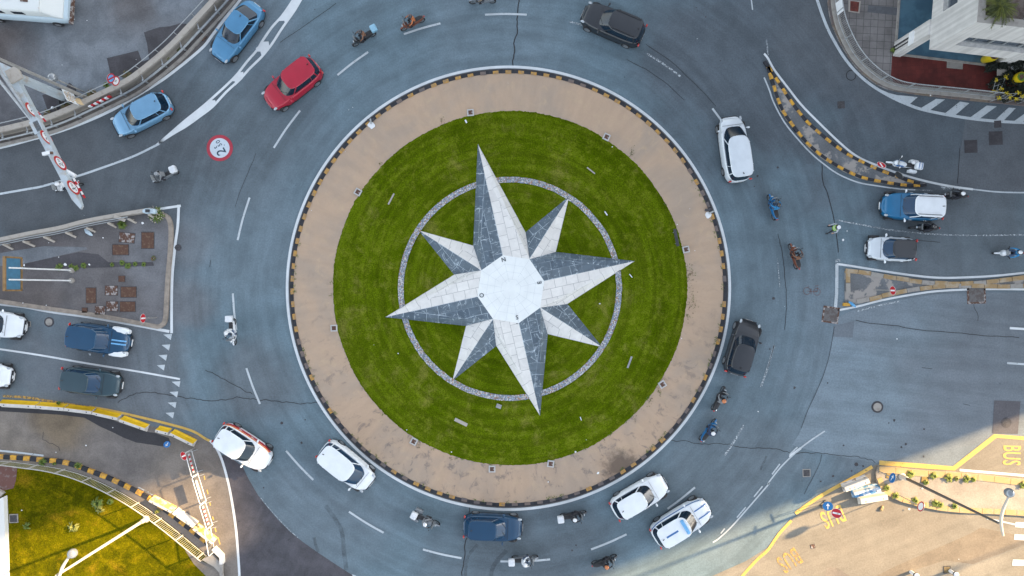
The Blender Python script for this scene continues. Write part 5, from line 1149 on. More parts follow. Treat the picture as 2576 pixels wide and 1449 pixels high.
wl_ = [(3, 3, 1418, 412, .28, 'weed growing against the upper kerb of the bus island, first along from the lamp base'), (3, 3, 1655, 437, .26, 'weed just right of the rusty plate on the bus island'), (3, 3, 1800, 455, .3, 'larger spread of weed midway along the upper kerb of the bus island'),
       (3, 3, 1880, 462, .17, 'small dry weed between two green ones on the upper bus island kerb'), (3, 3, 1980, 465, .27, 'bushy weed near the right end of the upper bus island kerb row'), (3, 3, 2050, 472, .17, 'last small weed at the right end of the upper bus island kerb row'),
       (3, 3, 1180, 555, .22, 'weed on the rounded nose of the bus island beside the blue sign'), (3, 3, 1265, 630, .27, 'weed at the foot of the thin sign post on the bus island'), (3, 3, 1468, 684, .25, 'weed on the lower kerb between the post and the round sign'),
       (3, 3, 1668, 710, .26, 'left one of two touching weeds on the lower bus island kerb'), (3, 3, 1715, 722, .22, 'right one of two touching weeds on the lower bus island kerb'), (3, 3, 1860, 735, .2, 'single weed at the right on the lower bus island kerb'), (3, 3, 2540, 525, .25, 'weed at the right edge on the upper bus island kerb'), (3, 3, 1575, 500, .18, 'weed at the corner of the rusty plate on the bus island')]
for c, r, u, v, s, lb in wl_: tuft('weed', W(c, r, u, v), s*1.1, .16, 34, m_leafy if 'dry' in lb else m_leafb, lb, group='weeds on the bus island')
for c, r, u, v, s, lb, mt in [(0, 3, 452, 300, .34, 'green weed growing out of the striped kerb, left of the other', m_leaf), (0, 3, 808, 332, .3, 'green weed growing out of the striped kerb, right of the other', m_leaf), (0, 3, 570, 310, .12, 'tiny weed in the middle of the striped kerb', m_leaf),
                              (0, 3, 995, 705, .5, 'spiky green weed on the roadside lawn at the shadow edge', m_leaf), (0, 3, 1025, 768, .35, 'yellowish spiky tuft just below the spiky green weed', m_leafy), (0, 3, 1128, 692, .25, 'small spiky tuft right of the spiky green weed', m_leaf),
                              (0, 3, 758, 940, .45, 'thin leaved tuft in the middle of the roadside lawn', m_leafy), (0, 3, 295, 935, .3, 'faint tuft beside the drain box on the roadside lawn', m_leaf), (0, 3, 1600, 790, .2, 'weed behind the upper white barrier', m_leafy),
                              (0, 1, 1247, 812, .38, 'round green bush against the rail of the paved triangle', m_leaf), (0, 0, 1095, 870, .3, 'green weed under the round signs by the barrier', m_leaf),
                              (0, 2, 612, 1150, .14, 'tiny weed beside the yellow line at the lower left', m_leaf), (3, 0, 1250, 520, .25, 'small green weed against the foot of the pillar', m_leaf)]:
    tuft('weed', W(c, r, u, v), s*.9, .25, 60 if 'bush' in lb else 34, mt, lb, group='scattered weeds', wd=.04, arch=.8)
for c, r, u, v, s, lb in [(0, 1, 612, 1236, .35, 'leftmost mossy clump in the row across the paved triangle'), (0, 1, 728, 1226, .2, 'second mossy clump in the row across the paved triangle'), (0, 1, 778, 1250, .28, 'flat mossy clump at the head of the upper pole'), (0, 1, 858, 1223, .27, 'mossy clump left of a white paper in the row'),
                          (0, 1, 1140, 1215, .2, 'small clump at the middle of the row across the triangle'), (0, 1, 1240, 1195, .24, 'clump with white flowers in the row across the triangle'), (0, 1, 1300, 1225, .3, 'largest clump right of the white flowers in the row'), (0, 1, 1372, 1208, .2, 'clump right of the largest one in the row'), (0, 1, 1460, 1212, .22, 'rightmost clump in the row across the triangle'), (0, 1, 1555, 1150, .25, 'dry clump at the right end of the paved triangle')]:
    tuft('moss_clump', W(c, r, u, v), s*.8, .1, 46, m_leaf if 'dry' not in lb else m_drygrass, lb, 'weed', 'clumps across the paved triangle', wd=.035)
b = tuft('flowering_shrub', W(0, 1, 1595, 715), .55, .3, 110, m_leaf, 'low shrub dotted with white flowers at the tip of the paved triangle', 'shrub', wd=.03)
fl = MB(); rr = random.Random(4)
for i in range(60): a = rr.uniform(0, 6.28); q = rr.uniform(.05, .6); fl.box((q*cos(a), q*sin(a), .26+rr.uniform(0, .1)), (.045, .03, .02), rz=a)
fl.build('flowers', M('cream petals', (.55, .48, .38), .8), b)
for i, (c, r, u, v, s, lb) in enumerate([(0, 0, 1290, 760, .35, 'brown dry weeds by the barrier under the asphalt patch'), (0, 0, 935, 955, .4, 'brown dry weeds by the barrier right of the striped board'), (0, 0, 700, 1070, .5, 'brown weeds in the corner between the column and barrier'), (0, 0, 490, 1145, .3, 'brown weeds beside the small lamp globe'), (0, 0, 1790, 490, .4, 'brown weeds behind the guard rail in the middle of the bend'), (0, 0, 1690, 575, .22, 'green sprig behind the guard rail in the bend')]):
    tuft('dry_weeds', W(c, r, u, v), s, .1, 50, m_drygrass if i < 5 else m_leaf, lb, 'weed', 'weeds along the yard barrier', wd=.03)
# small edge weeds along lawn rim (uncountable)
we = MB(); rr = random.Random(9)
for c, r, u, v, n, sp_ in [(2, 1, 1205, 100, 26, .25), (2, 1, 1785, 1300, 60, .5), (2, 2, 1800, 130, 70, .55), (2, 2, 1760, 290, 18, .2), (2, 2, 1480, 1020, 30, .3), (2, 2, 1380, 1120, 26, .25), (1, 0, 1880, 1220, 20, .2), (1, 1, 1260, 205, 12, .12), (1, 3, 1640, 120, 14, .15), (1, 3, 1965, 255, 8, .1), (2, 2, 1230, 1280, 14, .2), (2, 3, 430, 310, 8, .1), (2, 3, 925, 75, 8, .1)]:
    for i in range(n):
        p = W(c, r, u, v)+Vector((rr.gauss(0, sp_*.35), rr.gauss(0, sp_), .14)); a = rr.uniform(0, 6.3); L_ = rr.uniform(.04, .12)
        we.add([p, p+Vector((L_*cos(a), L_*sin(a), .05)), p+Vector((L_*cos(a+.5), L_*sin(a+.5), .03))], [(0, 1, 2)], 0 if rr.random() < .6 else 1)
for i in range(90):
    t = rr.uniform(2.9, 6.9); k_ = 536 if rr.random() < .8 else 445; p = D(1279+k_*cos(t), 725-k_*sin(t)); 
    for j in range(7):
        a = rr.uniform(0, 6.3); q = p+Vector((rr.gauss(0, .05), rr.gauss(0, .05), .15)); we.add([q, q+Vector((.08*cos(a), .08*sin(a), .04)), q+Vector((.08*cos(a+.6), .08*sin(a+.6), .02))], [(0, 1, 2)], 1)
tag(we.build('rim_weeds', [m_drygrass, m_leaf]), 'fringe of dry and green weeds sprouting along the lawn rim and kerb joints', 'weeds', kind='stuff')
# palm on the roof
pp = D(1932+2300/4, 85/4, 8.6); tg = thing('palm_tree', (pp.x, pp.y, z1-.6), 'green palm crown on the roof terrace of the white building', 'palm')
MB().tube([(0, 0, 0), (.03, 0, .5), (.05, .02, .9)], [.16, .13, .11], 10).build('trunk', m_drygrass, tg, smooth=True)
m_palm = M('palm fronds', (.085, .10, .008), .6, var=.4, scale=3, col2=(.03, .042, .005)); rr = random.Random(8)
for i in range(84):
    a = i*2.399; L_ = rr.uniform(.6, 1.2); up = rr.uniform(-.1, .6); b = MB(); q = []
    for k_ in range(7):
        t = k_/6; p = Vector((cos(a)*L_*t, sin(a)*L_*t, .9+up*t*.9-.38*t*t)); q.append(p)
    s = Vector((-sin(a), cos(a), 0)); b.tube(q, .012, 4)
    for k_ in range(1, 7):
        for sg in (1, -1):
            for f in (0, .5):
                p = q[k_-1].lerp(q[k_], f); e = p+s*sg*.13*(1-.35*k_/6)+(q[k_]-q[k_-1])*.9+Vector((0, 0, -.02)); d = (q[k_]-q[k_-1])*.16; b.add([p-d, p+d, e], [(0, 1, 2)])
    b.build('frond', m_palm, tg)
# yellow planters, dark shrubs, flower stands at the right edge
m_pot = M('glossy yellow pot', (.50, .38, .012), .3, var=.06, coat=.6); m_soil = M('potting soil', (.16, .09, .075), .95, var=.3, scale=8)
m_dkleaf = M('dark evergreen leaves', (.012, .018, .012), .8, var=.5, scale=5, col2=(.03, .04, .02), lo=.6, hi=.75)
def pot(pos, lb, plant):
    t = thing('planter', pos, lb, 'planter', 'tall yellow planters'); MB().lathe([(.22, 0), (.27, .1), (.34, .6), (.36, .95), (.33, 1.08), (.29, 1.08), (.28, 1.0)], n=22).build('pot', m_pot, t, smooth=True)
    MB().lathe([(.0, 1.03), (.285, 1.03)], n=16, close=False).build('soil', m_soil, t)
    if plant:
        b = MB(); rr = random.Random(1)
        for i in range(60): a = rr.uniform(0, 6.3); q = rr.uniform(.18, .3); b.box((q*cos(a), q*sin(a), 1.07), (.06, .03, .03), rz=a)
        b.build('seedlings', M('fresh green', (.2, .36, .05), .7), t)
pa = W(3, 0, 2150, 615); pot((pa.x, pa.y, .2), 'tall yellow planter half under the white building', False)
pa = W(3, 0, 2425, 825); pot((pa.x, pa.y, .14), 'tall yellow planter with seedlings among the dark shrubs', True)
def shrub(pos, r, h, lb, n=420, mat=None, seed=1):
    rr = random.Random(seed); t = thing('dark_shrub', pos, lb, 'shrub', 'dark shrubs at the right edge'); b = MB()
    MB().tube([(0, 0, 0), (.02, 0, h*.6)], [.05, .03], 6).build('trunk', m_drygrass, t)
    for i in range(n):
        a = rr.uniform(0, 2*pi); ph = rr.uniform(-.2, 1); q = r*(.55+.45*rr.random())*(1+.25*sin(3*a+seed)); p = Vector((q*cos(a)*cos(ph*1.4), q*sin(a)*cos(ph*1.4), h*.5+h*.5*sin(ph*1.4)*rr.uniform(.7, 1.1)))
        L_ = rr.uniform(.08, .16); m_ = Matrix.Rotation(rr.uniform(0, 6.3), 3, Vector((rr.uniform(-1, 1), rr.uniform(-1, 1), 1)).normalized()); b.add([p+m_ @ Vector((-L_, 0, 0)), p+m_ @ Vector((0, -L_*.35, .02)), p+m_ @ Vector((L_, 0, 0)), p+m_ @ Vector((0, L_*.35, .02))], [(0, 1, 2, 3)])
    b.build('foliage', mat or m_dkleaf, t)
for i, (u, v, r, h, lb) in enumerate([(2190, 690, .42, .8, 'dark shrub beside the upper yellow planter'), (2275, 690, .4, .9, 'dark shrub between the upper yellow planter and the glass table'), (2240, 870, .55, .9, 'dark shrub on the red terrace behind the end of the railing'), (2400, 700, .6, 1.1, 'dark shrub behind the lower yellow planter'), (2510, 730, .6, 1.2, 'dark shrub at the right edge beside the white seat'),
                                      (2450, 890, .65, .9, 'dark shrub in front of the lower yellow planter'), (2350, 960, .6, .7, 'low dark shrub under the left flower stand'), (2500, 970, .6, .7, 'low dark shrub under the right flower stand'), (2340, 790, .5, .8, 'dark shrub between the railing end and the lower yellow planter')]):
    p = W(3, 0, u, v); shrub((p.x, p.y, .14), r, h, lb, seed=i+2)
m_pet = M('yellow petals', (.62, .48, .01), .6, var=.1)
def stand(pts, lb):
    c = sum((W(3, 0, u, v) for u, v in pts), Vector())/len(pts); t = thing('flower_stand', (c.x, c.y, .14), lb, 'flower stand', 'metal stands with yellow flowers')
    ps = [W(3, 0, u, v, 1.0)-Vector((c.x, c.y, .14)) for u, v in pts]; b = MB()
    for i in range(len(ps)):
        b.tube([ps[i], ps[(i+1) % len(ps)]], .02, 5); b.tube([(ps[i].x, ps[i].y, 0), ps[i]], .022, 5); b.tube([ps[i]*.5+ps[i-1]*.5, ps[(i+1) % len(ps)]*.5+ps[(i+2) % len(ps)]*.5], .014, 5)
    b.build('frame', m_galv, t); rr = random.Random(len(lb))
    for p in ps:
        f = MB()
        for k_ in range(26): q = Vector((rr.gauss(0, .07), rr.gauss(0, .07), rr.uniform(0, .14))); f.add([p+q, p+q+Vector((.07*cos(k_), .07*sin(k_), .02)), p+q+Vector((.07*cos(k_+1), .07*sin(k_+1), .0))], [(0, 1, 2)])
        f.build('flower_bunch', m_pet, t)
stand([(2290, 815), (2388, 782), (2342, 895), (2262, 922)], 'metal stand with yellow flower bunches at the end of the railing')
stand([(2398, 945), (2512, 938), (2430, 985), (2320, 990)], 'metal stand with yellow flowers below the lower yellow planter')
stand([(2556, 970), (2640, 960), (2600, 1010), (2490, 1000)], 'metal stand with yellow flowers cut by the right edge')
tg = thing('garden_seat', W(3, 0, 2510, 670), 'white scalloped garden seat among the dark shrubs at the right edge', 'seat')
b = MB(); 
for k_ in range(5): b.bar(W(3, 0, 2440+k_*6, 665+k_*9, .9)-tg.location, W(3, 0, 2590, 632+k_*10, .9)-tg.location, .07, .04)
b.build('slats', m_wht, tg); MB().box((0, 0, .4), (.5, .4, .8)).build('base', m_dkleaf, tg)
tg = thing('glass_table', W(3, 0, 2375, 690), 'dark framed glass table with crossed legs beside the white seat', 'table')
tt = W(3, 0, 2375, 690, .7)-tg.location; b = MB(); 
for dx, dy in ((-.45, -.45), (.45, -.45), (.45, .45), (-.45, .45)): b.tube([(dx*.7, dy*.7, 0), (tt.x+dx, tt.y+dy, .7)], .025, 5)
for a_, c_ in (((-.5, 0), (.5, 0)), ((0, -.5), (0, .5)), ((-.4, -.4), (.4, .4))): b.tube([(tt.x+a_[0], tt.y+a_[1], .69), (tt.x+c_[0], tt.y+c_[1], .69)], .025, 5)
b.build('frame', m_dkmetal, tg); MB().box((tt.x, tt.y, .72), (1.0, 1.0, .015)).build('top', m_beige, tg)

# ---------------------------------------------------------------- railings and barriers
def railing(name, base, h, lb, cat, mrail, mbal, step=.13, post=1.9, r=.035, zb=.12, group=None, ends=True):
    q = resample(base, step); c = base[len(base)//2]; t = thing(name, (c.x, c.y, 0), lb, cat, group)
    MB().tube([p+Vector((0, 0, zb+h)) for p in q[::3]+[q[-1]]], r, 7).build('top_rail', mrail, t, world=True, smooth=True)
    MB().tube([p+Vector((0, 0, zb+.12)) for p in q[::3]+[q[-1]]], r*.7, 6).build('bottom_rail', mrail, t, world=True, smooth=True)
    b = MB(); 
    for p in q: b.bar((p.x, p.y, zb+.12), (p.x, p.y, zb+h), .016, .016)
    b.build('balusters', mbal, t, world=True)['kind'] = 'stuff'
    for p in resample(base, post): MB().bar((p.x, p.y, zb-.1), (p.x, p.y, zb+h+.02), .07, .07).build('post', mrail, t, world=True)
    return t
railing('pavement_railing', FR, 1.05, 'long curved white metal railing round the top right pavement', 'railing', m_galv, m_galv, zb=.28)
tg = bpy.data.objects['pavement_railing']; q = [FR[8], FR[14]]
ps_ = [p for p in FR if W(3, 0, 0, 30).y > p.y > W(3, 0, 0, 185).y]
b = MB(); b.strip([ps_[0], ps_[-1]], .04, .4, 1.32); b.build('white_panel', m_wht, tg, world=True)
m_rwhite = M('aged white railing paint', (.36, .35, .325), .6, var=.12, scale=3)
railing('lawn_railing', FB, 1.05, 'long curved white metal railing beside the lower left lawn', 'railing', m_rwhite, m_rwhite, zb=.13)
# yard barrier: concrete parapet + guard rail + handrail
tg = thing('yard_barrier', BARC[len(BARC)//2], 'long curved concrete parapet with steel handrail and guard rail along the yard', 'barrier')
vis = [p for p in BARC if -37 < p.x < 0]
MB().strip(vis, .36, 0, .8).build('parapet', m_beige, tg, world=True)
o1 = offset(vis, -.55); o2 = offset(vis, .28)
MB().tube([p+Vector((0, 0, 1.15)) for p in o2], .03, 7).build('handrail', m_galv, tg, world=True, smooth=True)
gb = MB(); gb.loft([[p+Vector((0, 0, z)) for p in offset(vis, -.62-d)] for d, z in ((0, .42), (-.04, .5), (.03, .56), (-.04, .62), (0, .72))], cap=False, closed=False); gb.build('guard_rail', m_galv, tg, world=True, smooth=True)
MB().strip(offset(vis, -.78), .2, 0, .14).build('footing', m_conc, tg, world=True)
for p, q_ in zip(resample(o1, 1.75), resample(o2, 1.75)):
    MB().bar((p.x, p.y, 0), (p.x, p.y, .72), .09, .12).bar((p.x, p.y, .6), p.lerp(q_, .5)+Vector((0, 0, .6)), .06, .06).build('rail_post', m_galv, tg, world=True)
    MB().bar((q_.x, q_.y, .3), (q_.x, q_.y, 1.15), .04, .04).build('handrail_post', m_galv, tg, world=True)
tg = thing('striped_board', W(0, 0, 1010, 1020), 'red and white candy striped board fixed to the guard rail', 'board')
a_, c_ = W(0, 0, 900, 1078, .75), W(0, 0, 1115, 968, .75); b = MB()
for i in range(8): b.bar(a_.lerp(c_, i/8), a_.lerp(c_, (i+1)/8), .06, .34, i % 2)
b.build('board', [m_wht, m_signred], tg, world=True)
# barrier of the paved triangle
tl = catmull(P(0, 1, [(-300, 1030), (0, 978), (350, 905), (640, 852), (900, 785), (1200, 728), (1560, 668)]), 5)
tg = thing('island_barrier', W(0, 1, 780, 825), 'low concrete barrier with braced steel rails on the upper edge of the paved triangle', 'barrier')
MB().strip(tl, .26, 0, .6).build('parapet', m_beige, tg, world=True)
for zz, dd in ((.75, -.28), (.5, -.36)): MB().tube([p+Vector((0, 0, zz)) for p in offset(tl, dd)[:-3]], .035, 6).build('rail', m_galv, tg, world=True, smooth=True)
for (u, v, u2, v2) in [(30, 1010, 130, 1060), (230, 980, 350, 1030), (440, 935, 550, 985), (660, 890, 765, 940), (870, 845, 960, 885), (1085, 795, 1170, 840), (1290, 755, 1370, 795), (1495, 710, 1565, 750)]:
    a_ = W(0, 1, u, v, .8); c_ = W(0, 1, u2, v2, .14); MB().bar(a_, c_, .13, .06).bar((a_.x, a_.y, .1), a_, .08, .08).build('brace', m_beige, tg, world=True)
MB().bar(W(0, 1, 1150, 725, .75), W(0, 1, 1260, 770, .6), .22, .06).build('loose_brace', m_beige, tg, world=True)
tg = thing('crash_cushion', W(0, 1, 1545, 685), 'small pale blue steel end piece of the barrier at the tip of the paved triangle', 'barrier end')
MB().xloft([(-.4, .12, .2, .7), (-.2, .2, .1, .75), (.35, .18, .1, .75), (.45, .1, .2, .65)], 10, e=4).build('shell', m_camp2, tg, smooth=True); MB().box((0, 0, .8), (.25, .2, .12)).build('bracket', m_dkmetal, tg)

# jersey barriers
def jersey(a, b, lb, mtop, mside, h=.55, group='barriers at the lower left', wt=.2, wb=.52):
    """concrete barrier; its +y side faces the traffic and carries the paint"""
    d = (b-a); L_ = d.length; c = (a+b)/2; t = thing('road_barrier', (c.x, c.y, 0), lb, 'road barrier', group, rz=atan2(d.y, d.x))
    full = [(-wb/2, 0), (-wb/2, .09), (-wb*.34, .2), (-wt/2, h-.02), (-wt/2+.02, h), (wt/2-.02, h), (wt/2, h-.02), (wb*.34, .2), (wb/2, .09), (wb/2, 0)]
    s = MB(); s.loft([[Vector((x, y, z)) for y, z in full] for x in (-L_/2+.015, L_/2-.015)])
    for i, f in enumerate(s.f):
        if len(f) == 4 and sum(s.v[k][1] for k in f)/4 > wt/2-.03: s.m[i] = 1
    s.build('body', [mside, mtop], t)
    for x in (-L_*.32, L_*.32): MB().lathe([(0, h+.004), (.045, h+.004)], (x, -wt*.15, 0), 10, close=False).build('lifting_hole', m_black, t)
    return t
m_jy = M('bright yellow barrier paint', (.68, .42, .005), .6, var=.08, scale=3); m_jc = M('white barrier side', (.50, .48, .45), .7, var=.1, scale=3)
m_jw = M('chalk white barrier paint', (.58, .54, .47), .7, var=.08, scale=3, col2=(.45, .38, .28), lo=.62, hi=.8); m_jy2 = M('faded yellow barrier paint', (.60, .40, .08), .7, var=.15, scale=3, col2=(.5, .42, .3))
jz = .45
for (q, r_, lb, mt, ms_) in [
        ([(0, 2, -20, 1147), (0, 2, 365, 1168)], 0, 'yellow topped barrier leaving the left edge, first of the row', m_jy, m_jc), ([(0, 2, 368, 1170), (0, 2, 650, 1192)], 0, 'second yellow topped barrier from the left edge', m_jy, m_jc),
        ([(0, 2, 655, 1194), (0, 2, 930, 1228)], 0, 'third yellow topped barrier from the left edge, before the row bends', m_jy, m_jc), ([(0, 2, 938, 1236), (0, 2, 1192, 1292)], 0, 'yellow topped barrier where the row bends down', m_jy, m_jc),
        ([(0, 2, 1212, 1308), (0, 2, 1470, 1400)], 0, 'yellow topped barrier lying askew between two gaps', m_jy, m_jc), ([(0, 2, 1572, 1412), (0, 2, 1700, 1442)], 0, 'short yellow topped barrier beside the last one', m_jy, m_jc),
        ([(0, 3, 1722, -5), (0, 3, 1952, 108)], 0, 'last yellow topped barrier of the row, touching the crowd fence', m_jy, m_jc),
        ([(0, 3, 1515, 665), (0, 3, 1745, 785)], 0, 'upper sunlit barrier by the railing with a yellow upper end', m_jy2, m_jc), ([(0, 3, 1755, 790), (0, 3, 1965, 935)], 0, 'middle sunlit barrier by the railing, plain white', m_jw, m_jw), ([(0, 3, 1962, 950), (0, 3, 2155, 1100)], 0, 'lower sunlit barrier by the railing, faded yellow', m_jy2, m_jc)]:
    (a_, c_) = [W(*x, jz) for x in q]; u_ = (c_-a_).normalized(); sh_ = Vector((u_.y, -u_.x, 0))*.15; jersey(Vector((a_.x, a_.y, 0))+sh_, Vector((c_.x, c_.y, 0))+sh_, lb, mt, ms_)
m_jbl = M('blue white weathered paint', (.45, .5, .55), .7, var=.1, scale=2, col2=(.06, .2, .38), lo=.45, hi=.56); m_jgr = M('weathered white barrier', (.52, .5, .47), .7, var=.1, scale=3, col2=(.25, .2, .15), lo=.56, hi=.66)
for q, lb, mt in [([(3, 3, 775, 580), (3, 3, 1020, 487)], 'weathered grey-white barrier, uppermost of the three by the bus island', m_jgr), ([(3, 3, 868, 635), (3, 3, 1135, 578)], 'blue and white barrier in the middle of the three by the bus island', m_jbl), ([(3, 3, 932, 700), (3, 3, 1205, 655)], 'plain white barrier, lowest of the three by the bus island', m_jw)]:
    (a_, c_) = [W(*x, .5) for x in q]; jersey(Vector((a_.x, a_.y, 0)), Vector((c_.x, c_.y, 0)), lb, mt, mt, group='barriers beside the bus island', wt=.36, wb=.62, h=.55)
# crowd fences
def crowd(a, b, lb, deco):
    d = b-a; L_ = d.length; c = (a+b)/2; t = thing('crowd_barrier', (c.x, c.y, 0), lb, 'crowd barrier', 'steel crowd barriers in a line', rz=atan2(d.y, d.x)); h = 1.1
    f = MB(); f.tube([(-L_/2, 0, .12), (-L_/2, 0, h-.08), (-L_/2+.08, 0, h), (L_/2-.08, 0, h), (L_/2, 0, h-.08), (L_/2, 0, .12)], .026, 7); f.tube([(-L_/2, 0, .18), (L_/2, 0, .18)], .02, 6); f.build('frame', m_wht, t, smooth=True)
    b_ = MB(); n = 18
    for i in range(1, n): x = -L_/2+L_*i/n; b_.bar((x, 0, .18), (x, 0, h), .013, .013)
    b_.build('bars', m_galv, t)
    for x in (-L_/2+.12, L_/2-.12): MB().tube([(x, -.33, .02), (x, -.05, .14), (x, .05, .14), (x, .33, .02)], .022, 6).build('foot', m_galv, t)
    if deco == 'stripe':
        s = MB()
        for i in range(9): x = -L_*.4+L_*.8*i/9; s.bar((x, .03, .62), (x+L_*.8/9, .03, .62), .02, .22, i % 2)
        s.build('striped_panel', [m_wht, m_signred], t)
    elif deco: MB().box((0, .03, .62), (L_*.7, .02, .25)).build('white_panel', m_wht, t)
for q, lb, dc in [([(1938, 172), (2003, 410)], 'uppermost crowd barrier with a red and white striped panel, in shade', 'stripe'), ([(2005, 420), (2085, 682)], 'second crowd barrier with a plain white panel', 'w'), ([(2078, 695), (2150, 925)], 'third crowd barrier with a striped panel, in full sun', 'stripe'), ([(2128, 945), (2170, 1190)], 'lowest crowd barrier, beside the end of the railing', None)]:
    crowd(W(0, 3, *q[1]), W(0, 3, *q[0]), lb, dc)

# ---------------------------------------------------------------- lamps, gantry, signs
m_pole = M('painted steel pole', (.34, .33, .31), .45, .3, var=.08); m_pale = M('pale cream pole', (.50, .46, .39), .5, .1, var=.06); m_globe = M('smoked lamp globe', (.22, .24, .26), .12, .3, var=.05, coat=.8); m_dkpole = M('dark bronze pole', (.13, .12, .11), .45, .4)
def lamp(basep, arm, globe, lb, mp, h=9.6, rg_=.27, zb=.13):
    t = thing('street_lamp', (basep.x, basep.y, 0), lb, 'street lamp', 'tall lamps with globe heads')
    MB().lathe([(.24, 0), (.24, zb+.06), (.17, zb+.1), (.15, .7), (.11, .75)], n=14).build('base', m_pale, t, smooth=True)
    MB().tube([(0, 0, .1), (0, 0, h*.5), (0, 0, h)], [.11, .09, .065], 12).build('pole', mp, t, smooth=True)
    if arm:
        q = [p-Vector((basep.x, basep.y, 0)) for p in catmull(arm, 5)]
        MB().tube(q, [.055+.03*sin(pi*i/(len(q)-1)) for i in range(len(q))], 10).build('arm', m_pale, t, smooth=True)
    g_ = globe-Vector((basep.x, basep.y, 0)); MB().ball(g_, rg_, 22).build('globe', m_globe, t, smooth=True)
    MB().lathe([(.1, -.05), (.13, .02), (.05, .07)], g_+Vector((0, 0, -rg_)), 12).build('globe_collar', m_dkmetal, t, smooth=True)
lamp(W(3, 3, 1338, 442), P(3, 3, [(2368, 1045), (2350, 960), (2344, 880), (2362, 790), (2400, 700), (2424, 640)], 9.6), W(3, 3, 2427, 612, 9.6), 'tall dark street lamp rising from the bus island with a curved cream arm', m_dkpole)
lamp(W(0, 3, 1482, 868), P(0, 3, [(520, 1640), (590, 1470), (630, 1360), (672, 1290), (700, 1250)], 9.6), W(0, 3, 730, 1222, 9.6), 'tall cream street lamp rising from the railing over the lower left lawn', m_pale)
bl = D(3290, 1090); lamp(bl, None, Vector((bl.x, bl.y, 9.9)), 'street lamp outside the right edge casting the long thin shadow', m_dkpole)
# slim mast beside the gantry at the upper left
bz = D(222, 248); t = thing('tall_mast', (bz.x, bz.y, 0), 'slim grey mast leaning out of the left edge above the gantry arm', 'mast'); MB().tube([(0, 0, 0), (0, 0, 5), (0, 0, 10.5)], [.12, .1, .075], 10).build('pole', m_pole, t, smooth=True); MB().lathe([(.22, 0), (.22, .12), (.14, .16)], n=12).build('base', m_conc, t)
# small globe lamps in the yard
for (x, y, z, r_, lb) in ((132.5, 195, 3.3, .30, 'large smoky grey globe lamp on a post in the yard'), (133, 271.5, .35, .13, 'small silver globe on the yard surface by the column foot')):
    g_ = D(x, y, z); t = thing('globe_lamp', (g_.x, g_.y, 0), lb, 'lamp', None)
    MB().ball((0, 0, z), r_, 18).build('globe', m_globe if r_ > .2 else m_chrome, t, smooth=True); MB().tube([(0, 0, 0), (0, 0, z-r_*.9)], .04 if z > 1 else .1, 8).build('post', m_pole, t)
# gantry
m_gan = M('pale blue grey steel', (.40, .455, .49), .5, .1, var=.12, scale=2, col2=(.36, .34, .31), lo=.5, hi=.7); zg = 5.3
colp = D(168, 247); t = thing('sign_gantry', (colp.x, colp.y, 0), 'pale steel gantry with a box arm reaching over the top left exit road', 'gantry')
gl = lambda x, y, z: D(x, y, z)-Vector((colp.x, colp.y, 0))
MB().lathe([(.34, 0), (.32, 2.6), (.30, zg-.2)], n=8).build('column', m_gan, t)
ft = MB()
for k_ in range(8): a = k_*pi/4; ft.bar((.3*cos(a), .3*sin(a), .5), (.62*cos(a), .62*sin(a), .03), .06, .1)
ft.box((0, 0, .05), (1.3, 1.3, .1)).build('foot_brackets', m_dkmetal, t)
A0, A1_ = D(30, 189, zg), D(204, 521, zg); ad = (A1_-A0).normalized(); an = Vector((-ad.y, ad.x, 0))
if an.x < 0: an = -an
org = Vector((colp.x, colp.y, 0)); arm = MB(); L_ = (A1_-A0).length
for (s0, s1, w0, w1) in ((0, .32, .52, .47), (.32, .58, .46, .43), (.58, .8, .42, .40), (.8, .94, .38, .36)):
    arm.bar(A0+ad*L_*s0-org, A0+ad*L_*s1-org, w0, .42)
e0 = A0+ad*L_*.94-org; e1 = A1_-org; s_ = an*.18; arm.add([e0-s_+Vector((0, 0, -.2)), e0+s_+Vector((0, 0, -.2)), e1+s_*.75+Vector((0, 0, -.1)), e1-s_*.3+ad*.12+Vector((0, 0, -.1)), e0-s_+Vector((0, 0, .2)), e0+s_+Vector((0, 0, .2)), e1+s_*.75+Vector((0, 0, .1)), e1-s_*.3+ad*.12+Vector((0, 0, .1))], [(3, 2, 1, 0), (4, 5, 6, 7), (0, 1, 5, 4), (1, 2, 6, 5), (2, 3, 7, 6), (3, 0, 4, 7)])
arm.build('arm', m_gan, t)
MB().bar(gl(-45, 150, zg+.1), gl(42, 190, zg+.1), .62, .5).build('head_beam', m_gan, t)
MB().box(gl(36, 188, zg+.3), (.85, .8, .16), rz=atan2(ad.y, ad.x)).build('head_plate', m_beige, t)
for a_, c_, w_ in (((-20, 150), (83, 300), .16), ((-20, 180), (80, 304), .12)): MB().tube([gl(*a_, zg+.9), gl(*c_, zg+.1)], w_/2+.03, 8).build('stay', m_galv, t, smooth=True)
gr_ = MB()
for k_ in range(-2, 3): gr_.bar(gl(88+k_*2.4, 305-k_*1.0, zg+.26), gl(100+k_*2.4, 329-k_*1.0, zg+.26), .03, .04)
gr_.build('grating', m_dkmetal, t); MB().box(gl(92, 318, zg+.24), (.62, .85, .04), rz=.45).build('collar_plate', m_gan, t)
m_ringy = M('orange sign rim', (.5, .3, .1), .5)
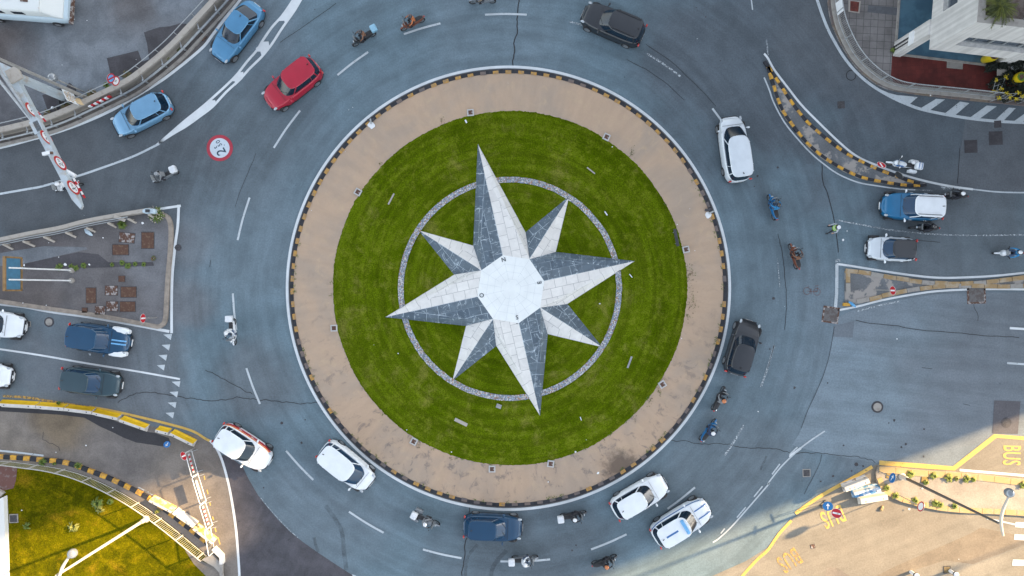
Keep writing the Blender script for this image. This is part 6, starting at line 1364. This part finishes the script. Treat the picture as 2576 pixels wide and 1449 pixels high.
def round_sign(c, nrm, r, name, lb, face, group='round traffic signs', parent=None, txt=None, base=None, back=m_signback, postz=0, pole=True, upd=None):
    """sign disc in world space; face: list of (radius fraction, material)"""
    bz_ = Vector((c.x, c.y, postz)) if base is None else Vector(base); t = thing(name, (bz_.x, bz_.y, 0), lb, 'road sign', group)
    nrm = nrm.normalized(); up = Vector(upd) if upd else Vector((0, 0, 1)); zx = up.cross(nrm).normalized(); up = nrm.cross(zx); m3 = Matrix((zx, up, nrm)).transposed(); lc = c-t.location
    MB().lathe([(r, -.012), (r, .012)], lc, 26, 0, m3).build('plate', back, t)
    for i, (f, mt) in enumerate(face): MB().lathe([(0, .0), (r*f, .0)], lc+nrm*(.016+.003*i), 26, 0, m3, close=False).build('face' if i == len(face)-1 else 'rim', mt, t)
    if pole and postz < c.z: MB().tube([(0, 0, postz), (c.x-bz_.x-nrm.x*.05, c.y-bz_.y-nrm.y*.05, c.z+r*.5)], .03, 8).build('post', m_pole, t)
    if txt:
        for s, sz, dx, dy, mt in txt:
            mtx = Matrix.Translation(lc+nrm*(.016+.003*len(face))+zx*dx*r+up*dy*r) @ m3.to_4x4(); text('lettering', s, sz*r, mt, None, parent=t, mtx=mtx, extrude=0)
    return t, m3, lc
sg_face = [(1.0, m_ringy), (.97, m_signred), (.72, m_wht)]; inkk = m_black
for x, y, z, lb, tx in [(79.5, 276.5, 5.5, 'weight limit sign nearest the column on the gantry arm', '2'), (117, 346, 5.5, 'weight limit sign over the road edge on the gantry arm', '2'), (151, 410.5, 5.5, 'weight limit sign beside the white tube on the gantry arm', '2'), (184, 472, 5.5, 'weight limit sign reading 3 near the tip of the gantry arm', '3')]:
    c_ = D(x, y, z); round_sign(c_, Vector((.889, .457, 0)), .5, 'weight_limit_sign', lb, sg_face, txt=[(tx, 1.0, -.22, -.05, inkk), (',50', .5, .28, .05, inkk), ('t', .5, .1, -.42, inkk)], postz=9)
def cbar(a, b, lb, w_=.12):
    c = (a+b)/2; t = thing('striped_bar', (c.x, c.y, 0), lb, 'striped bar', 'red and white bars on the gantry'); m = MB(); n = 6
    for i in range(n): m.bar(a.lerp(b, i/n)-t.location, a.lerp(b, (i+1)/n)-t.location, .07, w_, i % 2)
    m.build('bar', [m_wht, m_signred], t)
cbar(D(73, 257, 5.2), D(115, 306, 4.9), 'long red and white striped bar hanging beside the first gantry sign'); cbar(D(184.5, 448, 5.2), D(213.5, 498, 4.9), 'red and white striped bar hanging near the tip of the gantry arm')
p_, q_ = D(134, 411, 5.05), D(189, 443, 5.05); t = thing('white_tube', ((p_+q_)/2).to_tuple()[:2]+(0,), 'white tubular sign light slung under the gantry arm', 'tube light'); MB().tube([p_-t.location, p_.lerp(q_, .5)-t.location], .04, 8).build('bracket', m_galv, t); MB().tube([p_.lerp(q_, .5)-t.location, q_-t.location], .13, 10).build('tube', m_wht, t)
p_, q_ = D(108, 388, 5.5), D(127, 383.5, 5.5); t = thing('traffic_camera', (q_.x, q_.y, 0), 'white boxed traffic camera on top of the gantry arm', 'camera'); MB().bar(p_-t.location, q_-t.location, .2, .18).build('housing', m_wht, t); MB().box(D(131, 385, 5.5)-t.location, (.16, .16, .16)).build('bracket', m_rust, t)
# panel with five limits
q4 = [D(155, 224, 2.3), D(185.6, 236.7, 1.05), D(198, 263.6, 1.05), D(168, 253, 2.3)]
hb = ((q4[3]-q4[0]).normalized()+(q4[2]-q4[1]).normalized()); hb.z = 0; hb.normalize(); nb = Vector((-hb.y, hb.x, 0))
if nb.x < 0: nb = -nb
pc = (q4[0]+q4[1]+q4[2]+q4[3])/4; t = thing('limit_panel', (pc.x, pc.y, 0), 'white rectangular panel with five round limit signs beside the column', 'road sign')
zx = Vector((0, 0, 1)).cross(nb); m3 = Matrix((zx, Vector((0, 0, 1)), nb)).transposed(); lc = Vector((0, 0, 1.68))
b = MB(); b.box(lc, (.84, 1.25, .03), mat=m3); b.build('plate', m_wht, t)
for i, (dx, dy) in enumerate(((-.22, .36), (.12, .38), (-.2, -.02), (.18, -.0), (.0, -.38))):
    MB().lathe([(0, 0), (.165, 0)], lc+m3 @ Vector((dx, dy, .02)), 20, 0, m3, close=False).build('limit_disc', m_ringy, t); MB().lathe([(0, 0), (.12, 0)], lc+m3 @ Vector((dx, dy, .024)), 20, 0, m3, close=False).build('disc_face', m_wht, t)
    text('lettering', '2t', .15, inkk, None, parent=t, mtx=Matrix.Translation(lc+m3 @ Vector((dx, dy, .028))) @ m3.to_4x4(), extrude=0)
for s_ in (-.3, .3): MB().tube([tuple(zx*s_-nb*.05), tuple(zx*s_-nb*.05+Vector((0, 0, 2.2)))], .03, 7).build('post', m_pole, t)
c_ = D(200, 256, .95); round_sign(c_, Vector((.8, .55, .35)), .30, 'cream_sign', 'plain cream back of a sign beside the white limit panel', [(1.0, M('cream plate', (.55, .42, .25), .6))])
c_ = D(278.7, 196.7, 2.3); c2_ = D(290.6, 203.6, 1.75)
bs2 = D(300, 209, .5)
t1, m31, l1 = round_sign(c_, Vector((.9, -.35, .15)), .33, 'no_parking_sign', 'red rimmed blue sign with a slash, upper of two on the post by the barrier', [(1.0, m_signred), (.74, m_hiblue)], base=(bs2.x, bs2.y, 0)); MB().box(l1+m31 @ Vector((0, 0, .03)), (.1, .6, .01), mat=m31 @ Matrix.Rotation(R(45), 3, 'Z')).build('slash', m_signred, t1)
round_sign(c2_, Vector((.9, -.35, .15)), .33, 'weight_limit_sign', 'white sign with red rim, lower of two on the post by the barrier', [(1.0, m_signred), (.76, m_wht)], base=(bs2.x, bs2.y, 0), txt=[('3t', .7, 0, 0, inkk)])
# no entry signs and others
def no_entry(c, nrm, lb, base, r=.3, upd=None):
    t, m3, lc = round_sign(c, nrm, r, 'no_entry_sign', lb, [(1.0, m_wht), (.95, m_signred)], base=base, group='no entry signs', upd=upd); MB().box(lc+m3 @ Vector((0, 0, .026)), (r*1.45, r*.34, .01), mat=m3).build('white_bar', m_wht, t); return t
b_ = W(0, 2, 1582, 298); no_entry(W(0, 2, 1437, 305, 2.5), Vector((1, 0, .05)), 'no entry sign at the lower corner of the paved triangle', (b_.x, b_.y, 0), .30, upd=(0, 1, 0))
b_ = W(0, 3, 1960, 158); no_entry(W(0, 3, 1845, 243, 2.6), Vector((.9, .45, .05)), 'no entry sign beside the striped crowd barrier', (b_.x, b_.y, 0), .30, upd=(.0, 1, 0))
b_ = W(3, 1, 965, 272); no_entry(W(3, 1, 1143, 208, 2.4), Vector((-.6, -.8, .1)), 'no entry sign leaning over the tip kerb next to the parked police motorcycle', (b_.x, b_.y, 0), .30, upd=(.5, .6, 0))
b_ = W(3, 2, 1062, 18); no_entry(W(3, 2, 1258, 25, 2.5), Vector((-1, -.1, .1)), 'no entry sign on the narrow stone-edged median', (b_.x, b_.y, 0), .30, upd=(0, 1, 0))
b_ = W(3, 3, 900, 700); c_ = W(3, 3, 690, 818, 1.9); round_ = no_entry(c_, Vector((-.4, .0, .8)), 'no entry sign lying back over the sunlit BUS lettering', (c_.x, c_.y, 0), .33, upd=(0.1, 1, 0))
b_ = W(3, 1, 1225, 352); t, m3, lc = round_sign(W(3, 1, 1320, 315, 1.9), Vector((-.8, -.6, .1)), .3, 'grey_sign', 'dark backed round sign on the tapering end of the splitter island', [(1.0, m_dkmetal)], base=(b_.x, b_.y, 0))
def arrow(t, m3, lc, r, ang_=0, zz=.024):
    a = Matrix.Rotation(R(ang_), 3, 'Z'); b = MB(); P_ = lambda x, y: lc+m3 @ (a @ Vector((x*r, y*r, 0))+Vector((0, 0, zz)))
    b.add([P_(-.09, -.62), P_(.09, -.62), P_(.09, .1), P_(-.09, .1)], [(0, 1, 2, 3)]); b.add([P_(-.4, .08), P_(.4, .08), P_(0, .66)], [(0, 1, 2)]); b.build('arrow', m_wht, t)
c_ = W(3, 3, 602, 747, 1.3); t, m3, lc = round_sign(c_, Vector((-.25, -.1, .93)), .33, 'blue_arrow_sign', 'tilted round blue arrow sign on a small trestle in the bus lane', [(1.0, m_signblue)], base=(c_.x, c_.y, 0), pole=False, upd=(0, 1, 0)); arrow(t, m3, lc, .33, 0)
b = MB(); b1_, b2_, b3_, b4_ = [W(3, 3, *x)-t.location for x in ((575, 682), (520, 735), (600, 745), (555, 770))]
for p, q in ((b1_, b2_), (b1_, Vector((.05, .05, 1.2))), (b2_, Vector((-.05, -.05, 1.2))), (b1_.lerp(b2_, .25), b3_), (b2_, b4_)): b.tube([p+Vector((0, 0, .03)), q+Vector((0, 0, .03))], .02, 5)
b.build('trestle', m_dkmetal, t)
b_ = W(3, 3, 1170, 412); c_ = W(3, 3, 1253, 462, 2.0); t, m3, lc = round_sign(c_, Vector((-1, .3, .02)), .34, 'blue_arrow_sign', 'narrow looking blue arrow sign at the nose of the bus island', [(1.0, m_signblue)], base=(c_.x, c_.y, 0), upd=(0, 1, .0)); arrow(t, m3, lc, .34, -20)
b_ = W(3, 3, 1292, 622); c_ = W(3, 3, 1540, 750, 2.8); round_sign(c_, Vector((-.9, .35, .0)), .34, 'closed_road_sign', 'white red-rimmed sign on a thin post at the lower bus island kerb', [(1.0, m_signred), (.74, m_wht)], base=(b_.x, b_.y, 0), upd=(0, 1, 0))
c_ = W(0, 3, 1680, 125, .5); t, m3, lc = round_sign(c_, Vector((.2, .4, .9)), .22, 'blue_arrow_sign', 'small blue arrow sign lying at the end of the black asphalt strip', [(1.0, m_signblue)], base=(c_.x, c_.y, 0)); arrow(t, m3, lc, .22, 0)
# big sign on two poles (left edge)
t = thing('direction_sign', D(184, 682), 'large blue sign board in a brown frame on two slim white poles', 'road sign')
for y0 in (680, 706): p = D(184, y0)-t.location; MB().tube([(p.x, p.y, 0), (p.x, p.y, 6.1)], .05, 8).build('post', m_wht, t); MB().lathe([(.2, 0), (.17, .16), (.08, .22)], (p.x, p.y, .12), 10).build('base', m_conc, t)
cx_ = D(184, 693, 0)-t.location; MB().box((-.35, cx_.y, 5.35), (.06, 2.0, 1.35), mat=Matrix.Rotation(R(0), 3, 'Y')).build('board', M('blue sign board', (.06, .17, .27), .4, var=.1), t)
fr2 = MB(); [fr2.box((-.33, cx_.y+s*1.02, 5.35), (.16, .1, 1.45)) for s in (-1, 1)]; [fr2.box((-.33, cx_.y, 5.35+s*.7), (.16, 2.1, .1)) for s in (-1, 1)]; fr2.build('frame', M('brown sign frame', (.22, .13, .05), .7, var=.2), t)
MB().tube([(-.3, cx_.y-.35, 5.0), (0, cx_.y-.35, 5.0)], .03, 6).tube([(-.3, cx_.y+.4, 5.0), (0, cx_.y+.4, 5.0)], .03, 6).build('bracket', m_galv, t)

# ---------------------------------------------------------------- small things on the ground
def plate(c, r, pts, lb, mat, z=.125, cat='plate', name='rusty_plate', group='rusty plates on the paved triangle'):
    q = P(c, r, pts); cc = sum(q, Vector())/len(q); t = thing(name, (cc.x, cc.y, 0), lb, cat, group); MB().prism([(p.x, p.y) for p in q], z, z+.025).build('lid', mat, t, world=True); MB().strip([cc.lerp(p, 1.05) for p in q], .05, z-.01, z+.012, closed=True).build('frame', m_iron, t, world=True); return t
rect = lambda a, b, c, d: [(a, b), (c, b), (c, d), (a, d)]
for r, q, lb, mt in [(1, [(1215, 890), (1368, 905), (1358, 998), (1208, 985)], 'grey-brown plate, upper left of the two under the bush', m_rustgrey), (1, rect(1436, 892, 1557, 1050), 'tall rusty plate, the rightmost of the upper group', m_rust), (1, rect(1145, 1015, 1302, 1115), 'wide rusty plate left of centre in the upper group', m_rust), (1, rect(1205, 1328, 1266, 1386), 'small square rusty plate alone in the middle', m_rust),
                     (2, rect(880, 0, 976, 150), 'tall rusty plate at the left of the lower group', m_rust), (2, rect(1070, -22, 1192, 72), 'plate with white cement blotches, top middle of the lower group', m_rustgrey), (2, rect(1228, -10, 1380, 92), 'wide rusty plate at the top right of the lower group', m_rust), (2, rect(1082, 136, 1196, 232), 'rusty plate with a white corner, centre of the lower group', m_rustgrey),
                     (2, rect(1220, 138, 1370, 236), 'wide rusty plate at the lower right of the lower group', m_rust), (2, rect(970, 182, 1070, 266), 'nearly square rusty plate touching the kerb side, lower group', m_rustgrey), (2, rect(838, 198, 890, 248), 'smallest rusty plate beside the lower kerb', m_rust)]:
    plate(0, r, q, lb, mt)
plate(3, 3, [(1535, 432), (1602, 440), (1595, 512), (1528, 502)], 'rusty plate set in the bus island beside a weed', M('ochre rust plate', (.22, .15, .04), .8, var=.2), z=.135, group='plates on the bus island'); plate(3, 3, [(1182, 408), (1222, 415), (1215, 462), (1178, 455)], 'small ochre plate at the nose of the bus island', M('ochre rust plate', (0, 0, 0)), z=.135, group='plates on the bus island')
dr = [(1184, 285, 5, 'drain box at the lawn rim straight above the left flank of the north point'), (1525, 346, -25, 'drain box at the lawn rim, upper right'), (902, 484, -30, 'drain box at the lawn rim, upper left beside dark scraps'), (842, 825, 2, 'drain box at the lawn rim on the left, level with the west point'), (1724, 628, 12, 'drain box at the lawn rim on the right, below the floodlight'),
      (1665, 966, 32, 'drain box at the lawn rim, lower right among weeds'), (1042, 1109, -28, 'drain box at the lawn rim, lower left'), (1238, 1178, 0, 'drain box at the bottom of the lawn rim'), (1385, 1165, -8, 'drain box at the lawn rim, bottom, right of the lowest one')]
for x, y, a, lb in dr:
    c_ = D(x, y); t = thing('drain_box', (c_.x, c_.y, 0), lb, 'drain', 'drain boxes round the lawn', rz=R(a)); MB().box((0, 0, .15), (.46, .46, .16)).build('frame', M('grey white concrete', (.44, .44, .43), .8, var=.12), t); MB().box((0, 0, .19), (.29, .29, .1)).build('grate', m_rustgrey if x != 842 else m_rust, t)
m_brn = M('worn brown iron', (.12, .115, .115), .7, .1, var=.25, scale=4, col2=(.09, .075, .07))
for c, r, u, v, s, a, lb, lid in [(0, 2, 283, 362, .38, 3, 'small square drain grate before the white car at the left edge', m_iron), (3, 0, 735, 1055, .5, 4, 'dark square cover in the top right road', m_iron), (3, 3, 387, 412, .55, 2, 'white framed square cover in the shaded road at the lower right', m_iron), (3, 0, 2310, 1250, .5, 3, 'cracked square cover touching the hatched line', m_patch),
                                  (3, 1, 2040, 25, .9, 2, 'dark square repair at the top right road, left of the other', m_patch), (3, 0, 2290, 1390, .95, 2, 'dark square repair at the top right road, right of the other', m_patch), (3, 3, 1800, 1385, .52, 2, 'square cover in the sunlit asphalt near the bottom edge', M('ochre cover', (.15, .11, .05), .8, var=.3, scale=5)), (3, 3, 450, 1150, .32, -75, 'small brown cover between the two lower BUS words', m_rustgrey),
                                  (3, 2, 2095, 65, 1.3, 2, 'large brown iron cover touching the median line', m_brn), (3, 2, 630, 270, 1.15, -8, 'large worn iron cover at the corner of the median lines', m_brn), (0, 3, 155, 862, .6, 2, 'concrete drain box on the roadside lawn', m_iron), (0, 0, 2040, 378, .5, -38, 'rusty red square in the gutter beside the parapet', m_rust)]:
    c_ = W(c, r, u, v); zz = .13 if 'lawn' in lb else 0; t = thing('square_cover', (c_.x, c_.y, zz), lb, 'cover', None, rz=R(a)); big = s > .8
    MB().box((0, 0, .012 if not zz else .03), (s, s, .02 if not zz else .06)).build('frame', m_patch if big and 'iron' not in lb else m_rustgrey if big else (m_conc if ('white' in lb or 'drain box' in lb) else m_iron), t); MB().box((0, 0, .018 if not zz else .04), (s*.8, s*.8, .02 if not zz else .06)).build('lid', lid, t)
for c, r, u, v, s, lb in [(0, 2, 495, 342, .3, 'round manhole cover in the upper left lane'), (3, 2, 1100, 1197, .36, 'round manhole cover in the pale road on the right'), (3, 3, 2390, 75-365+362, .32, 'round cover in the dark repair at the right edge'), (0, 1, 1793, 1042, .2, 'small dark round grate on the island edge line')]:
    if 'dark repair' in lb: c, r, u, v = 3, 2, 2395, 1355
    c_ = W(c, r, u, v); t = thing('manhole', (c_.x, c_.y, 0), lb, 'manhole', 'round covers in the road'); MB().lathe([(0, .022), (s*1.15, .022), (s*1.15, .0)], n=26, close=False).build('ring', m_patch, t); MB().lathe([(0, .028), (s*.8, .028), (s*.8, .02)], n=26, close=False).build('lid', m_conc if 'pale' in lb or 'lane' in lb else m_iron, t)
    d = MB(); [d.box((s*cos(a), s*sin(a), .03), (.08, .06, .012), rz=a) for a in (0, 1.6, 3.1)]; d.build('lugs', m_black, t)
# circle scratched on the road by the kerb (top right)
struct('circular_saw_cut', MB().strip([W(3, 0, 835+48*cos(t*pi/12), 758+50*sin(t*pi/12)) for t in range(24)], .05, Z*4, closed=True), m_crack)
# things on the lawn
def bench(c, ang, L_, w_, h, lb, mt, group='small fittings on the lawn', legs=True, name='lawn_bench', cat='bench'):
    t = thing(name, (c.x, c.y, .25), lb, cat, group, rz=R(ang)); MB().box((0, 0, h), (L_, w_, .06)).build('board', mt, t)
    for s in (-1, 1): MB().tube([(s*L_*.33, .0, 0), (s*L_*.33, w_*.3, h)], .025, 6).build('leg', m_galv, t)
    return t
bench(D(1160, 1061, .6), -26, .95, .22, .5, 'small pale floodlight bench on the lawn left of the south point', m_beige)
t = bench(D(1700, 598, .7), 101, 1.2, .2, .6, 'dark bar floodlight on two pale legs at the right rim of the lawn', m_dkmetal)
for x, y, a, L_, w_, lb, mt in [(986, 502, 62, .85, .1, 'pale plank lying on the lawn at the upper left', m_beige), (1485.5, 431, -38, .7, .08, 'pale plank lying on the lawn at the upper right', m_beige), (1582, 910, 70, .85, .12, 'grey plank lying on the lawn at the lower right', m_signback), (1255, 1020, -20, .36, .28, 'flat grey square box on the lawn under the pebble ring', m_signback), (1173, 308, -62, .22, .1, 'white bottle shaped scrap near the top of the lawn', m_wht), (1523, 538, -55, .32, .07, 'short cream stick right of the north-east point', m_paper), (1460, 1051, -70, .25, .05, 'thin cream stick on the lower lawn', m_paper), (1585, 694, -50, .3, .05, 'thin cream stick below the east point', m_paper)]:
    c_ = D(x, y); t = thing('plank', (c_.x, c_.y, .28), lb, 'plank' if L_ > .5 else 'scrap', 'loose pieces on the lawn', rz=R(a)); MB().box((0, 0, .03), (L_, w_, .05)).build('board', mt, t)
for x, y, lb in [(935, 316, 'white daubed post stump on the kerb at the upper left of the ring'), (1780, 541, 'white daubed post stump on the kerb at the right of the ring')]:
    c_ = D(x, y); t = thing('post_stump', (c_.x, c_.y, .13), lb, 'post stump', 'broken posts on the kerb'); rr = random.Random(int(x)); MB().prism([(.26*rr.uniform(.7, 1.1)*cos(k*pi/6), .26*rr.uniform(.7, 1.1)*sin(k*pi/6)) for k in range(12)], 0, .05).build('mortar', m_wht, t); MB().tube([(.05, .1, .02), (.3, .22, .35)] if x > 1200 else [(0, .1, .02), (.0, .35, .3)], .06, 8).build('stub', m_galv, t); MB().xloft([(-.25, .08, .05, .2, .32), (.15, .12, .05, .25, .35), (.25, .05, .05, .2, .35)], 8).build('rubble', m_patch, t)
# litter (uncountable)
li = MB(); rr = random.Random(21)
for c, r, u, v, s in [(1, 2, 1437, 655, .1), (1, 2, 1193, 568, .06), (1, 2, 1522, 1420, .09), (1, 3, 1970, 192, .11), (2, 3, 633, 190, .16), (2, 3, 743, 70, .06), (2, 3, 862, 405, .22), (2, 3, 362, 496, .12), (2, 1, 1833, 1076, .08), (2, 1, 1783, 655, .05), (2, 1, 1657, 812, .1), (2, 1, 1003, 36, .1), (2, 2, 878, 157, .12), (1, 1, 566, 673, .07), (1, 1, 568, 470, .05), (1, 1, 905, 85, .05), (0, 1, 1448, 798, .2), (0, 1, 672, 1215, .28), (0, 1, 912, 1215, .16), (0, 1, 262, 1220, .16), (0, 1, 505, 994, .08), (0, 1, 1050, 945, .12), (0, 1, 290, 903, .1), (0, 1, 35, 960, .3), (0, 1, 1560, 1145, .18), (0, 1, 605, 1140, .08),
                      (0, 2, 247, 150, .12), (0, 2, 480, 174, .09), (0, 3, 880, 130, .12), (0, 3, 580, 198, .1), (0, 3, 237, 780, .12), (0, 0, 760, 202, .12), (0, 0, 890, 214, .07), (0, 0, 640, 662, .07), (0, 0, 1383, 606, .06), (0, 0, 240, 1312, .25), (2, 0, 1857, 398, .07), (3, 0, 1620, 965, .12), (3, 3, 1540, 560, .14), (3, 3, 1410, 768, .18), (3, 2, 1285, 510, .1), (1, 0, 978, 1086, .05), (1, 0, 940, 1112, .05), (3, 2, 157, 184, .05), (3, 1, 745, 970, .22), (3, 1, 785, 878, .1), (3, 3, 1905, 1272, .08), (0, 3, 1150, -50, .1), (2, 2, 1700, 505, .07), (2, 2, 2468, 1238, .1), (0, 1, 860, 720, .05)]:
    c_ = W(c, r, u, v); d0 = math.hypot(*(D(1282, 725)-c_)[:2]); z = .25 if d0 < 12.3 else (.15 if d0 < 15 else .14)
    k0 = rr.uniform(0, 6); li.add([(c_.x+s*.5*rr.uniform(.5, 1.1)*cos(k0+k*pi/3), c_.y+s*.5*rr.uniform(.5, 1.1)*sin(k0+k*pi/3), z+rr.uniform(0, .05)) for k in range(6)], [(0, 1, 2, 3, 4, 5)])
tag(li.build('litter', m_paper), 'scraps of white paper and plastic scattered over lawn, islands and road', 'litter', kind='stuff')
# blue bottle wrapper on the median nose, red cap on the road, brown stone pieces in the bus lane
t = thing('blue_wrapper', W(3, 2, 833, 162), 'crumpled blue plastic wrapper on the nose of the stone-edged median', 'wrapper', rz=R(-38)); MB().xloft([(-.3, .05, .16, .24), (-.1, .1, .16, .3), (.15, .09, .16, .28), (.32, .05, .16, .22)], 8).build('film', M('blue plastic', (.08, .3, .55), .3, var=.3, scale=8), t)
t = thing('road_stone', W(3, 3, 1140, 768), 'broken ochre stone in the sunlit bus lane below the barriers', 'stone', rz=R(65)); MB().xloft([(-.2, .05, 0, .06), (-.1, .11, 0, .14), (.12, .1, 0, .12), (.22, .03, 0, .05)], 7).build('stone', m_kstone, t)
t = thing('shrub', W(0, 1, 905, 890), 'crumpled pale blue bag beside the braces of the paved triangle', 'bag', rz=R(-40)); t.name = 'plastic_bag'; MB().xloft([(-.35, .06, .13, .2), (-.1, .16, .13, .32), (.2, .12, .13, .28), (.35, .04, .13, .18)], 8).build('film', m_camp2, t, smooth=True)
# bollard lamps at the bottom right edge
for x, y, lb in [(2306, 1449, 'white topped bollard at the bottom edge, left of the other'), (2406, 1446, 'white topped bollard at the bottom edge, right of the other')]:
    c_ = D(x, y, .7); t = thing('bollard', (c_.x, c_.y, 0), lb, 'bollard', 'bollards at the bottom right'); MB().lathe([(.12, 0), (.11, .5), (.17, .55), (.18, .7), (.08, .76)], n=14).build('post', m_wht, t, smooth=True); MB().lathe([(.182, .57), (.184, .68)], n=14, close=False).build('lens', m_dkmetal, t)
# ---------------------------------------------------------------- unseen buildings east of the junction, massed and sized to cast its shade
def sn(s, n, z=0):
    a = R(SUN_AZ); return Vector((s*cos(a)-n*sin(a), s*sin(a)+n*cos(a), z))
m_stucco = M('pale ochre stucco', (.42, .36, .28), .85, var=.12, scale=.6)
m_stucco2 = M('grey stucco', (.36, .35, .34), .85, var=.12, scale=.6)
m_glassdk = M('dark window glass', (.03, .04, .05), .12, var=.05)
m_roofgrey = M('grey flat roof', (.2, .19, .18), .9, var=.15, scale=1)
def block(s0, s1, n0, n1, h, label, mat):
    b0 = sn((s0+s1)/2, (n0+n1)/2); t = thing('shading_building', b0, label, 'building', 'unseen blocks sized to shade the junction', rz=R(SUN_AZ))
    dx, dy = (s1-s0), (n1-n0)
    MB().box((0, 0, h/2), (dx, dy, h)).build('wall', mat, t)
    MB().box((0, 0, h+.1), (dx-.6, dy-.6, .2)).box((0, dy/2-.15, h+.4), (dx, .3, .8)).box((0, -dy/2+.15, h+.4), (dx, .3, .8)).box((-dx/2+.15, 0, h+.4), (.3, dy-.6, .8)).build('roof', m_roofgrey, t)
    wf = MB(); ny = max(1, int(dy/3)); nz = int(h/3.2)
    for i in range(ny):
        for j in range(nz):
            y = -dy/2+(i+.5)*dy/ny; z = 1.9+j*3.2
            wf.box((-dx/2-.02, y, z), (.08, 1.1, 1.5), mi=0); wf.box((-dx/2-.07, y, z-.82), (.3, 1.4, .08), mi=1); wf.box((-dx/2-.04, y, z), (.12, .06, 1.5), mi=1)
    o = wf.build('window', [m_glassdk, m_wht2], t); o['kind'] = 'stuff'
block(56, 74, -21.1, -10.0, 43, 'unseen tall ochre block at the south end of the shading row', m_stucco)
block(56, 74, -10.1, -4.0, 28.7, 'unseen lower grey building between the tall blocks, height set to let sun past', m_stucco2)
block(56.2, 74, -4.1, 34, 45, 'unseen long tall ochre block in the middle of the shading row', m_stucco)
block(56, 74, 33.9, 58, 43, 'unseen grey block at the north end of the shading row', m_stucco2)
